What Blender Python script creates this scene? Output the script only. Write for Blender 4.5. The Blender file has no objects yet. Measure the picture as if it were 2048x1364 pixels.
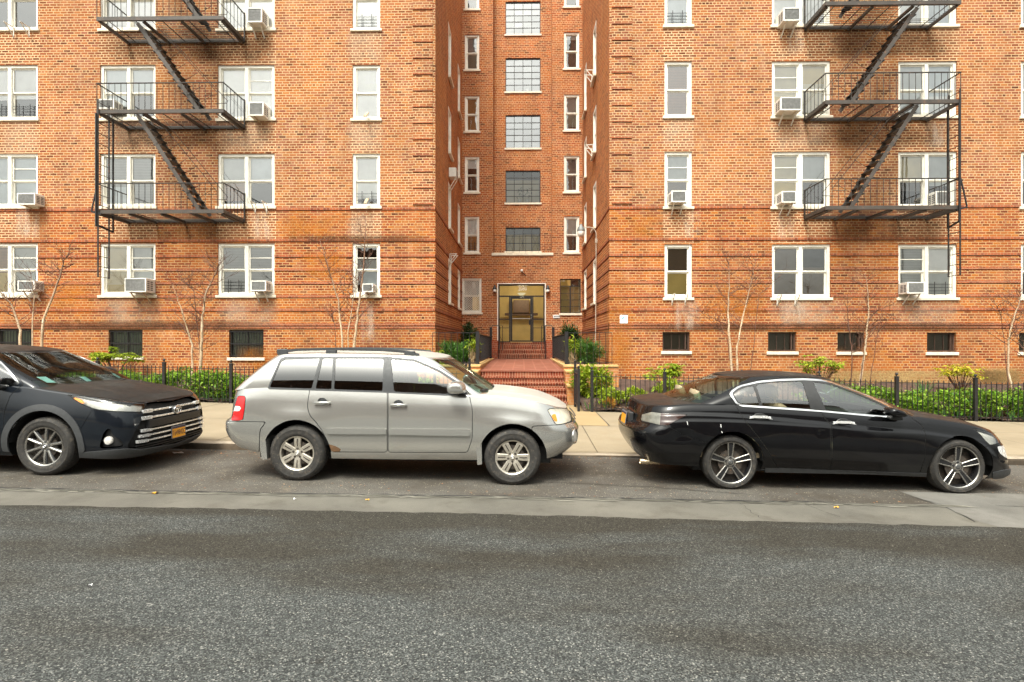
import bpy, math, random
import numpy as np
from mathutils import Matrix, Vector
R = math.radians
rng = random.Random(7)
scene = bpy.context.scene
COL = scene.collection
# ------------------------------------------------------------------ camera constants
F, CX, CY, PSI, CAMZ = 1150.0, 1024.0, 688.0, R(1.0), 1.77
SL = 0.016                                  # the street falls to the right by 1.6 %
YF, YB = 18.0, 26.0                         # front of the wings, back of the entrance court
cp, sp = math.cos(PSI), math.sin(PSI)
def PX(x, y, Y):
    """photo measurement -> (X, Z) on the vertical plane at distance Y"""
    a, c = (x - CX) / F, -(y - CY) / F
    dx, dy = a * cp - sp, a * sp + cp
    t = Y / dy
    return dx * t, CAMZ + c * t
def PJ(P):
    """world points (n,3) -> pixel coordinates of the photo"""
    X, Y, Z = P[:, 0], P[:, 1], P[:, 2]
    d = -X * sp + Y * cp
    a = (X * cp + Y * sp) / d
    return np.stack([CX + F * a, CY - F * (Z - CAMZ) / d], 1)
def road(x): return -SL * x
# ------------------------------------------------------------------ objects
def tag(o, label=None, cat=None, group=None, kind=None):
    if label: o['label'] = label
    if cat: o['category'] = cat
    if group: o['group'] = group
    if kind: o['kind'] = kind
    return o
def empty(name, loc=(0, 0, 0), parent=None):
    o = bpy.data.objects.new(name, None); COL.objects.link(o)
    o.location = loc; o.empty_display_size = .2
    if parent: o.parent = parent
    return o
def dup(o, parent=None):
    c = o.copy(); COL.objects.link(c)
    if parent: c.parent = parent
    for ch in list(o.children): dup(ch, c)
    return c
class MB:
    def __init__(s, M=None): s.v, s.f, s.m, s.M, s.cm = [], [], [], M, 0
    def add(s, vs, fs, M=None):
        b = len(s.v)
        for p in vs:
            p = Vector(p)
            if M: p = M @ p
            if s.M: p = s.M @ p
            s.v.append((p.x, p.y, p.z))
        for f in fs: s.f.append(tuple(b + i for i in f)); s.m.append(s.cm)
        return s
    def quad(s, a, b, c, d): return s.add([a, b, c, d], [(0, 1, 2, 3)])
    def box(s, x0, x1, y0, y1, z0, z1, M=None):
        v = [(x0,y0,z0),(x1,y0,z0),(x1,y1,z0),(x0,y1,z0),(x0,y0,z1),(x1,y0,z1),(x1,y1,z1),(x0,y1,z1)]
        return s.add(v, [(0,3,2,1),(4,5,6,7),(0,1,5,4),(1,2,6,5),(2,3,7,6),(3,0,4,7)], M)
    def cbox(s, x0, x1, y0, y1, z0, z1, c=.01, M=None):
        """box with chamfered edges"""
        vs = []; idx = {}
        X, Y, Z = (x0, x1), (y0, y1), (z0, z1)
        for i in (0,1):
            for j in (0,1):
                for k in (0,1):
                    sx, sy, sz = (c if i == 0 else -c), (c if j == 0 else -c), (c if k == 0 else -c)
                    idx[i,j,k] = len(vs)
                    vs += [(X[i],Y[j]+sy,Z[k]+sz),(X[i]+sx,Y[j],Z[k]+sz),(X[i]+sx,Y[j]+sy,Z[k])]
        fs = []
        q = lambda i,j,k,a: idx[i,j,k]+a
        for i in (0,1):
            f=[q(i,0,0,0),q(i,1,0,0),q(i,1,1,0),q(i,0,1,0)]; fs.append(f if i else f[::-1])
            f=[q(0,i,0,1),q(0,i,1,1),q(1,i,1,1),q(1,i,0,1)]; fs.append(f if i else f[::-1])
            f=[q(0,0,i,2),q(1,0,i,2),q(1,1,i,2),q(0,1,i,2)]; fs.append(f if i else f[::-1])
        for i in (0,1):
            for j in (0,1):
                f=[q(i,j,0,0),q(i,j,1,0),q(i,j,1,1),q(i,j,0,1)]; fs.append(f if (i^j) else f[::-1])
                f=[q(i,0,j,0),q(i,0,j,2),q(i,1,j,2),q(i,1,j,0)]; fs.append(f if (i^j) else f[::-1])
                f=[q(0,i,j,1),q(1,i,j,1),q(1,i,j,2),q(0,i,j,2)]; fs.append(f if (i^j) else f[::-1])
                for k in (0,1):
                    f=[q(i,j,k,0),q(i,j,k,1),q(i,j,k,2)]; fs.append(f if (i^j^k) else f[::-1])
        return s.add(vs, fs, M)
    def bar(s, p, q, w=.03, h=.03, up=(0,0,1)):
        p, q = Vector(p), Vector(q); d = (q - p).normalized(); u = Vector(up)
        if abs(d.dot(u)) > .98: u = Vector((0,1,0))
        a = d.cross(u).normalized() * (w/2); b = a.cross(d).normalized() * (h/2)
        v = [p-a-b,p+a-b,p+a+b,p-a+b,q-a-b,q+a-b,q+a+b,q-a+b]
        return s.add(v, [(0,1,2,3),(7,6,5,4),(0,4,5,1),(1,5,6,2),(2,6,7,3),(3,7,4,0)])
    def tube(s, pts, r=.01, n=6, cap=True):
        pts = [Vector(p) for p in pts]; rs = r if isinstance(r, (list, tuple)) else [r]*len(pts)
        vs, fs = [], []; ref = None
        for i, p in enumerate(pts):
            d = (pts[min(i+1, len(pts)-1)] - pts[max(i-1, 0)])
            if d.length < 1e-9: d = Vector((0,0,1))
            d.normalize()
            if ref is None:
                ref = Vector((0,0,1)) if abs(d.z) < .9 else Vector((1,0,0))
            a = (ref - d*ref.dot(d)).normalized(); b = d.cross(a); ref = a
            for k in range(n):
                t = 2*math.pi*k/n
                vs.append(p + (a*math.cos(t) + b*math.sin(t))*rs[i])
        for i in range(len(pts)-1):
            for k in range(n):
                k2 = (k+1) % n
                fs.append((i*n+k, i*n+k2, (i+1)*n+k2, (i+1)*n+k))
        if cap:
            fs.append(tuple(range(n))[::-1]); fs.append(tuple((len(pts)-1)*n+k for k in range(n)))
        return s.add(vs, fs)
    def lathe(s, prof, n=32, M=None, close=False):
        """prof: (r, h) pairs turned about the local Z axis"""
        vs, fs = [], []
        for r, h in prof:
            for k in range(n):
                t = 2*math.pi*k/n; vs.append((r*math.cos(t), r*math.sin(t), h))
        m = len(prof)
        for i in range(m - (0 if close else 1)):
            j = (i+1) % m
            for k in range(n):
                k2 = (k+1) % n; fs.append((i*n+k, i*n+k2, j*n+k2, j*n+k))
        return s.add(vs, fs, M)
    def prism(s, poly, y0, y1, M=None):
        """poly of (x,z) extruded along y"""
        n = len(poly)
        vs = [(x, y0, z) for x, z in poly] + [(x, y1, z) for x, z in poly]
        fs = [tuple(range(n)), tuple(range(2*n-1, n-1, -1))] + [(i, i+n, (i+1)%n+n, (i+1)%n) for i in range(n)]
        return s.add(vs, fs, M)
    def build(s, name, mats, parent=None, smooth=False):
        me = bpy.data.meshes.new(name); me.from_pydata(s.v, [], s.f)
        if not isinstance(mats, (list, tuple)): mats = [mats]
        for m in mats: me.materials.append(m)
        me.polygons.foreach_set('material_index', s.m)
        if smooth: me.polygons.foreach_set('use_smooth', [True]*len(s.f))
        me.validate(); me.update()
        uv = me.uv_layers.new(name='UVMap')
        for p in me.polygons:
            n = p.normal; ax = max(range(3), key=lambda i: abs(n[i]))
            for li in p.loop_indices:
                c = me.vertices[me.loops[li].vertex_index].co
                uv.data[li].uv = ((c.y, c.z) if ax == 0 else (c.x, c.z) if ax == 1 else (c.x, c.y))
        if smooth == 'auto' or smooth == 2:
            me.set_sharp_from_angle(angle=R(40))
        o = bpy.data.objects.new(name, me); COL.objects.link(o)
        if parent: o.parent = parent
        return o
def text_obj(name, body, size, M, mat, parent=None, depth=.002, sx=1.0):
    cu = bpy.data.curves.new(name, 'FONT'); cu.body = body; cu.size = size; cu.extrude = depth
    cu.align_x = 'CENTER'; cu.align_y = 'CENTER'
    t = bpy.data.objects.new(name, cu); COL.objects.link(t)
    dg = bpy.context.evaluated_depsgraph_get()
    me = bpy.data.meshes.new_from_object(t.evaluated_get(dg))
    bpy.data.objects.remove(t)
    me.transform(M @ Matrix.Diagonal((sx, 1, 1, 1)))
    me.materials.clear(); me.materials.append(mat)
    o = bpy.data.objects.new(name, me); COL.objects.link(o)
    if parent: o.parent = parent
    return o
# ------------------------------------------------------------------ materials
def lin(c):
    return tuple(((x/255)/12.92 if x/255 <= .04045 else ((x/255+.055)/1.055)**2.4) for x in c) + (1,)
class NT:
    def __init__(s, name):
        s.mat = bpy.data.materials.new(name); s.mat.use_nodes = True
        s.t = s.mat.node_tree; s.t.nodes.clear()
        s.out = s.n('ShaderNodeOutputMaterial')
    def n(s, typ, **kw):
        nd = s.t.nodes.new(typ)
        for k, v in kw.items():
            if k.startswith('i_'):
                key = k[2:]
                nd.inputs[int(key) if key.isdigit() else key.replace('_', ' ')].default_value = v
            else: setattr(nd, k, v)
        return nd
    def l(s, a, b):
        s.t.links.new(a, b)
    def surf(s, sh): s.l(sh, s.out.inputs['Surface'])
    def noise(s, vec, scale, detail=4, rough=.55):
        nd = s.n('ShaderNodeTexNoise'); nd.inputs['Scale'].default_value = scale
        nd.inputs['Detail'].default_value = detail; nd.inputs['Roughness'].default_value = rough
        if vec is not None: s.l(vec, nd.inputs['Vector'])
        return nd.outputs['Fac']
    def ramp(s, fac, stops):
        nd = s.n('ShaderNodeValToRGB'); cr = nd.color_ramp
        while len(cr.elements) > 1: cr.elements.remove(cr.elements[-1])
        for i, (p, c) in enumerate(stops):
            e = cr.elements[0] if i == 0 else cr.elements.new(p)
            e.position = p; e.color = c if len(c) == 4 else (*c, 1)
        s.l(fac, nd.inputs['Fac']); return nd.outputs['Color']
    def mix(s, fac, a, b, mode='MIX'):
        nd = s.n('ShaderNodeMix', data_type='RGBA', blend_type=mode)
        for sock, val in ((nd.inputs['Factor'], fac), (nd.inputs['A'], a), (nd.inputs['B'], b)):
            pass
        fi = [i for i in nd.inputs if i.name == 'Factor' and i.type == 'VALUE'][0]
        ai = [i for i in nd.inputs if i.name == 'A' and i.type == 'RGBA'][0]
        bi = [i for i in nd.inputs if i.name == 'B' and i.type == 'RGBA'][0]
        for sock, val in ((fi, fac), (ai, a), (bi, b)):
            if hasattr(val, 'links') or isinstance(val, bpy.types.NodeSocket): s.l(val, sock)
            else: sock.default_value = val
        return [o for o in nd.outputs if o.type == 'RGBA'][0]
    def math(s, op, a, b=None, clamp=False):
        nd = s.n('ShaderNodeMath', operation=op, use_clamp=clamp)
        for i, v in enumerate((a, b)):
            if v is None: continue
            if isinstance(v, bpy.types.NodeSocket): s.l(v, nd.inputs[i])
            else: nd.inputs[i].default_value = v
        return nd.outputs[0]
    def bump(s, h, strength=.3, dist=.01):
        nd = s.n('ShaderNodeBump'); nd.inputs['Strength'].default_value = strength
        nd.inputs['Distance'].default_value = dist; s.l(h, nd.inputs['Height']); return nd.outputs['Normal']
    def pr(s, col, rough=.6, metal=0, coat=0, normal=None, spec=None, **kw):
        b = s.n('ShaderNodeBsdfPrincipled')
        for key, v in (('Base Color', col), ('Roughness', rough), ('Metallic', metal), ('Coat Weight', coat)):
            if isinstance(v, bpy.types.NodeSocket): s.l(v, b.inputs[key])
            else: b.inputs[key].default_value = v
        if coat: b.inputs['Coat Roughness'].default_value = kw.get('coat_rough', .04)
        if spec is not None: b.inputs['Specular IOR Level'].default_value = spec
        if normal is not None: s.l(normal, b.inputs['Normal'])
        s.surf(b.outputs[0]); s.b = b; return b
    def obj(s): return s.n('ShaderNodeTexCoord').outputs['Object']
    def geo(s): return s.n('ShaderNodeNewGeometry').outputs['Position']
    def uv(s): return s.n('ShaderNodeTexCoord').outputs['UV']
def M_plain(name, c, rough=.6, metal=0, var=.25, scale=6, coat=0, bump=0, bscale=60, spec=None, dirt=None):
    """base colour broken up by noise, rough noise too"""
    m = NT(name); P = m.geo()
    nz = m.noise(P, scale, 5, .6)
    c = c if len(c) == 4 else (*c, 1)
    lo = tuple(x*(1-var) for x in c[:3]) + (1,); hi = tuple(min(1, x*(1+var*.6)) for x in c[:3]) + (1,)
    col = m.ramp(nz, [(.3, lo), (.7, hi)])
    if dirt:
        dn = m.noise(P, scale*2.7, 6, .7)
        col = m.mix(m.ramp(dn, [(dirt[0], (0,0,0)), (dirt[0]+.15, (1,1,1))]), col, (*dirt[1], 1))
    rr = m.ramp(m.noise(P, scale*3, 3), [(.3, (rough*.8,)*3), (.7, (min(1, rough*1.2),)*3)])
    nm = m.bump(m.noise(P, bscale, 4), bump, .01) if bump else None
    m.pr(col, rr, metal, coat, nm, spec); return m.mat
def M_brick(name, pal, mortar, mcov=.0075, stain=(.5,.4), bw=.222, rh=.0815, swap=False, orange=None, pale=None, squash=6, bumps=.5):
    m = NT(name); uv = m.uv()
    if swap:
        mp = m.n('ShaderNodeMapping'); mp.inputs['Rotation'].default_value = (0,0,R(90)); m.l(uv, mp.inputs['Vector']); uv = mp.outputs[0]
    b = m.n('ShaderNodeTexBrick', offset=.5, offset_frequency=2, squash=.5 if squash else 1, squash_frequency=squash or 2)
    b.inputs['Color1'].default_value = (0,0,0,1); b.inputs['Color2'].default_value = (1,1,1,1); b.inputs['Mortar'].default_value = (.5,.5,.5,1)
    for k, v in (('Scale',1),('Mortar Size',mcov),('Mortar Smooth',.35),('Bias',0),('Brick Width',bw),('Row Height',rh)): b.inputs[k].default_value = v
    # wobble of the courses
    wn = m.n('ShaderNodeTexNoise'); wn.inputs['Scale'].default_value = 7; m.l(uv, wn.inputs['Vector'])
    va = m.n('ShaderNodeVectorMath', operation='MULTIPLY_ADD'); m.l(wn.outputs['Color'], va.inputs[0])
    va.inputs[1].default_value = (.012,.008,0); m.l(uv, va.inputs[2]); m.l(va.outputs[0], b.inputs['Vector'])
    n = len(pal)
    col = m.ramp(b.outputs['Color'], [(i/(n-1), p) for i, p in enumerate(pal)])
    P = m.geo()
    fine = m.noise(P, 55, 4, .7)
    col = m.mix(.55, col, m.mix(fine, (.45,.42,.4,1), (1.5,1.5,1.45,1)), 'MULTIPLY')
    if orange:      # weather-worn warm patches
        f = m.ramp(m.noise(P, .55, 5, .62), [(.47,(0,0,0)),(.66,(orange[1],)*3)])
        col = m.mix(f, col, (*orange[0],1))
    col = m.mix(m.ramp(m.noise(P, 1.9, 6, .7), [(.50,(0,0,0)),(.72,(.42,)*3)]), col, (.47,.235,.13,1))       # paler replacement bricks
    col = m.mix(m.ramp(m.noise(P, 4.6, 5, .7), [(.55,(0,0,0)),(.75,(.45,)*3)]), col, (.17,.062,.035,1))
    mc = m.mix(m.noise(P, 1.3, 4), tuple(x*.62 for x in mortar)+(1,), (*mortar,1))
    col = m.mix(b.outputs['Fac'], col, mc)
    # soot and grime, streaked downwards
    mp = m.n('ShaderNodeMapping'); mp.inputs['Scale'].default_value = (1.1,1.1,.35); m.l(P, mp.inputs['Vector'])
    g = m.noise(mp.outputs[0], 1.1, 7, .65)
    col = m.mix(m.ramp(g, [(.46,(0,0,0)),(.75,(stain[0],)*3)]), col, (.19,.085,.042,1))
    if pale:        # lime bloom
        mp2 = m.n('ShaderNodeMapping'); mp2.inputs['Scale'].default_value = (2.2,2.2,.7); mp2.inputs['Location'].default_value=(3,1,7); m.l(P, mp2.inputs['Vector'])
        g2 = m.noise(mp2.outputs[0], 1.2, 7, .7)
        col = m.mix(m.ramp(g2, [(.55,(0,0,0)),(.8,(pale,)*3)]), col, (.62,.45,.29,1))
    h = m.math('ADD', m.math('MULTIPLY', b.outputs['Fac'], -1.0), m.math('MULTIPLY', fine, .35))
    m.pr(col, .9, 0, 0, m.bump(h, bumps, .006), .1)
    return m.mat
PALU = [(0.089,0.031,0.018),(0.270,0.080,0.039),(0.350,0.112,0.045),(0.411,0.161,0.055),(0.194,0.050,0.025),(0.314,0.112,0.070),(0.380,0.136,0.049)]
PALL = [(0.087,0.026,0.014),(0.270,0.061,0.022),(0.357,0.088,0.023),(0.421,0.142,0.029),(0.190,0.040,0.019),(0.294,0.079,0.036),(0.373,0.107,0.026)]
PALC = [(0.107,0.030,0.016),(0.330,0.074,0.028),(0.427,0.104,0.031),(0.458,0.135,0.039),(0.213,0.049,0.023),(0.362,0.095,0.041)]  # same brick for the court, raised in tone to make up for weak light
PALD = [(.12,.042,.021),(.28,.088,.036),(.37,.122,.044),(.21,.070,.030),(.34,.110,.047)]
BR_UP  = M_brick('brick_upper', PALU, (.70,.48,.27), .0125, (.42,0), orange=((.53,.185,.04),.42), pale=.30)
BR_LOW = M_brick('brick_lower', PALL, (.62,.385,.19), .0120, (.50,0), orange=((.53,.165,.028),.5), pale=.26)
BR_SIDE= M_brick('brick_side', PALC, (.78,.44,.20), .012, (.42,0), orange=((.48,.15,.025),.5), pale=.15)
BR_CT  = M_brick('brick_court', PALC, (.68,.44,.24), .0125, (.42,0), orange=((.46,.14,.025),.45), pale=.2)
BR_SPN = M_brick('brick_spandrel', PALD, (.84,.58,.34), .0150, (.38,0), pale=.38)
BR_BND = M_brick('brick_band', [(.20,.06,.035),(.36,.10,.045),(.44,.125,.05),(.32,.10,.05)], (.50,.30,.19), .007, (.5,0), squash=0, bw=.1)
BR_STEP= M_brick('brick_step', [(.11,.022,.014),(.20,.040,.02),(.25,.052,.024),(.155,.03,.016)], (.50,.30,.20), .010, (.35,0), bw=.078, rh=.2, squash=0)
BR_CHK = M_brick('brick_cheek', [(.18,.034,.02),(.30,.056,.026),(.36,.075,.032),(.25,.048,.024)], (.45,.26,.18), .008, (.35,0))
BR_PLT = M_brick('brick_planter', [(.30,.10,.045),(.46,.17,.06),(.54,.22,.085),(.40,.14,.055)], (.55,.38,.22), .007, (.6,0), orange=((.52,.27,.07),.7))
BR_OPP = M_brick('brick_opposite', [(.07,.042,.03),(.10,.06,.04),(.13,.08,.052)], (.14,.12,.10), .007, (.4,0))
W_PAINT = M_plain('white_paint', (.86,.83,.74), .45, var=.12, scale=5, bump=.12, bscale=25, dirt=(.66,(.50,.42,.30)))
SILL = M_plain('sill_stone', (.78,.70,.56), .6, var=.16, scale=8, bump=.15, bscale=40, dirt=(.62,(.42,.33,.22)))
BLK = M_plain('black_iron', (.016,.015,.016), .42, var=.4, scale=9, bump=.15, bscale=30, spec=.5)
IRON = M_plain('worn_iron', (.024,.018,.014), .52, var=.5, scale=3, bump=.25, bscale=26, dirt=(.56,(.16,.075,.04)))
IRON2 = M_plain('grey_iron', (.064,.052,.044), .5, var=.3, scale=3, bump=.2, bscale=26, dirt=(.56,(.16,.085,.05)))
STEEL = M_plain('dark_window_steel', (.028,.024,.018), .5, var=.3, scale=8)
BROWNF = M_plain('brown_window_frame', (.085,.045,.03), .6, var=.35, scale=9, bump=.2, bscale=40)
AC_W = M_plain('ac_enamel', (.78,.76,.70), .45, var=.10, scale=7, dirt=(.64,(.45,.38,.28)))
AC_BR = M_plain('ac_bracket_paint', (.74,.70,.62), .5, var=.14, scale=9, dirt=(.6,(.4,.28,.16)))
AC_G = M_plain('ac_coil_grey', (.27,.27,.265), .6, var=.25, scale=14, bump=.3, bscale=120)
AC_D = M_plain('ac_louvre', (.16,.16,.16), .6, var=.3, scale=14)
ALU = M_plain('brushed_aluminium', (.62,.62,.60), .35, metal=.8, var=.1, scale=9)
def M_wood_bracket(): return M_plain('weathered_board', (.50,.38,.24), .8, var=.35, scale=18)
WOODB = M_wood_bracket()
def M_blind(name, c, slats=0, rough=.75):
    m = NT(name); P = m.geo()
    nz = m.noise(P, 2.2, 4)
    col = m.ramp(nz, [(.3, tuple(x*.84 for x in c)), (.7, c)])
    nm = None
    if slats:
        w = m.n('ShaderNodeTexWave', wave_type='BANDS', bands_direction='Z', wave_profile='SAW'); w.inputs['Scale'].default_value = slats
        w.inputs['Distortion'].default_value = .15; m.l(P, w.inputs['Vector'])
        col = m.mix(w.outputs['Fac'], m.mix(.55, col, (.05,.05,.05,1)), col)
        nm = m.bump(w.outputs['Fac'], .8, .02)
    m.pr(col, rough, normal=nm); return m.mat
BL = dict(w=M_blind('blind_white', (.93,.93,.91)), g=M_blind('blind_grey', (.62,.64,.62)), c=M_blind('blind_cream', (.76,.68,.48)),
          y=M_blind('blind_yellow', (.70,.55,.20)), v=M_blind('blind_venetian', (.62,.63,.6), 6.2), V=M_blind('blind_venetian_dark', (.30,.31,.30), 6.2),
          t=M_blind('blind_wood', (.55,.29,.14), 6.5), b=M_blind('curtain_reflection_brown', (.16,.115,.07)), o=M_blind('curtain_ochre', (.46,.22,.05)),  # brown also paints the reflection in the dark ground-floor panes
          s=M_blind('sheer_pale_blue', (.72,.77,.79)), d=M_blind('shade_dark', (.12,.105,.085)), n=M_blind('room_green', (.20,.25,.2)))
def M_glass(name, tint=(.92,.95,.93), refl=1.0, rough=.01, wav=.35, ior=1.5, base=0.0):
    m = NT(name); P = m.geo()
    nm = m.bump(m.noise(P, 2.3, 2), wav*.12, .05)
    tr = m.n('ShaderNodeBsdfTransparent'); tr.inputs[0].default_value = (*tint,1)
    gl = m.n('ShaderNodeBsdfGlossy'); gl.inputs['Roughness'].default_value = rough; gl.inputs['Color'].default_value = (1,1,1,1)
    m.l(nm, gl.inputs['Normal'])
    fr = m.n('ShaderNodeFresnel'); fr.inputs['IOR'].default_value = ior; m.l(nm, fr.inputs['Normal'])
    f = m.math('ADD', m.math('MULTIPLY', fr.outputs[0], refl, True), base, True)
    mx = m.n('ShaderNodeMixShader'); m.l(f, mx.inputs[0]); m.l(tr.outputs[0], mx.inputs[1]); m.l(gl.outputs[0], mx.inputs[2])
    m.surf(mx.outputs[0]); return m.mat
GLASS = M_glass('window_glass', (.98,.99,.985), 1.0, .012, .5, base=.18)
GLASS_ST = M_glass('stair_window_glass', (.55,.6,.58), 1.2, .02, .8, base=.30)
GLASS_ST2 = M_glass('stair_window_glass_dim', (.70,.72,.66), 1.2, .02, .8, base=.06)
GLASS_DIM = M_glass('dusty_basement_glass', (.85,.84,.78), 1.6, .12, .4)
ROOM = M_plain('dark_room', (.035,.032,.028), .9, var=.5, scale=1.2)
LOBBY = M_plain('lobby_wall', (.62,.50,.24), .7, var=.15, scale=2)
def M_asphalt():
    m = NT('asphalt_dark'); P = m.geo()
    big = m.noise(P, .42, 6, .6); mid = m.noise(P, 2.2, 5, .65)
    mp = m.n('ShaderNodeMapping'); mp.inputs['Scale'].default_value = (.45,1.5,1); m.l(P, mp.inputs['Vector'])
    st = m.noise(mp.outputs[0], .55, 6, .6)
    va_ = m.n('ShaderNodeTexVoronoi'); va_.inputs['Scale'].default_value = 125; va_.inputs['Randomness'].default_value = 1; m.l(P, va_.inputs['Vector'])
    sa_ = m.n('ShaderNodeSeparateColor'); m.l(va_.outputs['Color'], sa_.inputs[0])
    col = m.ramp(sa_.outputs[0], [(0,(.018,.019,.0185)),(.30,(.035,.0372,.0365)),(.6,(.058,.0618,.0605)),(.85,(.096,.101,.098)),(.96,(.155,.158,.150)),(1,(.29,.285,.26))])
    col = m.mix(.5, col, m.mix(big, (.62,.62,.60,1), (1.42,1.45,1.46,1)), 'MULTIPLY')
    # brown damp, oily patches
    sy_ = m.n('ShaderNodeSeparateXYZ'); m.l(P, sy_.inputs[0])
    band = m.math('ADD', m.math('MULTIPLY', m.math('SUBTRACT', sy_.outputs[1], 3.6), .085), st)      # oil drips gather along the parked side of the lane
    st = band
    col = m.mix(m.ramp(st, [(.46,(0,0,0)),(.66,(.85,)*3)]), col, m.mix(sa_.outputs[0], (.008,.007,.005,1), (.050,.043,.031,1)))
    # pale aggregate chips
    v = m.n('ShaderNodeTexVoronoi'); v.inputs['Scale'].default_value = 62; m.l(P, v.inputs['Vector'])
    sepc = m.n('ShaderNodeSeparateColor'); m.l(v.outputs['Color'], sepc.inputs[0])
    chip = m.math('MULTIPLY', m.math('LESS_THAN', v.outputs['Distance'], .30), m.math('GREATER_THAN', sepc.outputs[0], .80))
    col = m.mix(m.math('MULTIPLY', chip, .30), col, m.mix(sepc.outputs[1], (.22,.20,.165,1), (.36,.34,.30,1)))
    v2 = m.n('ShaderNodeTexVoronoi'); v2.inputs['Scale'].default_value = 34; m.l(P, v2.inputs['Vector'])
    s2 = m.n('ShaderNodeSeparateColor'); m.l(v2.outputs['Color'], s2.inputs[0])
    chip2 = m.math('MULTIPLY', m.math('LESS_THAN', v2.outputs['Distance'], .20), m.math('GREATER_THAN', s2.outputs[0], .985))
    col = m.mix(m.math('MULTIPLY', chip2, .5), col, (.46,.43,.37,1))
    # fine cracks
    v3 = m.n('ShaderNodeTexVoronoi', feature='DISTANCE_TO_EDGE'); v3.inputs['Scale'].default_value = .32
    wn = m.n('ShaderNodeTexNoise'); wn.inputs['Scale'].default_value = 1.6; wn.inputs['Detail'].default_value = 6; m.l(P, wn.inputs['Vector'])
    va = m.n('ShaderNodeVectorMath', operation='MULTIPLY_ADD'); m.l(wn.outputs['Color'], va.inputs[0]); va.inputs[1].default_value = (.9,.9,.9); m.l(P, va.inputs[2]); m.l(va.outputs[0], v3.inputs['Vector'])
    crk = m.math('MULTIPLY', m.math('LESS_THAN', v3.outputs['Distance'], .0022), m.math('GREATER_THAN', big, .5))
    col = m.mix(m.math('MULTIPLY', crk, .6), col, (.02,.018,.015,1))
    h = m.math('ADD', m.noise(P, 85, 3, .8), m.math('MULTIPLY', sa_.outputs[0], .5))
    rough = m.ramp(st, [(.46,(.9,)*3),(.68,(.82,)*3)])
    m.pr(col, rough, 0, 0, m.bump(h, .55, .012), .2); return m.mat
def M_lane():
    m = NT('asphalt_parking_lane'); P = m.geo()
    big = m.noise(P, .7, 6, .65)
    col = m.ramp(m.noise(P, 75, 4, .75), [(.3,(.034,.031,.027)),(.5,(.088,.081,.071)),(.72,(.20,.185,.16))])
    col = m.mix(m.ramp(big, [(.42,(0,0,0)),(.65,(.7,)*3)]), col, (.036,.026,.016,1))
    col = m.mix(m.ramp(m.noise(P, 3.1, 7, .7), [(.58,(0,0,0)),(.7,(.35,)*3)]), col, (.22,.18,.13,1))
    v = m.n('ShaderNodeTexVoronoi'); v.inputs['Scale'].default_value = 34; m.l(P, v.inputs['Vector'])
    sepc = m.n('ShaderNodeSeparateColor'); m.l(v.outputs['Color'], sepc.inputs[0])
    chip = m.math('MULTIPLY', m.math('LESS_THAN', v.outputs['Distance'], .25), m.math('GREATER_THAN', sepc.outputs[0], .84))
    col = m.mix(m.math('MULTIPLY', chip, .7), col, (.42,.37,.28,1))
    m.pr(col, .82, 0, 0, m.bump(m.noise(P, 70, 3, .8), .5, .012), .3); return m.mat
def M_concrete(name, lo, hi, scale=1.2, speck=60, stain=(.05,.04,.03), bump=.3, rough=.85, amt=.4):
    m = NT(name); P = m.geo()
    col = m.ramp(m.noise(P, scale, 6, .62), [(.3, lo), (.7, hi)])
    col = m.mix(.5, col, m.mix(m.noise(P, speck, 4, .75), (.5,.5,.5,1), (1.5,1.5,1.5,1)), 'MULTIPLY')
    col = m.mix(m.ramp(m.noise(P, scale*2.3, 7, .7), [(.52,(0,0,0)),(.72,(amt,)*3)]), col, (*stain,1))
    m.pr(col, rough, 0, 0, m.bump(m.noise(P, speck, 4, .75), bump, .008), .3); return m.mat
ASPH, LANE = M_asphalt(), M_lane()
STRIP = M_concrete('worn_pale_strip', (.088,.082,.070), (.150,.140,.118), .9, 70, (.060,.052,.038), .6, amt=.6)
PATCH = M_concrete('grey_patch', (.10,.095,.085), (.18,.172,.155), 1.3, 70, (.07,.06,.045), .4)
WALK = M_concrete('sidewalk_concrete', (.225,.182,.122), (.295,.243,.168), .8, 55, (.24,.18,.105), .2, amt=.55)
WALK2 = M_concrete('sidewalk_concrete_warm', (.29,.205,.105), (.345,.255,.14), .8, 55, (.42,.27,.12), .2)
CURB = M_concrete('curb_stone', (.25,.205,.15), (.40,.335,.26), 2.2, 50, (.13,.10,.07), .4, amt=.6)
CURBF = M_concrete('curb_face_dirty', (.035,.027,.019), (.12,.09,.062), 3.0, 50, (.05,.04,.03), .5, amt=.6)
LANDT = M_concrete('red_landing_tile', (.19,.062,.036), (.25,.088,.054), 1.0, 60, (.36,.20,.15), .15)
MULCH = M_concrete('mulch_soil', (.045,.028,.022), (.11,.07,.055), 6, 70, (.17,.10,.07), .8)
SOILT = M_concrete('earth', (.10,.08,.05), (.16,.12,.08), 2, 40, (.06,.05,.03), .5)
def M_leaf(name, cols, trans=.25, rough=.5):
    m = NT(name)
    oi = m.n('ShaderNodeNewGeometry')
    col = m.ramp(oi.outputs['Random Per Island'], [(i/(len(cols)-1), c) for i, c in enumerate(cols)])
    P = m.geo(); col = m.mix(m.ramp(m.noise(P, 3.5, 3), [(.35,(0,0,0)),(.65,(.45,)*3)]), col, (*tuple(x*.55 for x in cols[0][:3]),1))
    b = m.n('ShaderNodeBsdfPrincipled'); m.l(col, b.inputs['Base Color']); b.inputs['Roughness'].default_value = rough; b.inputs['Specular IOR Level'].default_value = .35
    t = m.n('ShaderNodeBsdfTranslucent'); m.l(col, t.inputs[0])
    mx = m.n('ShaderNodeMixShader'); mx.inputs[0].default_value = trans; m.l(b.outputs[0], mx.inputs[1]); m.l(t.outputs[0], mx.inputs[2])
    m.surf(mx.outputs[0]); return m.mat
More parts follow.
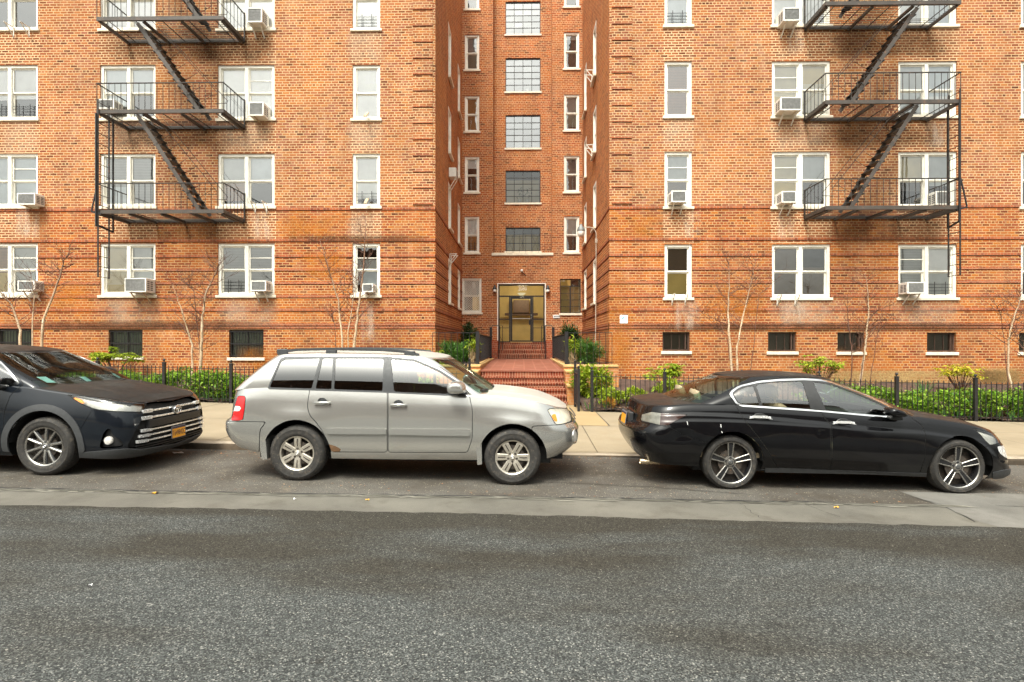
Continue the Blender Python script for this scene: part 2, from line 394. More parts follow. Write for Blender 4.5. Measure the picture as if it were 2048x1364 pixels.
LF_HEDGE = M_leaf('leaf_hedge', [(.04,.10,.01),(.10,.24,.018),(.18,.37,.025),(.28,.48,.035),(.36,.52,.05),(.14,.11,.03)], .3)
LF_LIME = M_leaf('leaf_lime', [(.16,.26,.015),(.28,.38,.02),(.40,.46,.03),(.22,.32,.02)], .35)
LF_YEL = M_leaf('leaf_yellow', [(.30,.34,.015),(.48,.46,.02),(.55,.42,.02),(.30,.38,.02)], .35)
LF_DK = M_leaf('leaf_dark', [(.018,.055,.012),(.03,.085,.016),(.05,.12,.02)], .15)
LF_GR = M_leaf('leaf_grass', [(.05,.14,.02),(.085,.20,.03),(.13,.27,.045)], .3)
LF_BLADE = M_leaf('leaf_blade', [(.06,.17,.05),(.10,.24,.06),(.16,.32,.07)], .3)
LF_ORG = M_leaf('leaf_dry_orange', [(.42,.20,.03),(.55,.30,.05),(.38,.14,.03)], .3)
LF_LITTER = M_leaf('leaf_litter', [(.10,.045,.025),(.26,.11,.05),(.42,.22,.10),(.07,.04,.03),(.55,.36,.22)], .1, .8)
def M_birch():
    m = NT('birch_bark'); P = m.geo()
    mp = m.n('ShaderNodeMapping'); mp.inputs['Scale'].default_value = (1,1,3.2); m.l(P, mp.inputs['Vector'])
    n1 = m.noise(mp.outputs[0], 16, 5, .7)
    col = m.ramp(m.noise(P, 5, 4), [(.3,(.42,.28,.16)),(.7,(.68,.54,.38))])
    col = m.mix(m.ramp(n1, [(.55,(0,0,0)),(.62,(1,1,1))]), col, (.12,.06,.035,1))
    sz_ = m.n('ShaderNodeSeparateXYZ'); m.l(P, sz_.inputs[0]); hi_ = m.math('ADD', sz_.outputs[2], m.math('MULTIPLY', m.noise(P, 4, 4), 1.6))
    col = m.mix(m.ramp(m.math('MULTIPLY', hi_, .2), [(.66,(0,0,0)),(.95,(.85,)*3)]), col, (.17,.075,.045,1))
    m.pr(col, .75, 0, 0, m.bump(n1, .5, .01)); return m.mat
BIRCH = M_birch()
TWIG = M_plain('twig_bark', (.12,.055,.035), .8, var=.35, scale=12)
STEM = M_plain('pale_stem', (.50,.36,.20), .8, var=.3, scale=12)
# cars
def M_paint(name, c, metal, rough, flake=.15, dust=None, coat=1.0, spec=.5):
    m = NT(name); P = m.obj()
    col = m.mix(m.noise(P, 900, 2), tuple(x*(1-flake) for x in c)+(1,), tuple(min(1,x*(1+flake)) for x in c)+(1,))
    rr = rough
    if dust:
        d = m.noise(P, 5, 7, .7)
        col = m.mix(m.ramp(d, [(.45,(0,0,0)),(.75,(dust[1],)*3)]), col, (*dust[0],1))
        rr = m.ramp(d, [(.4,(rough,)*3),(.75,(min(1,rough+.25),)*3)])
    nm = m.bump(m.noise(P, 2.2, 3), .035, .05)
    m.pr(col, rr, metal, coat, nm, spec); m.b.inputs['Coat Roughness'].default_value = .07
    return m.mat
PT_SILVER = M_paint('paint_silver', (.53,.523,.495), .78, .21, .05, None)
PT_BLACK = M_paint('paint_black', (.0028,.0028,.0036), 0, .30, .1, ((.012,.011,.009),.12), .8, .05)
PT_SILVERD = M_paint('paint_silver_dusty', (.50,.49,.45), .35, .48, .05, None, .25, .3)
PT_SILVERD.node_tree.nodes['Principled BSDF'].inputs['Coat Roughness'].default_value = .15
PT_DUST = M_paint('paint_black_dusty', (.015,.0145,.0145), 0, .42, .2, ((.04,.037,.034),.35), .13, .14)
PT_DUST.node_tree.nodes['Principled BSDF'].inputs['Coat Roughness'].default_value = .12
PT_GRAPH = M_paint('paint_graphite', (.007,.0095,.014), .2, .30, .3, ((.014,.013,.012),.10), .85, .08)
PLAST = M_plain('black_plastic', (.022,.022,.023), .5, var=.25, scale=20, bump=.1, bscale=300)
PLASTG = M_plain('grey_plastic', (.048,.05,.053), .48, var=.2, scale=20, bump=.1, bscale=300)
GAP = M_plain('panel_gap_dark', (.006,.006,.006), .9)
CHROME = M_plain('chrome', (.86,.86,.85), .10, metal=1, var=.04)
CHROMES = M_plain('satin_chrome', (.90,.90,.90), .26, metal=.55, var=.05)
TYRE = M_plain('tyre_rubber', (.026,.024,.022), .78, var=.3, scale=8, bump=.2, bscale=90, dirt=(.52,(.075,.062,.048)))
RIM_S = M_plain('rim_silver_dusty', (.55,.51,.44), .38, metal=.7, var=.18, scale=14, dirt=(.55,(.30,.24,.16)))
RIM_M = M_plain('rim_machined', (.42,.405,.375), .3, metal=.9, var=.08, scale=14)
RIM_B = M_plain('rim_black', (.014,.014,.015), .3, var=.2)
RIM_D = M_plain('brake_dark', (.035,.028,.022), .6, var=.5, scale=18, dirt=(.55,(.12,.07,.04)))
CGLASS = M_glass('car_glass_tinted', (.05,.055,.055), 1.4, .006, .25, base=.07)
CGLASSL = M_glass('car_glass_clear', (.93,.97,.94), 1.2, .006, .25, base=.13)
CGLASSW = M_glass('car_windscreen', (.55,.76,.70), .75, .006, .2)
LENS = M_glass('lamp_lens_clear', (.93,.94,.93), 1.5, .03, .1)
def M_hazy():
    m = NT('lamp_lens_hazed'); a = m.n('ShaderNodeBsdfTransparent'); d = m.n('ShaderNodeBsdfPrincipled'); d.inputs['Base Color'].default_value = (.80,.74,.60,1); d.inputs['Roughness'].default_value = .12; d.inputs['Coat Weight'].default_value = .6
    x = m.n('ShaderNodeMixShader'); m.l(m.ramp(m.noise(m.obj(), 9, 4), [(.3,(.45,)*3),(.7,(.75,)*3)]), x.inputs[0]); m.l(a.outputs[0], x.inputs[1]); m.l(d.outputs[0], x.inputs[2]); m.surf(x.outputs[0]); return m.mat
HAZY = M_hazy()
LAMP_IN = M_plain('lamp_reflector', (.80,.78,.72), .3, metal=.15, var=.18, scale=25)
LAMP_IN2 = M_plain('lamp_bezel_smoked', (.10,.098,.09), .3, metal=.4, var=.2, scale=25)
AMBER = M_plain('lamp_amber', (.85,.26,.02), .2, coat=1, var=.15, scale=30)
REDL = M_plain('lamp_red', (.55,.01,.012), .18, coat=1, var=.2, scale=30)
REDD = M_plain('lamp_smoked_dark', (.045,.022,.018), .15, coat=1, var=.3, scale=14)
SMOKE = M_plain('lamp_smoked_grey', (.16,.155,.13), .2, coat=1, var=.3, scale=18)
CLEARW = M_plain('lamp_white', (.72,.70,.66), .2, coat=1, var=.1)
PLATEO = M_plain('plate_orange', (.83,.36,.012), .45, var=.06, scale=30)
PLATEB = M_plain('plate_navy', (.012,.018,.06), .45)
PLATEH = M_plain('plate_holder_grey', (.12,.125,.15), .5)
SEATT = M_plain('seat_tan', (.34,.27,.17), .8, var=.2, scale=9)
SEATD = M_plain('seat_dark', (.03,.03,.032), .8, var=.2, scale=9)
PAPER = M_plain('windscreen_sticker', (.55,.64,.66), .6)
RUST = M_plain('rust_patch', (.16,.085,.04), .9, var=.4, scale=40)
WHITEM = M_plain('white_mark', (.75,.75,.73), .6)
SIGNW = M_plain('sign_white', (.80,.80,.78), .4, var=.05)
SIGNB = M_plain('sign_teal', (.06,.36,.46), .4)
NUMW = M_plain('numeral_white', (.80,.80,.75), .4, var=.05)
LEDW = M_plain('lamp_glass_white', (.80,.78,.72), .25, var=.05)
LITTER = M_plain('litter_paper', (.75,.76,.78), .5)
LEAFY = M_plain('fallen_leaf_yellow', (.72,.36,.03), .6, var=.3, scale=40)
# ================================================================== ground, road, sidewalk
def G(x, y, dz=0.0):
    a, c = (x - CX)/F, -(y - CY)/F
    dx, dy = a*cp - sp, a*sp + cp
    t = -(CAMZ - dz)/(c + SL*dx)
    return dx*t, dy*t
def lerp_pts(pts, x):
    if x <= pts[0][0]: (xa, ya), (xb, yb) = pts[0], pts[1]
    elif x >= pts[-1][0]: (xa, ya), (xb, yb) = pts[-2], pts[-1]
    else:
        for i in range(len(pts)-1):
            if pts[i][0] <= x <= pts[i+1][0]: (xa, ya), (xb, yb) = pts[i], pts[i+1]; break
    return ya + (yb-ya)*(x-xa)/(xb-xa)
def strip(mb, x0, x1, f0, f1, zf, dx=.25, ny=1):
    n = max(1, int(round((x1-x0)/dx))); vs = []; fs = []
    for i in range(n+1):
        x = x0 + (x1-x0)*i/n; a, b = f0(x), f1(x)
        for j in range(ny+1):
            y = a + (b-a)*j/ny; vs.append((x, y, zf(x, y)))
    for i in range(n):
        for j in range(ny):
            k = i*(ny+1)+j; fs.append((k, k+ny+1, k+ny+2, k+1))
    mb.add(vs, fs)
def S(o): return tag(o, kind='structure')
mb = MB(); mb.quad((-400,-400,road(-400)-.35),(400,-400,road(400)-.35),(400,400,road(400)-.35),(-400,400,road(-400)-.35))
S(mb.build('ground', SOILT))
YC = 9.13                                      # kerb line
r2 = random.Random(3)
edge_pts = [G(x, y) for x, y in ((0,1012.5),(400,1018),(700,1024),(1024,1031),(1400,1042),(1750,1050),(2048,1057))]
joint_pts = [G(x, y) for x, y in ((0,977),(250,982),(500,986.5),(800,991),(1024,994),(1300,999),(1500,1003),(1800,1009))]
jit = {}
def jitter(x, a, s=0):
    k = (round(x*8), s)
    if k not in jit: jit[k] = r2.uniform(-a, a)
    return jit[k]
edge = lambda x: lerp_pts(edge_pts, x) + jitter(x, .02)
joint = lambda x: lerp_pts(joint_pts, x) + jitter(x, .02, 1)
zr = lambda off: (lambda x, y: road(x) + off)
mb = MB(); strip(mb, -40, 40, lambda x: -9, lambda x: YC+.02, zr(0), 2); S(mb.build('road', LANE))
mb = MB(); strip(mb, -40, 4.9, lambda x: edge(x)-.05, joint, zr(.004), .125)
S(mb.build('pale_road_strip', STRIP))
mb = MB()
pa = [G(*p) for p in ((1800,984),(1880,1012),(1960,1045),(2010,1056))]
mb.add([(pa[0][0],pa[0][1],road(pa[0][0])+.006),(pa[1][0],pa[1][1],road(pa[1][0])+.006),(pa[2][0],pa[2][1],road(pa[2][0])+.006),(pa[3][0],pa[3][1]-.1,road(pa[3][0])+.006),(pa[3][0]+1.5,pa[3][1]-.1,road(pa[3][0]+1.5)+.006),(pa[0][0]+3,pa[0][1],road(pa[0][0]+3)+.006)], [(0,1,2,3,4,5)])
S(mb.build('patched_road', PATCH))
mb = MB(); strip(mb, -40, 3.3, lambda x: joint(x)-.012-abs(jitter(x,.012,5)), lambda x: joint(x)+.012+abs(jitter(x,.012,6)), zr(.008), .125)
# pale dust and broken edge along the joint
db = MB()
for i in range(900):
    x = r2.uniform(-9, 5); y = joint(x) - .035 - abs(r2.gauss(0,.03)); L = r2.uniform(.03,.22); wd = r2.uniform(.006,.022); z = road(x)+.0105
    db.add([(x-L,y,z+SL*L),(x-L*.4,y-wd,z+SL*L*.4),(x+L*.6,y-wd*.8,z-SL*L*.6),(x+L,y,z-SL*L),(x+L*.3,y+wd*.8,z-SL*L*.3),(x-L*.5,y+wd,z+SL*L*.5)], [(0,1,2,3,4,5)])
db.build('road_dust', M_concrete('joint_dust', (.17,.16,.135), (.27,.255,.215), 3, 60, (.1,.09,.07), .3)); tag(bpy.data.objects['road_dust'], kind='stuff')
# grit and leaf crumbs in the gutter and under the cars
gb = MB()
for i in range(1500):
    x = r2.uniform(-9, 9); y = YC - .02 - abs(r2.gauss(0,.30)) if r2.random() < .6 else r2.uniform(6.7, 9.0); s_ = r2.uniform(.006,.022); z = road(x)+.004; a_ = r2.uniform(0,6.28)
    gb.add([(x+s_*math.cos(a_+k*1.57)*(1 if k%2 else .6), y+s_*math.sin(a_+k*1.57)*(1 if k%2 else .6), z+r2.uniform(0,.006)) for k in range(4)], [(0,1,2),(0,2,3)])
tag(gb.build('gutter_grit', LF_LITTER), kind='stuff')
# ragged cracks in the strip and the patches
def crack(pts, w=.010):
    P = [G(*p) for p in pts]; Q = []
    for i in range(len(P)-1):
        n = 6
        for k in range(n): 
            t = k/n; Q.append((P[i][0]+(P[i+1][0]-P[i][0])*t + r2.uniform(-.02,.02), P[i][1]+(P[i+1][1]-P[i][1])*t + r2.uniform(-.02,.02)))
    Q.append(P[-1])
    for i in range(len(Q)-1):
        (xa,ya),(xb,yb) = Q[i],Q[i+1]; L = math.hypot(xb-xa,yb-ya) or 1; nx,ny=-(yb-ya)/L*w*r2.uniform(.4,1.1),(xb-xa)/L*w
        mb.quad((xa-nx,ya-ny,road(xa)+.0085),(xb-nx,yb-ny,road(xb)+.0085),(xb+nx,yb+ny,road(xb)+.0085),(xa+nx,ya+ny,road(xa)+.0085))
crack([(1600,992),(1640,1003),(1680,1008),(1630,1004),(1560,1003)], .005); crack([(1475,1003),(1500,1022),(1520,1038)], .003); crack([(1610,1010),(1680,1035)], .003)
crack([(1990,1012),(2048,1014)], .005)
crack([(1940,960),(2048,985)], .006); crack([(1100,965),(1300,975),(1500,990)], .006); crack([(1780,985),(1880,1010),(1950,1045)], .006)
S(mb.build('jointed_road', GAP))
mb = MB(); strip(mb, -40, 40, lambda x: -9, edge, zr(.012), .125); S(mb.build('asphalt_road', ASPH))
mb = MB(); strip(mb, -40, 4.5, edge, lambda x: edge(x)+.0, zr(.012), .125)
def curb_h(x):
    t = max(0, min(1, (abs(x-1.4)-1.9)/.8)); t = t*t*(3-2*t); return .028 + .085*t
def walk_z(x, y): return road(x) + curb_h(x)*max(.0, 1-(y-YC)/3.0) + .11*min(1, max(0, (y-YC)/3.0)) + (y-YC)*.010
# kerb: rounded, chipped
mb = MB(); n = 240
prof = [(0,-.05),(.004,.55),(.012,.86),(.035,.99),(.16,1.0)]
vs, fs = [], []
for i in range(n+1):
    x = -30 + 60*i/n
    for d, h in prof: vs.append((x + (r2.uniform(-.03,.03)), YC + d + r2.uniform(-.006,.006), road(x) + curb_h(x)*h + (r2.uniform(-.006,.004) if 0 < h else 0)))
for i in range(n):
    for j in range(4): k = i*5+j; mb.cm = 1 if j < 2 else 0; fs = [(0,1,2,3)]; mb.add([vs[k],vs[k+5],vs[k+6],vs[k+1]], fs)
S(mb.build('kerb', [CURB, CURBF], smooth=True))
mb = MB(); mb.cm = 0
strip(mb, -30, 30, lambda x: YC+.155, lambda x: 15.3, walk_z, .25, 24)
S(mb.build('sidewalk', WALK))
mb = MB(); strip(mb, -1.3, 1.76, lambda x: 11.75, lambda x: 15.3, lambda x,y: walk_z(x,y)+.004, .25, 14); S(mb.build('warm_pavement', WALK2))
mb = MB()
def jline(xa, ya, xb, yb, w=.009):
    n = max(2, int(math.hypot(xb-xa,yb-ya)/.25)); L = math.hypot(xb-xa,yb-ya); nx, ny = -(yb-ya)/L*w, (xb-xa)/L*w
    for i in range(n):
        t, u = i/n, (i+1)/n; p = (xa+(xb-xa)*t, ya+(yb-ya)*t); q = (xa+(xb-xa)*u, ya+(yb-ya)*u)
        mb.quad(*[(a, b, walk_z(a,b)+.007) for a, b in ((p[0]-nx,p[1]-ny),(q[0]-nx,q[1]-ny),(q[0]+nx,q[1]+ny),(p[0]+nx,p[1]+ny))])
jline(-30,11.73,30,11.73,.007); jline(-30,9.34,30,9.34,.005)
for k in range(-12, 13):
    xx = 1.22 + k*1.55; jline(xx, 9.3, xx, 11.73, .006); jline(xx+.56, 11.73, xx+.56, 14.6, .009 if k in (0,2) else .006)
S(mb.build('jointed_pavement', CURBF))
# ------------------------------------------------------------------ planting beds
XS = 1.18                                   # half width of the entrance steps
fence_pts = [(-8.4,14.42),(9.5,13.52)]
fY = lambda x: lerp_pts(fence_pts, x)
def bed_z(x, y):
    f = fY(x); t = max(0, min(1, (y-f)/(YF-f))); b = walk_z(x, min(f, 15)) + .03
    top = .70 - .011*x
    t2 = t**.8
    return b + (top-b)*t2 + .02*math.sin(x*3.1+y*2.3) + .015*math.sin(x*7.7-y*5.1)
mb = MB()
strip(mb, -30, -XS-.30, lambda x: fY(x)+.02, lambda x: YF+.1, bed_z, .2, 20)
strip(mb, XS+.30, 30, lambda x: fY(x)+.02, lambda x: YF+.1, bed_z, .2, 20)
S(mb.build('garden_ground', MULCH, smooth=True))
# kerbing of the bed: a low strip of mulch spilling at the fence line
def leafs(mb, P, n, size, spread, rr, up=.3, aspect=.45):
    for _ in range(n):
        c = Vector(P) + Vector((rr.gauss(0,spread), rr.gauss(0,spread), rr.gauss(0,spread)))
        leaf(mb, c, size*rr.uniform(.7,1.3), Vector((rr.uniform(-1,1), rr.uniform(-1,1), rr.uniform(-.6,.9)+up)), aspect, rr)
def leaf(mb, c, L, d, aspect, rr, bend=.25):
    d = d.normalized(); s = d.cross(Vector((rr.uniform(-.4,.4), rr.uniform(-.4,.4), 1))); 
    if s.length < 1e-3: s = Vector((1,0,0))
    s = s.normalized()*(L*aspect/2); u = s.cross(d).normalized()
    a = c; b = c + d*L*.5 + u*L*.06; e = c + d*L - u*L*bend*.4
    mb.add([a, b - s, e, b + s, b - u*L*.05], [(0,1,4),(1,2,4),(2,3,4),(3,0,4)])
mb = MB(); rr = random.Random(11)
for i in range(2600):
    side = rr.random() < .5
    x = rr.uniform(-12, -XS-.35) if side else rr.uniform(XS+.35, 13)
    f = fY(x); y = f + .04 + abs(rr.gauss(0, .35)) if rr.random() < .7 else rr.uniform(f+.05, YF)
    leaf(mb, Vector((x, y, bed_z(x,y)+.005+rr.random()*.02)), rr.uniform(.03,.085), Vector((rr.uniform(-1,1), rr.uniform(-1,1), rr.uniform(-.1,.35))), rr.uniform(.4,.9), rr)
tag(mb.build('leaf_litter', LF_LITTER), kind='stuff')
# ------------------------------------------------------------------ entrance steps, landing, planters
mb = MB()
z_land0, z_land1 = 1.01, 1.14
Y0 = 16.62
for k in range(1, 6):                        # bottom flight
    zt = z_land0 - .155*k; ya = Y0 - .30*k
    mb.box(-XS-.004*k, XS+.004*k, ya - .035, ya + .33, zt - .05, zt)            # nosing course
    mb.box(-XS, XS, ya, Y0 + .2, zt - .2, zt - .052)
st = tag(mb.build('stone_steps', BR_STEP), 'brick entrance steps climbing from the sidewalk to the red tiled landing', 'steps')
mb = MB(); mb.box(-XS, XS, Y0, Y0+.3, z_land0-.155, z_land0-.04); mb.build('riser', BR_STEP, st)
st.name = 'entrance_steps'
mb = MB(); strip(mb, -XS-.02, XS+.02, lambda x: Y0-.03, lambda x: 24.1, lambda x,y: z_land0 + (z_land1-z_land0)*(y-Y0)/(24.1-Y0), 3, 1)
mb.quad((-XS-.02,Y0-.03,z_land0-.04),(XS+.02,Y0-.03,z_land0-.04),(XS+.02,Y0-.03,z_land0),(-XS-.02,Y0-.03,z_land0))
mb.build('landing', LANDT, st)
mb = MB()
for k in range(8): mb.box(-XS + (2*XS)*k/8-.006+.14, -XS+(2*XS)*k/8+.006+.14, Y0+.02, 24.0, z_land0, z_land0+.004, Matrix.Identity(4))
jo = MB()
for k in range(7):
    x = -XS + 2*XS*(k+.7)/7
    jo.quad((x-.02,Y0,z_land0+.003),(x+.02,Y0,z_land0+.003),(x+.02,24.1,z_land1+.003),(x-.02,24.1,z_land1+.003))
jo.build('landing_joint', M_concrete('landing_joint', (.24,.085,.055), (.30,.115,.075), 2, 60, (.3,.14,.1), .1), st)
# upper flight and its cheek walls
up = empty('entrance_steps', (0, 25, 1.14))
mb = MB(); up0 = up
tag(up, 'four brick steps between low brick cheek walls right below the glazed door', 'steps')
mb = MB(Matrix.Translation((0,-25,-1.14)))
zs4 = [1.14+.175*k for k in range(5)]
for k in range(4):
    ya = 25.0 + .28*k - .14
    mb.box(-1.045, 1.045, ya, YB+.05, zs4[k], zs4[k+1]-.055); mb.box(-1.045, 1.045, ya-.02, YB+.05, zs4[k+1]-.053, zs4[k+1])
mb.build('treads', BR_STEP, up)
mb = MB(Matrix.Translation((0,-25,-1.14)))
for s in (-1, 1):
    a, b = sorted((s*1.05, s*1.40)); mb = MB(Matrix.Translation((0,-25,-1.14))); mb.box(a, b, 24.7, YB-.004, 1.05, 1.92)
    mb.build('cheek_wall', BR_CHK, up)
# retaining walls of the raised planters
for s, lab in ((-1,'brick retaining wall with tan coping to the left of the entrance steps'), (1,'brick retaining wall with tan coping to the right of the entrance steps')):
    w = empty('planter_wall', (s*1.9, Y0, .2)); tag(w, lab, 'wall', 'planter walls beside the steps')
    I = Matrix.Translation((-s*1.9, -Y0, -.2))
    a, b = sorted((s*(XS+.02), s*2.78))
    mb = MB(I); mb.box(a, b, Y0-.02, Y0+.22, .0, 1.10)
    a2, b2 = sorted((s*(XS+.02), s*(XS+.24))); mb.box(a2, b2, Y0+.222, 24.6, .2, 1.10)
    a3, b3 = sorted((s*(XS+.02), s*(XS+.30)))
    # stepped cheek beside the bottom flight
    mb.box(a3, b3, Y0-.75, Y0-.022, .0, .98); mb.box(a3, b3, Y0-1.25, Y0-.752, .0, .62)
    mb.build('wall', BR_PLT, w)
    mb = MB(I); mb.cbox(a, b, Y0-.05, Y0+.25, 1.102, 1.17, .012); mb.cbox(a2, b2, Y0+.252, 24.6, 1.102, 1.17, .012); mb.cbox(a3, b3, Y0-.78, Y0-.052, .982, 1.04, .01); mb.cbox(a3, b3, Y0-1.27, Y0-.782, .622, .68, .01)
    mb.build('coping', M_concrete('coping%d' % s, (.44,.28,.11), (.58,.38,.17), 3, 45, (.3,.17,.06), .3), w)
mb = MB()
for s in (-1, 1):
    a, b = sorted((s*(XS+.2), s*2.69)); mb.box(a, b, Y0+.2, YB-.01, .3, 1.10)
S(mb.build('planter_ground', MULCH))
# ================================================================== the apartment building
bld = empty('apartment_building', (0, YF, .6))
tag(bld, 'five-storey red brick apartment building with two wings round an entrance court', 'building')
BI = Matrix.Translation((0, -YF, -.6))
ZT = 18.6
gz = [1.77+(688-y)*YF/F for y in (418.5,481.5,513,540.5,567.5,594.5,621.5,651,657)]   # string courses of the ground storey
def wall(name, M, u0, u1, z0, z1, holes, mats, matf=None, reveal=.2, bands=gz, us=(), zs=()):
    mb = MB(BI @ M)
    xs = {u0, u1, *us}; zz = {z0, z1, *zs}
    for a, b, c, d in holes: xs |= {max(u0,a), min(u1,b)}; zz |= {c, d}
    def off(z): 
        for g in bands:
            if g - .028 < z < g: return .035
            if g <= z < g + .076: return -.018
        return 0
    for g in bands:
        if z0 < g < z1: zz |= {g-.028, g, g+.076}
    xs = sorted(x for x in xs if u0 <= x <= u1); zz = sorted(z for z in zz if z0 <= z <= z1)
    # drop slivers
    zc = [zz[0]]
    for z in zz[1:]:
        if z - zc[-1] > 1e-4: zc.append(z)
    zz = zc
    inh = lambda x, z: any(a < x < b and c < z < d for a, b, c, d in holes)
    for i in range(len(xs)-1):
        xm = (xs[i]+xs[i+1])/2; prev = None
        for j in range(len(zz)-1):
            zm = (zz[j]+zz[j+1])/2; o = off(zm); solid = not inh(xm, zm)
            bandrow = any(g <= zm < g+.076 for g in bands)
            if solid:
                mb.cm = 2 if bandrow else (matf(xm, zm) if matf else 0)
                mb.quad((xs[i],o,zz[j]),(xs[i+1],o,zz[j]),(xs[i+1],o,zz[j+1]),(xs[i],o,zz[j+1]))
            if prev is not None and prev[1] != o and (solid or prev[0]):
                a, b = prev[1], o; z = zz[j]; mb.cm = 2
                q = [(xs[i],a,z),(xs[i+1],a,z),(xs[i+1],b,z),(xs[i],b,z)]
                mb.quad(*(q if a < b else q[::-1]))
            prev = (solid, o)
    mb.cm = 0
    for a, b, c, d in holes:
        a, b = max(a,u0), min(b,u1); o = .0
        mb.cm = matf((a+b)/2, (c+d)/2) if matf else 0
        mb.quad((a,o,c),(a,o,d),(a,reveal,d),(a,reveal,c)); mb.quad((b,o,c),(b,reveal,c),(b,reveal,d),(b,o,d))
        mb.quad((a,o,d),(b,o,d),(b,reveal,d),(a,reveal,d)); mb.quad((a,o,c),(a,reveal,c),(b,reveal,c),(b,o,c))
    return mb.build(name, mats, bld)
def window(M, w, h, dbl, panes, guard=(), dark=False, sillw=.06, guard_h=.33, glass=None, label=None, lattice=False, midbar=()):
    """panes: one entry per sash column: list of (from, to, colour) blinds measured from the top as fractions"""
    T = BI @ M; fw = .085
    cols = [(fw, w-fw)] if not dbl else [(fw, w/2-.055), (w/2+.055, w-fw)]
    f = MB(T); d0, d1 = .045, .17
    f.box(0, fw, d0, d1, 0, h); f.box(w-fw, w, d0, d1, 0, h); f.box(fw, w-fw, d0, d1, h-fw, h); f.box(fw, w-fw, d0, d1, 0, .07)
    if dbl: f.box(w/2-.055, w/2+.055, d0, d1, .07, h-fw)
    g = MB(T); bl = MB(T); blm = []; sw = .04
    for ci, (a, b) in enumerate(cols):
        m = h*.5
        y = .095                                                        # upper sash
        f.box(a, a+sw, y, y+.04, m-.02, h-fw); f.box(b-sw, b, y, y+.04, m-.02, h-fw); f.box(a+sw, b-sw, y, y+.04, h-fw-sw, h-fw); f.box(a+sw, b-sw, y, y+.04, m-.022, m+.022)
        y2 = .137                                                       # lower sash
        f.box(a, a+sw, y2, y2+.03, .07, m-.022); f.box(b-sw, b, y2, y2+.03, .07, m-.022); f.box(a+sw, b-sw, y2, y2+.03, .07, .07+sw); f.box(a+sw, b-sw, y2, y2+.03, m-.06, m-.024)
        if ci in midbar: f.box(a+sw, b-sw, .10, .13, (m+h-fw)/2-.012, (m+h-fw)/2+.012)
        g.quad((a+sw,.112,m+.022),(b-sw,.112,m+.022),(b-sw,.112,h-fw-sw),(a+sw,.112,h-fw-sw))
        g.quad((a+sw,.152,.07+sw),(b-sw,.152,.07+sw),(b-sw,.152,m-.06),(a+sw,.152,m-.06))
        for t0, t1, c in panes[ci if ci < len(panes) else -1]:
            hh = h - .15; z1, z0 = h-.1-hh*t0, h-.1-hh*t1
            if c not in blm: blm.append(c)
            bl.cm = blm.index(c); n = 8
            for k in range(n):                                           # slightly uneven cloth
                xa, xb = a+.01+(b-a-.02)*k/n, a+.01+(b-a-.02)*(k+1)/n
                ya, yb = .163+.004*math.sin(k*1.9+w), .163+.004*math.sin((k+1)*1.9+w)
                bl.quad((xa,ya,z0),(xb,yb,z0),(xb,yb,z1),(xa,ya,z1))
    wo = f.build('window', W_PAINT, bld)
    if label: wo['label'] = label
    g.build('pane', glass or GLASS, wo)
    if blm: bl.build('blind', [BL[c] for c in blm], wo)
    s = MB(T); s.cbox(-sillw, w+sillw, -.055, .044, -.09, -.003, .008); s.build('sill', SILL, wo)
    if guard:
        gb = MB(T)
        for ci in guard:
            a, b = cols[min(ci, len(cols)-1)]
            for k in range(4): gb.tube([(a+.02,.085,.11+k*guard_h/3.2),(b-.02,.085,.11+k*guard_h/3.2)], .007, 5)
            for t in (.28,.72): gb.box(a+(b-a)*t-.008, a+(b-a)*t+.008, .07, .08, .06, .1+guard_h*1.2)
        gb.build('window_guard', BLK, wo)
    if lattice:
        lb = MB(T); a, b = cols[0]
        nx, nz = 7, 14
        for i in range(-nz, nx+nz):
            for sgn in (1,-1):
                x0 = a+(b-a)*i/nx; pts = []
                for k in range(nz+1):
                    x = x0 + sgn*k*(b-a)/nx; 
                    if a-.001 <= x <= b+.001: pts.append((x, .088, .1+(h-.2)*k/nz))
                if len(pts) > 1: lb.tube([pts[0], pts[-1]], .009, 4)
        lb.build('lattice_grille', W_PAINT, wo)
    return wo
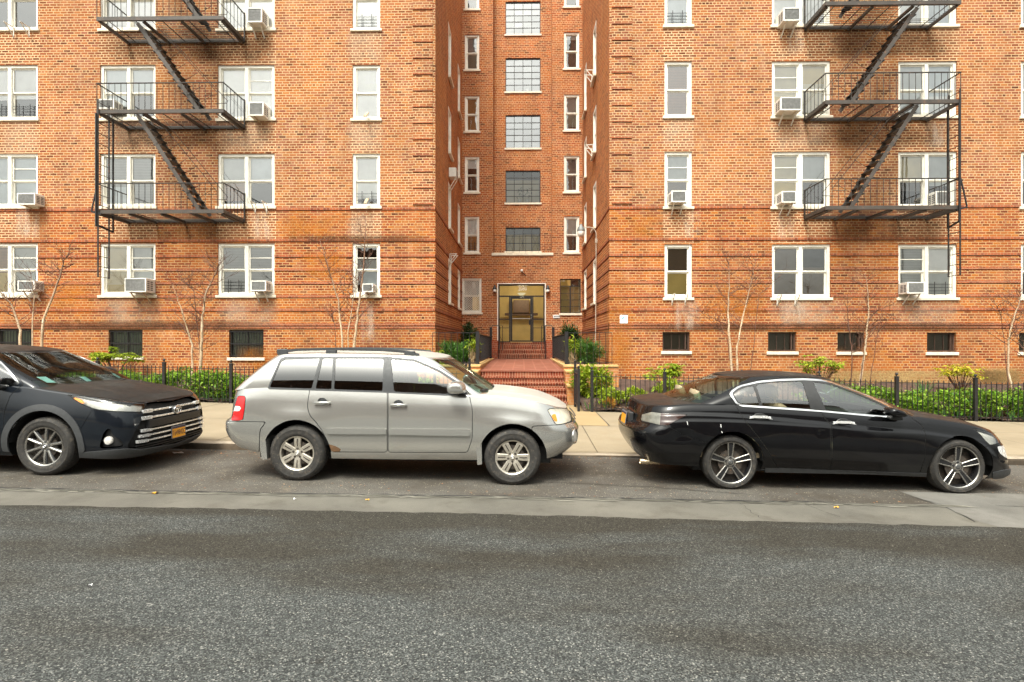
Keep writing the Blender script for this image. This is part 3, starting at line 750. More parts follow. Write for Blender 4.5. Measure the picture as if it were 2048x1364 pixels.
# ------------------------------------------------------------------ front windows: (columns) x (storeys)
ROWL = [(-68,57.5),(129.5,237),(307,412.5),(486.5,590)]
ROWR = [(-70,50),(122,232),(303,413),(488.5,595)]
COLS = dict(A=(-42,75.5,1,ROWL), B=(200,311,1,ROWL), C=(435.5,549,1,ROWL), D=(705,760,0,ROWL),
            E=(1329,1384,0,ROWR), F=(1544,1661,1,ROWR), G=(1796.5,1914,1,ROWR), H=(2042,2160,1,ROWR))
full = lambda c: [(0,1,c)]
WT = {  # panes per column ; guards ; midbars
 ('A',0):([[(0,.45,'w')],[(0,.45,'w')]],(),()), ('A',1):([[(0,.62,'w')],[(0,.6,'w')]],(0,1),()), ('A',2):([[(0,1,'s')],[(0,.9,'s')]],(),(1,)), ('A',3):([[(0,.55,'t'),(.55,1,'y')],[(0,.7,'g')]],(),(1,)),
 ('B',0):([full('w'),full('w')],(),()), ('B',1):([[(0,.75,'s')],[(0,.5,'s')]],(),()), ('B',2):([[(0,.6,'v'),(.6,1,'s')],full('v')],(),()), ('B',3):([[(0,.8,'c'),(.8,.96,'y')],[(0,1,'g')]],(),(1,)),
 ('C',0):([full('w'),full('w')],(),()), ('C',1):([[(0,1,'w')],[(0,1,'w')]],(),(1,)), ('C',2):([[(0,.5,'g'),(.5,.9,'t')],[(0,.5,'s')]],(),()), ('C',3):([[(0,1,'V')],[(0,1,'V')]],(0,),(1,)),
 ('D',0):([[(0,1,'w')]],(0,),()), ('D',1):([full('w')],(),()), ('D',2):([[(0,.85,'w')]],(0,),()), ('D',3):([[(.25,.5,'g'),(.5,.8,'s')]],(),(0,)),
 ('E',0):([[(0,1,'s')]],(0,),()), ('E',1):([full('t')],(),()), ('E',2):([[(0,.5,'g'),(.5,.85,'b')]],(),(0,)), ('E',3):([[(0,.5,'b'),(.5,.95,'y')]],(),()),
 ('F',0):([full('w'),full('w')],(),()), ('F',1):([[(0,.6,'c'),(.6,1,'y')],[(0,.35,'y'),(.35,.95,'c')]],(),(0,)), ('F',2):([[(0,.5,'c'),(.5,.8,'y')],[(0,.5,'g'),(.5,1,'d')]],(),(0,)), ('F',3):([[(0,1,'b')],[(.4,1,'b')]],(),()),
 ('G',0):([full('w'),full('s')],(),()), ('G',1):([[(0,1,'g')],[(0,.6,'s'),(.6,1,'w')]],(),()), ('G',2):([[(0,.5,'c'),(.5,.7,'d')],[(0,.6,'g')]],(),()), ('G',3):([[(0,1,'v')],[(0,.5,'w'),(.5,.95,'g')]],(1,),(0,)),
 ('H',0):([full('w'),full('w')],(),()), ('H',1):([full('w'),full('w')],(),()), ('H',2):([[(0,.45,'w')],full('w')],(),()), ('H',3):([[(0,.5,'w')],full('w')],(0,),()),
}
holesL, holesR, spans = [], [], []
WPOS = {}
for k, (xa, xb, dbl, rows) in COLS.items():
    for r, (ya, yb) in enumerate(rows):
        x0, z1 = PX(xa, ya, YF); x1, _ = PX(xb, ya, YF); _, z0 = PX((xa+xb)/2, yb, YF); _, z1 = PX((xa+xb)/2, ya, YF)
        (holesL if k in 'ABCD' else holesR).append((x0, x1, z0, z1))
        p, g, mbr = WT[k, r]; WPOS[k, r] = (x0, x1, z0, z1)
        window(Matrix.Translation((x0, YF, z0)), x1-x0, z1-z0, dbl, p, g, midbar=mbr)
        if r < 3: spans.append((x0-.05, x1+.05, WPOS[k, r][2] - 1.13, z0))
# basement windows
base = []
for i, (xa, xb, ya, yb) in enumerate(((-6,63,657,712),(217,285,659.5,713),(458,527,659.5,715),(1325,1380,664,702),(1536,1593,664,703),(1675,1729,664.5,703.5),(1854,1913,665,704),(2038,2095,665,704))):
    x0, _ = PX(xa, ya, YF); x1, _ = PX(xb, ya, YF); _, z1 = PX((xa+xb)/2, ya, YF); _, z0 = PX((xa+xb)/2, yb, YF)
    base.append((x0,x1,z0,z1)); left = xa < 1000; (holesL if left else holesR).append((x0,x1,z0,z1))
    T = BI @ Matrix.Translation((x0, YF, z0)); w, h = x1-x0, z1-z0
    f = MB(T); fw = .05
    f.box(0,fw,.09,.17,0,h); f.box(w-fw,w,.09,.17,0,h); f.box(fw,w-fw,.09,.17,h-fw,h); f.box(fw,w-fw,.09,.17,0,fw)
    if left: f.box(w*.5-.02,w*.5+.02,.11,.15,fw,h-fw); f.box(fw,w-fw,.112,.148,h*.45,h*.45+.03)
    else: f.box(w-fw-.09,w-fw-.06,.06,.16,fw,h-fw); f.box(w*.35,w*.35+.012,.12,.15,fw,h-fw); f.box(w*.64,w*.64+.012,.12,.15,fw,h-fw)
    wo = f.build('basement_window', STEEL if left else BROWNF, bld)
    g = MB(T); g.quad((fw,.13,fw),(w-fw,.13,fw),(w-fw,.13,h-fw),(fw,.13,h-fw)); g.build('pane', GLASS_DIM, wo)
    b = MB(T); b.quad((fw,.155,fw),(w-fw,.155,fw),(w-fw,.155,h-fw),(fw,.155,h-fw)); b.build('shade', BL['n'] if left else BL['d'], wo)
    if left:
        bb = MB(T)
        for k in range(12): bb.tube([(w*(k+.5)/12,.03,-.0),(w*(k+.5)/12,.03,h)], .009, 5)
        for t in (.08,.5,.93): bb.box(0, w, .022, .038, h*t-.012, h*t+.012)
        bb.build('window_bars', BLK, wo)
    s = MB(T); s.cbox(-.05,w+.05,-.05,.085,-.10,-.003,.008); s.build('sill', SILL, wo)
spn = lambda x, z: 3 if any(a < x < b and c < z < d for a,b,c,d in spans) else (1 if z < gz[0] else 0)
us = sorted({v for a,b,c,d in spans for v in (a,b)}); zs = sorted({v for a,b,c,d in spans for v in (c,d)} | {gz[0]})
MF = Matrix.Translation((0, YF, 0)); XW = 2.72
wall('front_wall', MF, -30, -XW, -.5, ZT, holesL, [BR_UP, BR_LOW, BR_BND, BR_SPN], spn, us=us, zs=zs)
wall('front_wall', MF, XW, 30, -.5, ZT, holesR, [BR_UP, BR_LOW, BR_BND, BR_SPN], spn, us=us, zs=zs)
# quoins at the inner corners
for s in (-1, 1):
    q = MB(BI); z = gz[0] + .16
    xa, xb = (s*2.80, s*3.43)
    a, b = min(xa,xb), max(xa,xb)
    while z < ZT - .4:
        q.box(a, b, YF-.026, YF+.02, z+.03, z+.475); q.cm = 1
        q.box(a, b, YF-.045, YF+.02, z, z+.028); q.cm = 0
        z += .509
    q.build('quoins', [BR_UP, BR_BND], bld)
# court walls: side walls with windows in perspective
ML = Matrix.Translation((-XW, YF, 0)) @ Matrix.Rotation(R(90), 4, 'Z'); MR = Matrix.Translation((XW, YB, 0)) @ Matrix.Rotation(R(-90), 4, 'Z')
rowz = [(WPOS['D',r][2], WPOS['D',r][3]) for r in range(4)]
hl, hr = [], []
for z0, z1 in rowz:
    for u in (3.15, 6.3):
        hl.append((u, u+.86, z0, z1)); hr.append((8-u-.86, 8-u, z0, z1))
hr.append((8-3.3-.5, 8-3.3, 1.75, 2.25))
sidef = lambda x, z: 1 if z < gz[0] else 0
wall('court_wall', ML, 0, 8, -.5, ZT, hl, [BR_SIDE, BR_SIDE, BR_BND], sidef, zs=(gz[0],))
wall('court_wall', MR, 0, 8, -.5, ZT, hr, [BR_SIDE, BR_SIDE, BR_BND], sidef, zs=(gz[0],))
for M, hs in ((ML, hl), (MR, hr[:-1])):
    for a, b, c, d in hs: window(M @ Matrix.Translation((a, -.05, c)), b-a, d-c, 0, [[(0,.6,'w')]])
d_ = MB(BI @ MR); a,b,c,d = hr[-1]; d_.quad((a,.15,c),(b,.15,c),(b,.15,d),(a,.15,d)); d_.build('basement_window', STEEL, bld)
# ------------------------------------------------------------------ back of the court
hb = []; bw = []
for xa, xb, ys in ((929.5,958.5,((-55,17),(68,138.5),(190.5,262),(312.5,384),(432.5,505))), (1128,1158.5,((-55,14),(65,137.5),(189.5,261),(312,384),(433,505)))):
    for ya, yb in ys:
        x0,_ = PX(xa,ya,YB); x1,_ = PX(xb,ya,YB); _,z1 = PX(1040,ya,YB); _,z0 = PX(1040,yb,YB); bw.append((x0,x1,z0,z1)); hb.append((x0,x1,z0,z1))
gl = []
x0,_ = PX(923,600,YB); x1,_ = PX(963,600,YB); _,z1 = PX(1040,556,YB); _,z0 = PX(1040,625,YB); gl = (x0,x1,z0,z1); hb.append(gl)
x0,_ = PX(1120,600,YB); x1,_ = PX(1161.5,600,YB); _,z1 = PX(1040,558,YB); _,z0 = PX(1040,626.5,YB); gr = (x0,x1,z0,z1); hb.append(gr)
x0,_ = PX(996.5,600,YB); x1,_ = PX(1089.5,600,YB); _,z1 = PX(1040,568,YB); dz0 = 1.842; dr = (x0,x1,dz0,z1); hb.append(dr)
bx0,_ = PX(986,400,YB); bx1,_ = PX(1104,400,YB); _,bz = PX(1040,506,YB)
hb.append((bx0, bx1, bz, ZT+1))
wall('court_back_wall', Matrix.Translation((0,YB,0)), -XW, XW, -.5, ZT, hb, [BR_CT, BR_CT, BR_BND], None, reveal=.42, bands=())
YR = YB + .40
stw = []
for ya, yb in ((3,68.5),(116,183),(230,296),(341,405.5),(455,502)):
    x0,_ = PX(1011,ya,YR); x1,_ = PX(1081,ya,YR); _,z1 = PX(1040,ya,YR); _,z0 = PX(1040,yb,YR); stw.append((x0,x1,z0,z1))
wall('stair_bay_wall', Matrix.Translation((0,YR,0)), bx0-.05, bx1+.05, bz-.1, ZT, stw, [BR_CT, BR_CT, BR_BND], None, bands=())
m_ = MB(BI); m_.cbox(bx0-.06, bx1+.06, YB-.05, YB+.38, bz-.12, bz+.002, .01); m_.build('ledge', SILL, bld)
# small iron railing on the ledge
m_ = MB(BI)
for t in range(2): m_.tube([(bx0+.05,YB+.05,bz+.1+t*.72),(bx1-.05,YB+.05,bz+.1+t*.72)], .008, 5)
nb = 9
for k in range(nb+1):
    x = bx0+.05+(bx1-bx0-.1)*k/nb; m_.tube([(x,YB+.05,bz),(x,YB+.05,bz+.84)], .006, 5)
    if k < nb and k % 2 == 0:
        x2 = bx0+.05+(bx1-bx0-.1)*(k+1)/nb; m_.tube([(x,YB+.05,bz+.12),(x2,YB+.05,bz+.8)], .004, 4); m_.tube([(x2,YB+.05,bz+.12),(x,YB+.05,bz+.8)], .004, 4)
m_.build('ledge_railing', BLK, bld)
bp = [[(0,.45,'w')],[(0,.5,'v'),(.5,.95,'n')],[(0,1,'o')],[(0,.28,'w')],[(0,.5,'w'),(.5,1,'o')], [(0,.2,'g')],[(0,.12,'g')],[(0,.5,'v'),(.5,.9,'n')],[(0,.48,'V'),(.5,1,'d')],[(0,.5,'g')]]
for i, (a,b,c,d) in enumerate(bw):
    window(Matrix.Translation((a,YB,c)), b-a, d-c, 0, [bp[i]], guard=(0,) if i in (4,) else ())
a,b,c,d = gl; window(Matrix.Translation((a,YB,c)), b-a, d-c, 0, [[(0,.5,'g')]], lattice=True, label='white sash window behind a diamond lattice grille')
# steel stair windows, 4 x 5 lights
for i, (a,b,c,d) in enumerate(stw):
    T = BI @ Matrix.Translation((a,YR,c)); w, h = b-a, d-c
    f = MB(T); f.box(0,.03,.04,.1,0,h); f.box(w-.03,w,.04,.1,0,h); f.box(.03,w-.03,.04,.1,0,.03); f.box(.03,w-.03,.04,.1,h-.05,h)
    nr = 5 if i < 4 else 3
    zr_ = [.03+(h-.08)*k/nr*1.0 for k in range(1,nr)]
    for k in range(1,4): f.box(w*k/4-.012,w*k/4+.012,.05,.09,.03,h-.05)
    for z in zr_: f.box(.03,w-.03,.052,.088,z-.011,z+.011)
    wo = f.build('stair_window', STEEL, bld)
    if i == 4: wo['label'] = 'low steel window behind the ledge railing'
    g = MB(T)
    for kx in range(4):
        for kz in range(nr):
            tx, tz = rng.uniform(-.004,.004), rng.uniform(-.004,.004); z0_ = .03+(h-.08)*kz/nr; z1_ = .03+(h-.08)*(kz+1)/nr
            g.quad((w*kx/4,.07+tx,z0_),(w*(kx+1)/4,.07-tx,z0_),(w*(kx+1)/4,.07-tx+tz,z1_),(w*kx/4,.07+tx+tz,z1_))
    g.build('pane', GLASS_ST if i < 3 else GLASS_ST2, wo)
    if i in (3,4):
        b_ = MB(T); b_.quad((.05,.3,.05),(w-.05,.3,.05),(w-.05,.3,h*.75),(.05,.3,h*.75)); b_.build('blind', BL['c' if i == 3 else 'y'], wo)
    s = MB(T); s.cbox(-.05,w+.05,-.05,.06,-.09,-.003,.008); s.build('sill', SILL, wo)
    # things seen on the inner sill: pots with plants
    if i in (1,2,3):
        pt = MB(T)
        for q in range(2 if i > 1 else 1): pt.lathe([(.0,0),(.05,0),(.075,.13),(.0,.13)], 10, Matrix.Translation((w*(.62-.22*q), .16, .05)))
        pt.build('flower_pot', CLEARW, wo, True)
    if i == 3:
        lf = MB(T); lr = random.Random(5)
        for q in range(60): leaf(lf, Vector((w*lr.uniform(.35,.75), .2, .2+lr.random()*.5)), .12, Vector((lr.uniform(-1,1),0,lr.uniform(-.3,1))), .4, lr)
        lf.build('house_plant', LF_DK, wo)
# ground window right of the door: steel casements
a,b,c,d = gr; T = BI @ Matrix.Translation((a,YB,c)); w, h = b-a, d-c
f = MB(T); f.box(0,.035,.06,.12,0,h); f.box(w-.035,w,.06,.12,0,h); f.box(.035,w-.035,.06,.12,0,.035); f.box(.035,w-.035,.06,.12,h-.04,h); f.box(.035,w-.035,.061,.119,h*.78,h*.78+.04); f.box(w/2-.03,w/2+.03,.062,.118,.035,h*.78)
for k in (1,2,3): f.box(.035,w-.035,.075,.105,h*.78*k/4-.011,h*.78*k/4+.011)
wo = f.build('casement_window', STEEL, bld)
g = MB(T); g.quad((.03,.09,.03),(w-.03,.09,.03),(w-.03,.09,h-.03),(.03,.09,h-.03)); g.build('pane', GLASS, wo)
b_ = MB(T); b_.quad((.03,.24,.03),(w-.03,.24,.03),(w-.03,.24,h*.78),(.03,.24,h*.78)); b_.build('blind', BL['y'], wo)
s = MB(T); s.cbox(-.05,w+.05,-.05,.055,-.1,-.003,.008); s.build('sill', SILL, wo)
# ------------------------------------------------------------------ entrance
a,b,c,d = dr; T = BI @ Matrix.Translation((a,YB,c)); w, h = b-a, d-c
f = MB(T); t = .055; y0, y1 = .12, .20
X1, X2 = w*.255, w*.735; HT = h*.795
f.box(0,t,y0,y1,0,h); f.box(w-t,w,y0,y1,0,h); f.box(t,w-t,y0,y1,h-t*1.2,h); f.box(t,w-t,y0+.001,y1-.001,HT-.03,HT+.03); f.box(t,X1-.05,y0,y1,0,.05); f.box(X2+.05,w-t,y0,y1,0,.05)
f.box(X1-.05,X1+.005,y0-.002,y1+.002,0,HT-.03); f.box(X2-.005,X2+.05,y0-.002,y1+.002,0,HT-.03)
for za in (h*.40,): f.box(t,X1-.05,y0+.01,y1-.01,za-.025,za+.025); f.box(X2+.05,w-t,y0+.01,y1-.01,za-.025,za+.025)
f.box(t,X1-.05,y0+.02,y1-.02,h*.25-.012,h*.25+.012); f.box(X2+.05,w-t,y0+.02,y1-.02,h*.25-.012,h*.25+.012)
eo = f.build('entrance_frame', BLK, bld)
g = MB(T); g.quad((t,.16,.05),(X1-.05,.16,.05),(X1-.05,.16,HT-.03),(t,.16,HT-.03)); g.quad((X2+.05,.16,.05),(w-t,.16,.05),(w-t,.16,HT-.03),(X2+.05,.16,HT-.03)); g.quad((t,.16,HT+.03),(w-t,.16,HT+.03),(w-t,.16,h-t),(t,.16,h-t)); g.build('pane', GLASS, eo)
tr = MB(T); tr.box(-.045,-.003,-.012,.11,0,h+.04); tr.box(w+.003,w+.045,-.012,.11,0,h+.04); tr.box(-.003,w+.003,-.012,.11,h+.003,h+.04); tr.build('trim', W_PAINT, eo)
f = MB(T); st_ = .085
f.box(X1+.01,X1+.01+st_,y0+.01,y1-.02,.03,HT-.035); f.box(X2-.01-st_,X2-.01,y0+.01,y1-.02,.03,HT-.035); f.box(X1+.01+st_,X2-.01-st_,y0+.01,y1-.02,HT-.12,HT-.035); f.box(X1+.01+st_,X2-.01-st_,y0+.01,y1-.02,.03,.09)
do = f.build('entrance_door', BLK, bld)
g = MB(T); g.quad((X1+.09,.155,.09),(X2-.09,.155,.09),(X2-.09,.155,HT-.12),(X1+.09,.155,HT-.12)); g.build('pane', GLASS, do)
f = MB(T); f.box(X1+.095,X2-.095,.10,.13,h*.405,h*.415); f.build('push_bar', ALU, do)
f = MB(T); f.cbox(X2-.16,X2-.09,.075,.13,h*.30,h*.385,.008); f.build('lock_box', BLK, do)
f = MB(T); f.tube([(X2-.05,.12,h*.44),(X2-.05,.06,h*.44),(X2-.05,.06,h*.40),(X2-.05,.12,h*.40)], .011, 6); f.lathe([(0,0),(.02,0),(.02,.02),(0,.02)],10,Matrix.Translation((X2-.05,.12,h*.47)) @ Matrix.Rotation(R(90),4,'X')); f.build('handle', ALU, do)
text_obj('house_number', '2080', .27, T @ Matrix.Translation((w*.52, .105, h*.925)) @ Matrix.Rotation(R(90),4,'X'), NUMW, eo, .004, .72)
# lobby behind the glass
lb = MB(BI); X0l, X1l = a-1.2, b+1.2
lb.quad((X0l,YB+2.6,c-.2),(X1l,YB+2.6,c-.2),(X1l,YB+2.6,d+.4),(X0l,YB+2.6,d+.4)); lb.quad((X0l,YB+.43,c-.01),(X1l,YB+.43,c-.01),(X1l,YB+2.6,c-.01),(X0l,YB+2.6,c-.01))
lb.quad((X0l,YB+.43,c-.2),(X0l,YB+2.6,c-.2),(X0l,YB+2.6,d+.4),(X0l,YB+.43,d+.4)); lb.quad((X1l,YB+.43,c-.2),(X1l,YB+.43,d+.4),(X1l,YB+2.6,d+.4),(X1l,YB+2.6,c-.2)); lb.quad((X0l,YB+.43,d+.4),(X1l,YB+.43,d+.4),(X1l,YB+2.6,d+.4),(X0l,YB+2.6,d+.4))
lb.build('lobby', LOBBY, bld)
lp = MB(T); lp.box(X1+.12, X2-.12, 1.9, 2.3, h*.55, h*.78); lp.box(X1-.3,X2+.3,2.0,2.25,h*.50,h*.545); lp.build('lobby_fitting', BROWNF, bld)
# lit ceiling lamp of the lobby
lp = MB(T); lp.lathe([(.0,-.12),(.10,-.10),(.18,-.03),(.2,.0),(0,.0)], 20, Matrix.Translation((w*.5, .9, h*.875))); 
lm = NT('lobby_lamp'); e_ = lm.n('ShaderNodeEmission'); e_.inputs[0].default_value = (1,.86,.5,1); e_.inputs[1].default_value = .55; lm.surf(e_.outputs[0])
lp.build('ceiling_lamp', lm.mat, bld, True)
lg = bpy.data.lights.new('lobby_light', 'POINT'); lg.energy = 75; lg.color = (1,.83,.5); lg.shadow_soft_size = .2
lgo = bpy.data.objects.new('lobby_light', lg); COL.objects.link(lgo); lgo.location = (0, YB+.9, d-.45)
# dark rooms behind all windows, roof
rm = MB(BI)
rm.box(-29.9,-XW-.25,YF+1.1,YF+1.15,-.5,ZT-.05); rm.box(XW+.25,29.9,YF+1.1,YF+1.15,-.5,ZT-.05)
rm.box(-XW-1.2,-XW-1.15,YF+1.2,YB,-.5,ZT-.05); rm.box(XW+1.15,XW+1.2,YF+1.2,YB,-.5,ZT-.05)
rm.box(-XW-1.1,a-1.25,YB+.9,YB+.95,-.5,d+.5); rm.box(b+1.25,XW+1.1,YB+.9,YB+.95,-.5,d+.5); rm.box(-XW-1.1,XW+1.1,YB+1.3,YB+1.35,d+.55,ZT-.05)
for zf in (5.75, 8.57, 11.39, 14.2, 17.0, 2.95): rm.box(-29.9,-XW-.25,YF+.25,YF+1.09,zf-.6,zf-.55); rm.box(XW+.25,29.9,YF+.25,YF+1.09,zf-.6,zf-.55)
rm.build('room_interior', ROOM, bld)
rf = MB(BI)
for xa, xb, ya, yb in ((-30,-XW,YF,34),(XW,30,YF,34),(-XW+.002,XW-.002,YB,34)): rf.box(xa, xb, ya+.01, yb, ZT, ZT+.4)
rf.build('roof', SOILT, bld)
bk = MB(BI); bk.quad((-30,34,-.5),(-30,34,ZT),(30,34,ZT),(30,34,-.5)); bk.quad((-30,YF,-.5),(-30,YF,ZT),(-30,34,ZT),(-30,34,-.5)); bk.quad((30,YF,-.5),(30,34,-.5),(30,34,ZT),(30,YF,ZT)); bk.build('back_wall', BR_SIDE, bld)
# ------------------------------------------------------------------ deposits on the brick: lime runs, soot, iron-orange wash
def M_stain(name, c, amt, sx, sz, thr):
    m = NT(name); tc = m.n('ShaderNodeTexCoord'); sp_ = m.n('ShaderNodeSeparateXYZ'); m.l(tc.outputs['Generated'], sp_.inputs[0])
    def fade(v): return m.math('MULTIPLY', m.math('MULTIPLY', v, m.math('SUBTRACT', 1.0, v)), 5.5, True)
    e = m.math('MULTIPLY', fade(sp_.outputs[0]), fade(sp_.outputs[2]))
    mp = m.n('ShaderNodeMapping'); mp.inputs['Scale'].default_value = (sx, 1, sz); m.l(m.geo(), mp.inputs['Vector'])
    f = m.ramp(m.noise(mp.outputs[0], 1.6, 7, .68), [(thr,(0,0,0)),(thr+.28,(amt,)*3)])
    g = m.ramp(m.noise(m.geo(), 26, 4, .7), [(.3,(.35,)*3),(.65,(1,)*3)])
    f = m.math('MULTIPLY', m.math('MULTIPLY', f, e), g)
    d = m.n('ShaderNodeBsdfDiffuse'); d.inputs[0].default_value = (*c,1); t = m.n('ShaderNodeBsdfTransparent'); x = m.n('ShaderNodeMixShader')
    m.l(f, x.inputs[0]); m.l(t.outputs[0], x.inputs[1]); m.l(d.outputs[0], x.inputs[2]); m.surf(x.outputs[0]); return m.mat
STN = dict(lime=M_stain('lime_deposit', (.72,.58,.46), .62, 2.6, .5, .40), soot=M_stain('soot_deposit', (.085,.045,.024), .62, .8, 1.1, .22), orange=M_stain('iron_wash', (.55,.19,.02), .55, 1.0, 1.0, .36), tan=M_stain('tan_parging', (.42,.29,.13), .9, .6, 1.4, .2), bloom=M_stain('lime_bloom', (.60,.46,.34), .42, 1.2, 1.0, .30))
for kind, lst in dict(lime=((503,548,420,482),(720,752,600,690),(1338,1402,596,662),(1362,1402,420,478),(1552,1600,424,482),(1556,1620,600,650),(1572,1612,40,112),(30,80,415,478),(1850,1895,240,302),(500,546,46,70)),
    bloom=((690,770,422,484),(690,770,236,308),(195,330,236,306),(430,552,236,306),(1320,1392,232,304),(1540,1668,232,304),(0,82,236,314),(1530,1700,598,655),(430,560,595,655),(1780,1920,598,655),(200,330,595,655),(690,770,55,128)),
    soot=((225,500,432,486),(372,556,66,130),(1630,1910,436,490),(190,500,236,302),(1600,1925,232,300),(190,490,48,126),(1600,1925,45,120),(560,870,470,486),(0,560,640,662),(1220,2048,644,664)),
    orange=((1212,1268,540,770),(470,660,690,760),(560,720,425,480),(1220,1330,425,480),(1660,1800,690,765),(90,195,560,640),(600,700,500,560),(1400,1540,560,640),(880,920,500,690)),
    tan=((1590,2090,738,770),(1950,2048,733,768))).items():
    for xa, xb, ya, yb in lst:
        if kind == 'orange' and xa == 880: continue
        xm = (xa+xb)/2; x0,_ = PX(xa,ya,YF); x1,_ = PX(xb,ya,YF); _,z1 = PX(xm,ya,YF); _,z0 = PX(xm,yb,YF)
        y = YF - (.004 if z0 > gz[0] else .0215) - {'lime':.0015,'bloom':.0008,'soot':.001,'orange':.0003,'tan':.0005}[kind]
        q = MB(BI); q.quad((x0,y,z0),(x1,y,z0),(x1,y,z1),(x0,y,z1)); q.build('wall_stain', STN[kind], bld)
# ================================================================== fire escapes
def fire_escape(label, right):
    YFRONT, YW = 16.68, YF - .03
    xa_px, xb_px = ((192.5, 447) if not right else (1651, 1923))
    x0, _ = PX(xa_px, 219, YFRONT); x1, _ = PX(xb_px, 219, YFRONT)
    zt = [PX(1024, y, YFRONT)[1] for y in ((29, 217, 420) if not right else (13, 208.5, 418))]
    zt = [zt[0]+2.85] + zt
    root = empty('fire_escape', ((x0+x1)/2, YF, zt[3])); tag(root, label, 'fire escape', 'fire escapes on the front wall')
    I = Matrix.Translation((-(x0+x1)/2, -YF, -zt[3]))
    mir = lambda t: (x1 - t) if right else (x0 + t)      # t measured from the street end where the stairs start
    L = x1 - x0
    th = .054
    for k, z in enumerate(zt):
        low = k == 3
        f = MB(I)
        f.box(x0, x1, YFRONT, YFRONT+.025, z-th, z+th); f.box(x0, x1, YFRONT+.026, YFRONT+.07, z-th, z-th+.012)
        for x in (x0, x1-.02): f.box(x, x+.02, YFRONT+.026, YW, z-th, z+th-.002)
        f.box(x0+.021, x1-.021, YW-.03, YW-.004, z-th+.004, z+th-.01)
        for t in ((.02,.25,.5,.75,.98) if low else (.02,.36,.66,.98)):
            x = x0 + L*t; f.box(x-.035, x+.035, YFRONT+.072, YW+.02, z-th-.04, z-th-.002); f.box(x-.008, x+.008, YFRONT+.072, YW+.02, z-th-.0, z+.0)
        po = f.build('platform', [IRON2], root)
        s = MB(I); hole0, hole1 = sorted((mir(.12 if not low else 9), mir(1.62 if not low else 9.1)))
        ny = 13
        for j in range(ny):
            y = YFRONT+.09 + (YW-.05-YFRONT-.09)*j/(ny-1)
            if not low and .22 < (y-YFRONT) < .80 and False: continue
            segs = [(x0+.022, x1-.022)]
            if not low and .18 < (y-YFRONT) < .85: segs = [(x0+.022, max(x0+.022, hole0)), (min(hole1, x1-.022), x1-.022)]
            for a, b in segs:
                if b - a > .03: s.box(a, b, y-.009, y+.009, z-.004, z+.003)
        for t in np.linspace(.08,.92,5): s.box(x0+L*t-.01, x0+L*t+.01, YFRONT+.072, YW-.032, z-.03, z-.0125)
        s.build('slats', IRON, po)
        r = MB(I); zt_ = z + .83
        r.box(x0, x1, YFRONT-.005, YFRONT+.03, zt_-.012, zt_+.012)
        for x in (x0+.012, x1-.012): r.bar((x, YFRONT+.03, zt_), (x, YW, zt_ - (.0)), .03, .022)
        if right and False: pass
        n = 21
        for q in range(n+1):
            x = x0+.012+(L-.024)*q/n; r.tube([(x, YFRONT+.012, z+th), (x, YFRONT+.012, zt_)], .0115 if q in (0,n) else .009, 5)
        for x in (x0+.012, x1-.012):
            for q in range(1, 6):
                y = YFRONT + (YW-YFRONT)*q/6; r.tube([(x, y, z+th), (x, y, zt_)], .009, 5)
        r.box(*(sorted((mir(L)-.004, mir(L)+.03))), YW-.07, YW-.01, z-th, zt_+.02)
        r.build('railing', IRON, root)
    # stairs, three flights
    for k in range(3):
        za, zb = zt[k], zt[k+1]
        xs_, xe = mir(L*(.285)), mir(L*(.785))
        ya, yb = YFRONT+.22, YFRONT+.78
        f = MB(I)
        for y in (ya, yb): f.bar((xs_, y, za-.02), (xe, y, zb+.03), .012, .11)
        so = f.build('stair', IRON2, root)
        t_ = MB(I); nt = 13
        for q in range(1, nt):
            t = q/nt; x = xs_+(xe-xs_)*t; z = za+(zb-za)*t
            t_.box(x-.12, x+.12, ya+.008, yb-.008, z-.014, z+.014)
        t_.build('treads', BLK, so)
        h = MB(I); sg = -1 if right else 1
        for y in (ya-.02, yb+.02):
            offx = .0
            pts = [(xs_+sg*.12+offx, y, za+.05), (xs_+sg*.42, y, za+.06), (xs_+sg*.50, y, za-.02), (xe+sg*.52, y, zb+.62), (xe+sg*.50, y, zb+.55), (xe+sg*.14, y, zb+.54)]
            h.tube(pts, .009, 5)
            for t in (.30, .55, .8):
                x = xs_+(xe-xs_)*t; z = za+(zb-za)*t; h.tube([(x, y, z), (x+sg*.42, y, z+.26)], .008, 4)
        h.build('handrail', IRON, so)
    # drop ladder and its guide
    lx = mir(.06) ; sgn = -1 if right else 1
    lx = x0 + .075 if not right else x1 - .06
    f = MB(I); zl0, zl1 = (PX(1024, 553, 16.7)[1], zt[2]+.35)
    for y in (YFRONT-.03, YFRONT+.42): f.bar((lx, y, zl0), (lx, y, zl1), .016, .045, up=(1,0,0))
    n = 17
    for q in range(n+1):
        z = zl0+.02+(zl1-zl0-.1)*q/n; f.tube([(lx, YFRONT-.03, z), (lx, YFRONT+.42, z)], .0105, 5)
    f.build('drop_ladder', IRON, root)
    f = MB(I); f.box(lx+.035, lx+.07, YFRONT+.50, YFRONT+.54, zt[3]-.52, zt[2]-.06); f.bar((lx+.05, YFRONT+.52, zt[3]-.5), (lx-.03, YFRONT-.06, zt[3]-.40), .035, .05); f.box(lx-.06, lx-.02, YFRONT-.075, YFRONT-.035, zt[3]-.45, zt[2]-.07)
    f.bar((lx-sgn*.02, YFRONT-.02, zt[3]+.83), (lx-sgn*.20, YFRONT-.02, zt[3]+.02), .03, .03); f.bar((lx-sgn*.20, YFRONT-.02, zt[3]+.0), (lx+sgn*.1, YFRONT-.02, zt[3]-.08), .04, .05)
    f.build('ladder_guide', BLK, root)
    return root
fire_escape('rusty iron fire escape on the wing behind the two SUVs', False)
fire_escape('rusty iron fire escape on the wing behind the black sedan', True)
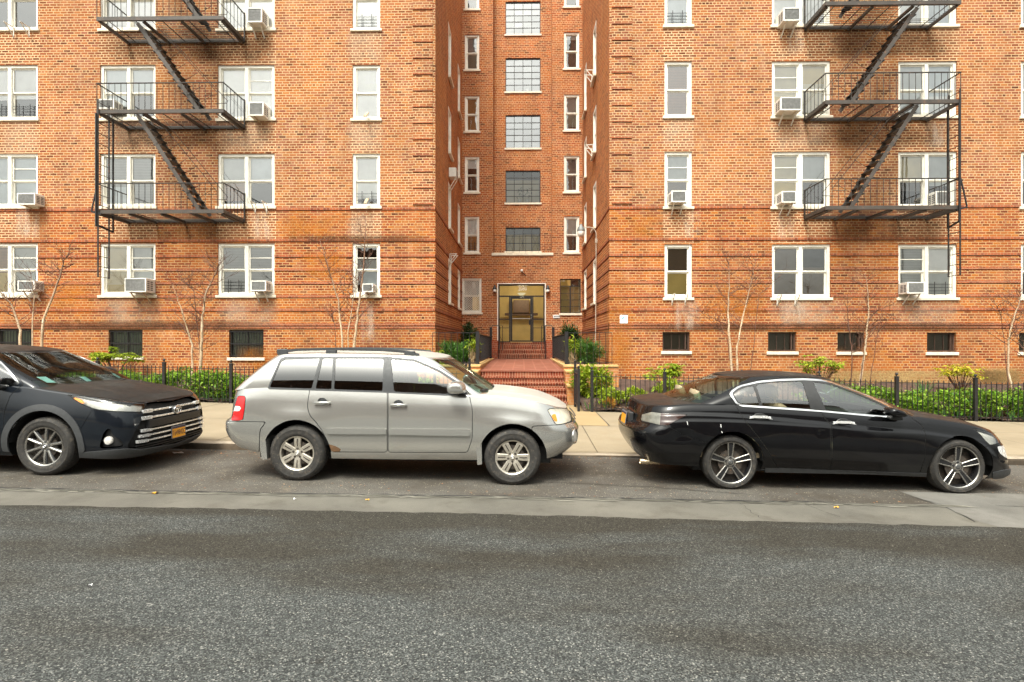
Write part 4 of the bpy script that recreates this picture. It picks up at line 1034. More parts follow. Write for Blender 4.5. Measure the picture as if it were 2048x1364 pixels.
# ================================================================== window air conditioners
def air_con(px0, px1, py0, py1, label, Yc=17.62, lean=0, kind=0, br=2, brm=None, face=0, dpt=None):
    """measured on the outer face; the case runs back into the window"""
    x0, z1 = PX(px0, py0, Yc); x1, z0 = PX(px1, py1, Yc)
    root = empty('air_conditioner', ((x0+x1)/2, YF, z0)); tag(root, label, 'air conditioner', 'air conditioners in the windows')
    I = Matrix.Translation((-(x0+x1)/2, -YF, -z0))
    w, h = x1-x0, z1-z0; D = dpt or (YF+.12-Yc)
    c = MB(I); t = .035
    c.cbox(x0, x1, Yc+.022, Yc+D, z0, z1, .012)
    # frame round the coil
    c.box(x0, x0+t, Yc, Yc+.021, z0, z1); c.box(x1-t, x1, Yc, Yc+.021, z0, z1); c.box(x0+t, x1-t, Yc, Yc+.021, z1-t, z1); c.box(x0+t, x1-t, Yc, Yc+.021, z0, z0+t)
    co = c.build('case', AC_W, root)
    g = MB(I); g.quad((x0+t,Yc+.014,z0+t),(x1-t,Yc+.014,z0+t),(x1-t,Yc+.014,z1-t),(x0+t,Yc+.014,z1-t))
    n = 9
    for q in range(n): 
        z = z0+t+(h-2*t)*(q+.5)/n; g.box(x0+t, x1-t, Yc+.004, Yc+.013, z-.004, z+.004)
    g.build('coil_grille', AC_G, root)
    for sx, s0 in ((x0-.002, 0), (x1+.002, 1)):
        s = MB(I)
        for q in range(2):
            ya = Yc+.06+q*.15
            for j in range(5): 
                z = z0+.06+(h-.12)*j/5; s.box(sx-.001 if s0 else sx-.004, sx+.004 if s0 else sx+.001, ya, ya+.11, z, z+(h-.12)/5*.62)
        s.build('side_louvre', AC_D, root)
    if br:
        for t in ((.22,.8) if br == 2 else (.5,)):
            x = x0+w*t; b = MB(I)
            b.bar((x, Yc+.02, z0-.013), (x, YF+.0, z0-.013), .028, .02); b.bar((x, Yc+.08, z0-.025), (x, YF-.012, z0-.30), .028, .028)
            b.build('bracket', brm or AC_BR, root)
    else:
        b = MB(I); b.bar((x0+w*.35, Yc+.04, z0-.013), (x0+w*.35, YF, z0-.06), .04, .02); b.build('bracket', brm or WOODB, root)
    return root
AC = [ (34,70,386,409,'small legless white air conditioner in the left edge window, above the string course',17.64,0),
 (35,69,561,581,'blue-tinted air conditioner in the ground-floor window at the left edge',17.64,2),
 (249,292,556,584,'large scratched air conditioner on two flat boards, ground-floor window beside the left drop ladder',17.55,2),
 (501,532,561,582,'small white air conditioner in the ground-floor window with dark venetian blinds',17.62,2),
 (196,228,198,217,'blue-grey air conditioner behind the railing of the left fire escape',17.7,0),
 (497,527,204,231,'air conditioner on a tan board right of the left fire escape, middle platform',17.6,0),
 (494,524,15,44,'white air conditioner at the top edge right of the left fire escape',17.6,2),
 (724,746,567,584,'small white air conditioner behind birch twigs, single ground-floor window of the left wing',17.68,0),
 (1343,1373,381,404,'white air conditioner on two white legs in the single window, right wing',17.6,2),
 (1561,1604,194,220,'large grey-faced air conditioner left of the middle platform of the right fire escape',17.55,2),
 (1564,1593,382,405,'white air conditioner left of the lowest platform of the right fire escape',17.6,2),
 (1567,1601,15,41,'bulky white air conditioner at the top edge left of the right fire escape',17.55,2),
 (1815,1850,564,587,'white air conditioner on yellowed legs in the ground-floor window under the right drop ladder',17.6,2),
 (1872,1903,382,409,'white air conditioner behind the lowest railing of the right fire escape',17.66,0)]
for a_ in AC: air_con(a_[0],a_[1],a_[2],a_[3],a_[4],a_[5],br=a_[6], brm=(WOODB if 'boards' in a_[4] or 'tan board' in a_[4] else None))
# air conditioner and empty brackets on the court walls
def bracket(P, out, label, long=.36, board=False, pair=.0):
    o = empty('air_conditioner_bracket', P); tag(o, label, 'bracket', 'empty air conditioner brackets')
    ox, oy = out
    for k in ((0, 1) if pair else (0,)):
        b = MB(); dx, dy = (-oy*pair*k, ox*pair*k)
        if board: b.bar((dx, dy, .10), (dx+ox*long*.8, dy+oy*long*.8, -.12), .085, .03)
        else:
            b.bar((dx,dy,.04),(dx+ox*long,dy+oy*long,.04), .026, .022); b.bar((dx+ox*long*.9,dy+oy*long*.9,.03),(dx+ox*.012,dy+oy*.012,-.26), .022, .022)
            b.bar((dx+ox*.012,dy+oy*.012,.04),(dx+ox*.012,dy+oy*.012,-.28), .022, .02)
        b.build('arm', WOODB if board else AC_BR, o)
    return o
def brk(px, py, label, **k):
    x, z = PX(px, py, YF-.06); bracket((x, YF-.058, z), (0,-1), label, **k)
brk(735,232,'grey board bracket below the white-blind single window, upper storey of the left wing',board=True)
brk(735,404,'grey board bracket below the guarded single window just above the left string course',board=True)
brk(511,410,'pair of thin white bracket arms right of the lowest left fire escape platform',pair=.36)
brk(1344,592,'pair of white bracket arms under the single dark ground-floor window of the right wing',pair=.40)
brk(1554,594,'pair of white bracket arms under the dark double ground-floor window',pair=.55)
brk(28,58,'pair of bracket arms under the topmost window at the left edge',pair=.5)
for (X, Y, Z, ox, lab, pr) in ((-XW+.05,21.15,5.05,1,'slanting white bracket arms on the left court wall, lowest pair',.5),(XW-.05,21.6,9.2,-1,'white bracket arms on the right court wall at mid height',-.5),(XW-.05,21.6,12.0,-1,'white bracket arms on the right court wall near the top of the photo',-.5)):
    bracket((X, Y, Z), (ox, 0), lab, .27, pair=pr*.8)
r_ = empty('air_conditioner', (-XW, 21.6, 8.0)); tag(r_, 'white air conditioner jutting out of the left court wall on slanting legs', 'air conditioner', 'air conditioners in the windows')
m_ = MB(); m_.cbox(-.05,.27,-.25,.25,0,.34,.012); m_.build('case', AC_W, r_); m_ = MB(); m_.quad((.274,-.2,.04),(.274,.2,.04),(.274,.2,.30),(.274,-.2,.30)); m_.build('coil_grille', AC_G, r_)
[MB().bar((.26,y,-.02),(.01,y,-.42),.025,.025).build('bracket', AC_BR, r_) for y in (-.18,.18)]
# ================================================================== wall lamps, sign, notice, security lamp, yard lamp
for s, px, lab in ((-1,989.5,'small dark wall lantern left of the glazed entrance door'),(1,1095.5,'small dark wall lantern right of the glazed entrance door')):
    x, z = PX(px, 579, YB-.08); o = empty('wall_lantern', (x, YB, z)); tag(o, lab, 'lantern', 'lanterns beside the door')
    m_ = MB(); m_.lathe([(.0,.20),(.03,.19),(.06,.10),(.10,.02),(.10,.0),(.0,.0)], 16, Matrix.Translation((0,-.12,0))); m_.box(-.03,.03,-.05,-.003,.02,.16); m_.build('hood', BLK, o, 2)
    m_ = MB(); m_.lathe([(.0,-.004),(.085,-.004),(.085,-.09),(.06,-.12),(0,-.125)], 16, Matrix.Translation((0,-.12,0))); m_.build('glass', LEDW, o, True)
    m_ = MB(); m_.lathe([(.0,-.126),(.05,-.126),(.05,-.15),(0,-.155)], 12, Matrix.Translation((0,-.12,0))); m_.build('base', BLK, o)
x, z = PX(1043.5, 541, YB-.05); o = empty('security_lamp', (x, YB, z)); tag(o, 'round white security lamp on the brick above the entrance door', 'lamp')
m_ = MB(Matrix.Translation((0,-.02,0)) @ Matrix.Rotation(R(90),4,'X')); m_.lathe([(0,0),(.045,0),(.045,.04),(.06,.06),(.055,.11),(.0,.13)], 16); m_.build('globe', LEDW, o, 2)
m_ = MB(); m_.tube([(.03,-.02,-.06),(.12,-.02,-.16),(.2,-.02,-.22)], .012, 6); m_.build('cable', BLK, o)
x, z = PX(1113, 633, YB-.01); o = empty('notice_plate', (x, YB, z)); tag(o, 'small blank-looking white plate on the brick right of the entrance door', 'plate')
m_ = MB(); m_.cbox(-.16,.16,-.03,-.004,-.075,.075,.006); m_.build('plate', SIGNW, o); m_ = MB(); [m_.box(-.11+.055*k,-.075+.055*k,-.0335,-.0305,-.03,.03) for k in range(5)]; m_.build('lettering', PLASTG, o)
x, z = PX(1247.5, 638.5, YF-.01); o = empty('wall_sign', (x, YF, z)); tag(o, 'square white sign with a teal feather mark on the corner of the right wing', 'sign')
m_ = MB(); m_.cbox(-.125,.125,-.025,-.004,-.13,.13,.004); m_.build('board', SIGNW, o)
m_ = MB(); m_.prism([(-.065,.0),(-.05,.045),(.005,.075),(.0,.04),(-.03,.01)], -.03, -.0255); m_.build('emblem', SIGNB, o)
m_ = MB(); [m_.box(-.07+.018*k,-.058+.018*k,-.0285,-.0255,-.045,-.03) for k in range(9)]; m_.build('lettering', SIGNB, o)
# yard lamp on a conduit pole along the court wall
o = empty('yard_lamp', (2.62, 20.6, 1.15)); tag(o, 'thin pole lamp with arched arm and ribbed head by the right court wall', 'lamp')
H = PX(1194, 455, 20.6)[1] - 1.15
xl = PX(1162, 455, 20.6)[0] - 2.62
m_ = MB(); pts = [(0,0,0),(.02,0,H*.5),(.03,0,H-.25)] + [(.03 - .26*(1-math.cos(t)), 0, H-.25+.26*math.sin(t)) for t in np.linspace(0,R(90),8)] + [(xl+.12,0,H+.0)]
m_.tube(pts, .019, 8); m_.box(-.01,.07,-.04,.04,H-.55,H-.40); m_.build('pole', M_plain('galvanised_pipe', (.48,.40,.32), .5, .3, var=.25, scale=10), o, 2)
m_ = MB(Matrix.Translation((xl,0,H-.12))); m_.lathe([(0,.24),(.05,.23),(.07,.16),(.12,.12),(.145,.02),(.145,-.01),(.0,-.01)], 20); m_.build('head', M_plain('lamp_head_grey', (.18,.185,.18), .5, .2), o, 2)
m_ = MB(Matrix.Translation((xl,0,H-.13))); m_.lathe([(0,-.001),(.13,-.001),(.14,-.06),(.115,-.16),(.09,-.18),(0,-.185)], 20); m_.build('glass_shade', LEDW, o, 2)
# ================================================================== iron fences
def fence(label, xa, xb, posts_x, group='low black fences along the beds'):
    root = empty('iron_fence', ((xa+xb)/2, fY((xa+xb)/2), walk_z((xa+xb)/2, 14))); tag(root, label, 'fence', group)
    I = Matrix.Translation(-root.location)
    zb = lambda x: walk_z(x, fY(x)) + .0
    sl = (fence_pts[1][1]-fence_pts[0][1])/(fence_pts[1][0]-fence_pts[0][0])
    px_ = sorted(p for p in posts_x if xa - .2 <= p <= xb + .2)
    for x in px_:
        m_ = MB(I); y = fY(x); z = zb(x)
        m_.box(x-.034,x+.034,y-.034,y+.034,z-.1,z+.985); m_.cbox(x-.042,x+.042,y-.042,y+.042,z+.986,z+1.005,.006); m_.lathe([(.0,0),(.014,0),(.012,.02),(.03,.035),(.036,.055),(.026,.08),(0,.09)], 12, Matrix.Translation((x,y,z+1.005)))
        m_.build('post', BLK, root)
    ends = [xa] + px_ + [xb]
    for a, b in zip(ends[:-1], ends[1:]):
        if b - a < .15: continue
        m_ = MB(I); n = max(1, round((b-a)/.1145))
        m_.bar((a, fY(a), zb(a)+.86), (b, fY(b), zb(b)+.86), .02, .014); m_.bar((a, fY(a), zb(a)+.10), (b, fY(b), zb(b)+.10), .02, .014)
        for k in range(1, n):
            x = a+(b-a)*k/n; y = fY(x); z = zb(x); m_.box(x-.0068,x+.0068,y-.0068,y+.0068,z+.02,z+.895); 
            m_.add([(x-.009,y-.009,z+.895),(x+.009,y-.009,z+.895),(x+.009,y+.009,z+.895),(x-.009,y+.009,z+.895),(x,y,z+.93)],[(0,1,4),(1,2,4),(2,3,4),(3,0,4)])
        m_.build('picket_panel', BLK, root)
postL = [PX(p, 780, 14.3)[0] for p in (-120, 20, 181, 320.5, 459.5, 598, 735, 872)]; postR = [PX(p, 780, 13.6)[0] for p in (1187, 1334, 1488, 1640, 1791, 1942, 2095)]
xgl, xgr = -1.45, 1.42
fence('low black picket fence behind the two SUVs', -13, xgl-.05, postL)
fence('low black picket fence behind the black sedan', xgr+.12, 13, postR)
# gates folded back beside the bottom steps
for s, lab in ((1,'narrow black iron gate standing open at the foot of the steps on the right'),(-1,'black iron gate with scrolled top half hidden by the silver car left of the steps')):
    x = s*1.37; y0 = fY(x)+.02; z = walk_z(x, y0)
    o = empty('iron_gate', (x, y0, z)); tag(o, lab, 'gate', 'gates of the entrance path')
    for yy in (0, .92): m_ = MB(); m_.box(-.03,.03,yy-.03,yy+.03,-.02,1.04+yy*.12); m_.lathe([(0,0),(.03,.02),(.036,.045),(.0,.08)],10,Matrix.Translation((0,yy,1.038+yy*.12))); m_.build('post', BLK, o, 2)
    m_ = MB()
    for zz in (.12,.90): m_.box(-.012,.012,.032,.888,zz-.015,zz+.015)
    for k in range(12): yy = .07+.80*k/11; m_.box(-.008,.008,yy-.008,yy+.008,.136,.884)
    for k in range(5): m_.tube([(0,.1+.17*k+.06*math.cos(t),.95+.06*math.sin(t)) for t in np.linspace(0,R(330),12)], .007, 5)
    m_.build('bars', BLK, o)
# dense railings along the landing and thin cross railings on the planters
for s in (-1, 1):
    xr_ = s*(XS+.13)
    o = empty('landing_railing', (xr_, 17, 1.17)); tag(o, ('tall black bar railing along the left side of the tiled landing' if s < 0 else 'tall black bar railing along the right side of the tiled landing'), 'railing', 'bar railings beside the landing')
    m_ = MB()
    m_.box(-.05,.05,-.05,.05,0,.97); m_.build('post', BLK, o); m_ = MB(); m_.box(-.045,.045,6.95,7.05,0,1.30); m_.build('post', BLK, o)
    m_ = MB(); m_.bar((0,.05,.90),(0,6.95,.90),.03,.02); m_.bar((0,.05,.08),(0,6.95,.08),.03,.02)
    for k in range(1,60): m_.box(-.009,.009,.05+6.9*k/60-.009,.05+6.9*k/60+.009,.09,.89)
    m_.build('bars', BLK, o)
    o = empty('planter_railing', (s*2.0, 17.05, 1.15)); tag(o, ('thin black railing across the left planter, from the landing to the wing' if s < 0 else 'thin black railing across the right planter, from the landing to the wing'), 'railing', 'thin railings across the planters')
    m_ = MB(); a, b = (s*(XS+.19)-s*2.0, s*2.66-s*2.0); zt_ = PX(1024, 665.5, 17.05)[1]-1.15
    m_.bar((a,0,zt_),(b,0,zt_),.022,.018); m_.bar((a,0,.07),(b,0,.07),.022,.014)
    for k in range(0,8): x = a+(b-a)*k/7; m_.tube([(x,0,0),(x,0,zt_)],.0085,5)
    m_.build('bars', BLK, o)
    # handrail of the upper flight
    o = empty('stair_handrail', (s*1.0, 24.9, 1.14)); tag(o, ('black wrought handrail of the upper steps, left of the door' if s < 0 else 'black wrought handrail of the upper steps, right of the door'), 'handrail', 'handrails of the upper steps')
    m_ = MB(); i = -s*.0
    m_.tube([(s*.30,-.1,1.42),(i,-.1,1.42),(i,.95,1.45)],.017,6)
    for yy in (-.1,.45,.95): m_.box(i-.013,i+.013,yy-.013,yy+.013,0 if yy<0 else .175*(1+yy/.3*.9),1.42)
    m_.tube([(i,.0,.9),(i,.1,1.0),(i,.25,.9),(i,.35,1.05)],.01,5); m_.tube([(s*.30,-.1,.3),(s*.30,-.1,1.42)],.014,6)
    m_.tube([(i-s*.16,-.1,.35),(i-s*.16,-.1,1.42),(i,-.1,1.42)],.014,6); m_.tube([(i-s*.16,-.1,.75),(i-s*.05,-.1,.95),(i,-.1,1.0)],.010,5)
    m_.build('rail', BLK, o)
# ================================================================== vegetation
def blade_tuft(name, P, n, h, label, mat, group, w=.022, spread=.10, seed=1, cat='plant'):
    rr = random.Random(seed); o = None; m_ = MB()
    for _ in range(n):
        a = rr.uniform(0, 6.283); r0 = spread*math.sqrt(rr.random()); ln = h*rr.uniform(.6,1.1); lean = rr.uniform(.05,.45)
        p = Vector((r0*math.cos(a), r0*math.sin(a), 0)); d = Vector((math.cos(a)*lean, math.sin(a)*lean, 1)); pr = None
        s = Vector((-math.sin(a), math.cos(a), 0)) * w
        vs = []
        for k in range(5):
            t = k/4; q = p + d*ln*t + Vector((math.cos(a), math.sin(a), 0))*lean*ln*t*t*.7 - Vector((0,0,1))*ln*lean*t*t*.35
            ww = (1-t)**.6*(.6+t*.8) if k < 4 else 0
            vs += [q - s*ww, q + s*ww]
        m_.add(vs, [(0,1,3,2),(2,3,5,4),(4,5,7,6),(6,7,9,8)])
    o = m_.build(name, mat); o.location = P; return tag(o, label, cat, group)
def bush(name, P, rx, ry, rz, n, ls, label, mat, group=None, seed=1, asp=.45, stems=6, shape=None, cat='shrub', up=.2, core=.72, stem_mat=None):
    """leaf clumps spread through an uneven volume, carried by stems"""
    rr = random.Random(seed); root = empty(name, P); tag(root, label, cat, group)
    lf = MB(); clumps = []
    nc = max(8, n//22)
    for _ in range(nc):
        while True:
            u = Vector((rr.uniform(-1,1), rr.uniform(-1,1), rr.uniform(-1,1)))
            if core*.6 < u.length < 1: break
        k = rr.uniform(.75,1.08)
        clumps.append(Vector((u.x*rx*k, u.y*ry*k, rz + u.z*rz*k)))
    for c in clumps:
        outw = Vector((c.x/rx, c.y/ry, (c.z-rz)/rz)).normalized()
        for _ in range(n//nc):
            q = c + Vector((rr.gauss(0,1)*rx, rr.gauss(0,1)*ry, rr.gauss(0,1)*rz))*.13
            if q.z < .02: q.z = .02
            d = Vector((rr.gauss(0,1), rr.gauss(0,1), rr.gauss(0,1)+up)) + outw*1.0
            leaf(lf, q, ls*rr.uniform(.6,1.3), d, asp, rr)
    lf.build('foliage', mat, root)
    st = MB()
    for k in range(stems):
        c = clumps[rr.randrange(len(clumps))]; b = Vector((rr.gauss(0,.05), rr.gauss(0,.05), 0)); m = (b+c)*.5 + Vector((rr.gauss(0,.04), rr.gauss(0,.04), 0))
        st.tube([b, m, c], [.012,.009,.004], 5)
    st.build('stems', stem_mat or TWIG, root); return root
# hedges: one clipped run behind each fence
def hedge(label, xa, xb, h, dep, n, seed, gaps=()):
    rr = random.Random(seed); xm = (xa+xb)/2; root = empty('hedge', (xm, fY(xm)+.5, bed_z(xm, fY(xm)+.5))); tag(root, label, 'hedge', 'hedges behind the fence')
    lf = MB(Matrix.Translation(-root.location)); 
    hh = lambda x: h*(1 + .12*math.sin(x*2.1+seed) + .08*math.sin(x*5.3) + .05*math.sin(x*11.7))
    nc = n//12
    for _ in range(nc):
        x = rr.uniform(xa, xb); H = hh(x)
        if math.sin(x*4.3+seed)+math.sin(x*9.1) > 1.45: continue
        if rr.random() < .66: y = rr.uniform(-.5,.5)*dep; z = H*rr.uniform(.78,1.10)
        else: y = -dep*.5 - rr.gauss(0,.05); z = H*rr.uniform(.18,1)
        f = fY(x)+.16+dep*.5; zb = bed_z(x, f+y)
        d0 = Vector((0,-.5,.6))
        for _ in range(12):
            q = Vector((x+rr.gauss(0,.06), f+y+rr.gauss(0,.05), zb+z+rr.gauss(0,.05)))
            leaf(lf, q, rr.uniform(.055,.10), Vector((rr.gauss(0,1), rr.gauss(0,.8)-.4, rr.gauss(0,.8)+.4)), .6, rr)
    lf.build('foliage', LF_HEDGE, root)
    st = MB(Matrix.Translation(-root.location)); x = xa
    while x < xb:
        f = fY(x)+.16+dep*.5; zb = bed_z(x, f)
        for k in range(3): st.tube([(x+rr.uniform(-.1,.1), f+rr.uniform(-.1,.1), zb-.02),(x+rr.uniform(-.2,.2), f+rr.uniform(-.2,.2), zb+h*.85)], [.011,.004], 5)
        x += .28
    st.build('stems', TWIG, root)
hedge('leafy green hedge behind the fence between the dark blue and silver cars', -12.5, -6.9, .43, .8, 17000, 1)
hedge('leafy green hedge behind the left fence, hidden mostly by the silver car', -6.7, -2.2, .42, .8, 7000, 2)
hedge('leafy green hedge beyond the hood of the black sedan', 6.9, 12.8, .38, .8, 17000, 3)
# blades (bulb leaves) along the fence
bk = 0
for px in (392,406,428,441,470, 1182,1216,1452,1705,1785,1809,1834,1866,1885,1905,1925,1958,1985,2010,2033):
    left = px < 1000; yb = 14.35 if left else 13.7
    x = PX(px, 780, yb)[0]; y = fY(x)+.09; bk += 1
    where = {True:'left',False:'right'}[left]
    blade_tuft('bulb_plant', (x, y, bed_z(x,y)-.01), 11, .30, ('tuft of green strap leaves in the mulch behind the fence, between the two SUVs' if left else 'tuft of green strap leaves in the mulch beside the open entrance gate' if px < 1300 else 'single tuft of green strap leaves seen over the sedan boot' if px < 1500 else 'tuft of green strap leaves at the hedge foot beyond the sedan hood'), LF_BLADE, 'strap-leaved tufts along the fence', .011, .07, seed=bk)
# rhododendron-like shrubs with bright new leaves
def rhodo(px, py_top, py_base, Y, w_px, label, mat, seed, n=620, ls=.18):
    x, zt_ = PX(px, py_top, Y); zb = bed_z(x, Y); s = F/Y; rx = w_px/2/s; h = zt_-zb
    rr = random.Random(seed); root = empty('rhododendron', (x, Y, zb)); tag(root, label, 'shrub', 'bright-leaved shrubs by the wall')
    lf, st = MB(), MB()
    nb = 20
    for k in range(nb):
        a = rr.uniform(0, 6.283); r0 = rx*math.sqrt(rr.uniform(.05,1)); tip = Vector((r0*math.cos(a), r0*math.sin(a)*.8, h*rr.uniform(.66,1.0)*(1-.22*(r0/rx)**2)))
        st.tube([(rr.gauss(0,.03), rr.gauss(0,.03), 0), tip*.55 + Vector((0,0,-.05*h)), tip], [.014,.010,.005], 5)
        for j in range(3):
            c = tip + Vector((rr.gauss(0,.09), rr.gauss(0,.09), rr.gauss(0,.06)))
            m = n//nb//3
            for q in range(m):                                   # whorl of long leaves
                b = 6.283*q/m + rr.uniform(-.2,.2)
                leaf(lf, c, ls*rr.uniform(.7,1.15), Vector((math.cos(b), math.sin(b), rr.uniform(-.35,.35))), .34, rr, .6)
    lf.build('foliage', mat, root); st.build('stems', TWIG, root)
rhodo(228, 699, 750, 17.2, 86, 'lime-leaved shrub by the basement window behind the dark blue car', LF_LIME, 1)
rhodo(856, 699, 745, 17.3, 50, 'small lime shrub just above the roof of the silver car', LF_LIME, 2, 240)
rhodo(1329, 727, 790, 16.0, 66, 'round-headed lime shrub by the fence post left of the black sedan', LF_LIME, 3)
rhodo(1638, 713, 770, 16.6, 84, 'yellow-green shrub behind the roof of the black sedan', LF_LIME, 4, 420, .18)
rhodo(1921, 722, 775, 16.4, 72, 'sparse yellow-leaved shrub beyond the sedan hood', LF_YEL, 5, 300)
# planter shrubs
for s, px, lab in ((-1, 941, 'dense round dark bush by the door, left planter'), (1, 1139, 'dense round dark bush by the door, right planter')):
    x, zt_ = PX(px, 648, 22.5); bush('round_bush', (x, 22.5, 1.10), .40, .40, (zt_-1.10)/2, 2600, .14, lab, LF_DK, 'round bushes by the door', 20+s, .3)
for s, px, lab in ((-1, 908, 'bright green grassy shrub in the left planter above the silver car'), (1, 1171, 'bright green grassy shrub in the right planter')):
    x, zt_ = PX(px, 687, 18.2)
    bush('grassy_shrub', (x, 18.2, 1.10), .50, .44, (zt_-1.1)/2+.03, 2100, .16, lab, LF_GR, 'grassy shrubs in the planters', 30+s, .16, up=.8)
for s, px, lab in ((-1, 945, 'leggy shrub with bare tan canes in the left planter'), (1, 1144, 'leggy shrub with bare tan canes in the right planter')):
    x, zt_ = PX(px, 672, 17.6); rr = random.Random(50+s)
    root = empty('leggy_shrub', (x, 17.6, 1.10)); tag(root, lab, 'shrub', 'leggy shrubs in the planters')
    st, lf = MB(), MB()
    for k in range(34):
        a = rr.uniform(0,6.283); r0 = rr.uniform(.02,.16); h = rr.uniform(.3,.62); p = [Vector((rr.gauss(0,.03),rr.gauss(0,.03),0))]
        for q in range(1,5): p.append(Vector((r0*math.cos(a)*q/4+rr.gauss(0,.025), r0*math.sin(a)*q/4+rr.gauss(0,.025), h*q/4)))
        st.tube(p, [.010,.009,.008,.006,.004], 5)
    for k in range(150): leaf(lf, Vector((rr.gauss(.0,.10), rr.gauss(0,.10), rr.gauss(.62,.12))), rr.uniform(.09,.17), Vector((rr.gauss(0,1),rr.gauss(0,1),rr.gauss(0,.6)+.1)), .4, rr)
    st.build('canes', STEM, root); lf.build('foliage', LF_LIME, root)
# shrubs right of the gate
def bpx(px, pyt, Y, rx, n, ls, label, mat, seed, group='leafy shrubs in the right bed', asp=.45, name='leafy_shrub', up=.3):
    x, zt_ = PX(px, pyt, Y); zb = bed_z(x, Y); return bush(name, (x, Y, zb), rx, rx*.8, max(.12,(zt_-zb)/2), n, ls, label, mat, group, seed, asp, up=up)
bpx(1184, 729, 15.3, .55, 2300, .11, 'large yellow-green shrub just right of the open gate', LF_LIME, 61)
bpx(1218, 778, 14.35, .34, 900, .10, 'low lime shrub behind the fence right of the gate', LF_LIME, 62)
bpx(1268, 775, 14.6, .38, 900, .10, 'low bright shrub behind the fence, left of the trunk lid of the sedan', LF_LIME, 63)
bpx(1345, 760, 14.9, .45, 900, .11, 'yellow-green shrub seen over the rear of the sedan', LF_LIME, 64)
bpx(1219, 806, 14.0, .17, 260, .08, 'small dry orange grass clump in the mulch', LF_ORG, 65, None, .2, 'dry_grass_clump', .8)
bpx(1283, 800, 13.95, .14, 200, .08, 'small dark purple-brown plant at the fence beside the sedan bumper', LF_LITTER, 66, None, .5, 'dark_plant')
for i, px in enumerate((1165, 1196, 1690, 1880)):
    x, z = PX(px, 760, 15.6); blade_tuft('grass_tuft', (x, 15.6 if px < 1300 else 16.2, bed_z(x, 15.6 if px < 1300 else 16.2)-.02), 40, .50, ('arching grass clump touching the open gate','arching grass clump between the gate and the first fence post','arching grass clump above the sedan windscreen','arching grass clump under the yellow-leaved shrub')[i], LF_BLADE, 'grass clumps in the right bed', .012, .12, seed=80+i)
# ------------------------------------------------------------------ young birches, almost bare
def birch(label, Y, stems, seed, dens=1.0, twigmat=None):
    """stems: list of pixel polylines measured in the photo, first point at the ground"""
    rr = random.Random(seed); b0 = stems[0][0][0]; x, _ = PX(b0[0], b0[1], Y); zb = bed_z(x, Y); root = empty('birch_tree', (x, Y, zb)); tag(root, label, 'tree', 'young bare birches in the beds')
    tw = MB()
    def grow(p, d, L, r, lvl):
        pts = [p.copy()]; n = 5
        for k in range(n):
            d = (d + Vector((rr.gauss(0,.13), rr.gauss(0,.13), rr.gauss(0,.10)+.05))).normalized(); p = p + d*L/n; pts.append(p.copy())
        tw.tube(pts, [r*(1-.75*k/n) for k in range(n+1)], 4, False)
        if lvl > 0:
            for k in range(rr.randint(3,5)):
                q = pts[rr.randint(1,n)]; a = rr.uniform(0,6.283); dd = (d + Vector((math.cos(a)*.8, math.sin(a)*.6, rr.uniform(-.25,.55)))).normalized()
                grow(q, dd, L*rr.uniform(.45,.75), max(.0032, r*.6), lvl-1)
    for pl, r0 in stems:
        r0 *= .92; W = []; yo = 0
        for i, (px, py) in enumerate(pl):
            X, Z = PX(px, py, Y); W.append(Vector((X-x, rr.uniform(-.12,.12)*(i>0), Z-zb)))
        W[0].z = -.05
        # refine
        P = []
        for i in range(len(W)-1):
            for k in range(6):
                t = k/6; P.append(W[i].lerp(W[i+1], t) + Vector((rr.gauss(0,.008), rr.gauss(0,.008), 0)))
        P.append(W[-1]); n = len(P)
        m_ = MB(); m_.tube(P, [r0*(1-.80*(i/(n-1))**.9) for i in range(n)], 8); m_.build('trunk', BIRCH if r0 > .022 else (twigmat or TWIG), root, True)
        for i in range(int(n*.38), n):
            for q in range(2 if rr.random() < .8*dens else 1):
                if rr.random() < .92*dens:
                    a = rr.uniform(0,6.283); t = i/n
                    d = Vector((math.cos(a), math.sin(a)*.7, rr.uniform(.25,1.0)))
                    grow(P[i], d.normalized(), rr.uniform(.35,.95)*(1.15-.55*t), r0*.17*(1.2-t)+.0048, 1 if t > .45 or rr.random() < .5 else 0)
    # ragged buds
    tw.build('branches', twigmat or TWIG, root)
birch('pale birch with three stems leaning apart, behind the roof of the dark blue SUV', 16.6, [(((42,760),(35,660),(20,610),(0,580)),.052),(((80,760),(92,640),(112,560),(124,520),(140,510)),.046),(((64,760),(66,640),(70,590),(60,540)),.026)], 1)
birch('twin-stemmed white birch between the two barred basement windows', 16.0, [(((386,765),(380,690),(368,620),(350,570)),.038),(((401,765),(404,690),(407,640),(412,590),(432,540),(441,528)),.052),(((395,765),(399,700),(406,650)),.035),(((407,600),(390,580),(362,560)),.018)], 2)
birch('tall three-stemmed birch behind the roof rails of the silver SUV', 16.4, [(((705,765),(708,690),(718,610),(728,520),(731,440)),.055),(((688,765),(687,680),(676,600),(660,540),(638,480)),.040),(((696,765),(698,660),(706,590),(710,550)),.026),(((676,765),(668,650),(660,630)),.014)], 3)
birch('thin white twin-stemmed birch left of the dark double window, behind the sedan roof', 16.4, [(((1467,770),(1456,680),(1455,620),(1457,570),(1455,520)),.042),(((1475,770),(1473,690),(1490,620),(1505,560),(1512,520)),.036),(((1462,770),(1460,735),(1452,670),(1420,640),(1394,618)),.014),(((1497,615),(1520,590),(1550,563)),.014)], 4, .9)
birch('slender birch with one dark stem right of the sedan roof, before two basement windows', 16.4, [(((1718,770),(1728,730),(1736,670),(1742,625),(1738,580),(1734,545)),.040),(((1700,770),(1701,720),(1699,640),(1692,590)),.020),(((1720,760),(1725,690),(1722,655)),.016),(((1737,665),(1760,640),(1802,638)),.012)], 5, .9)
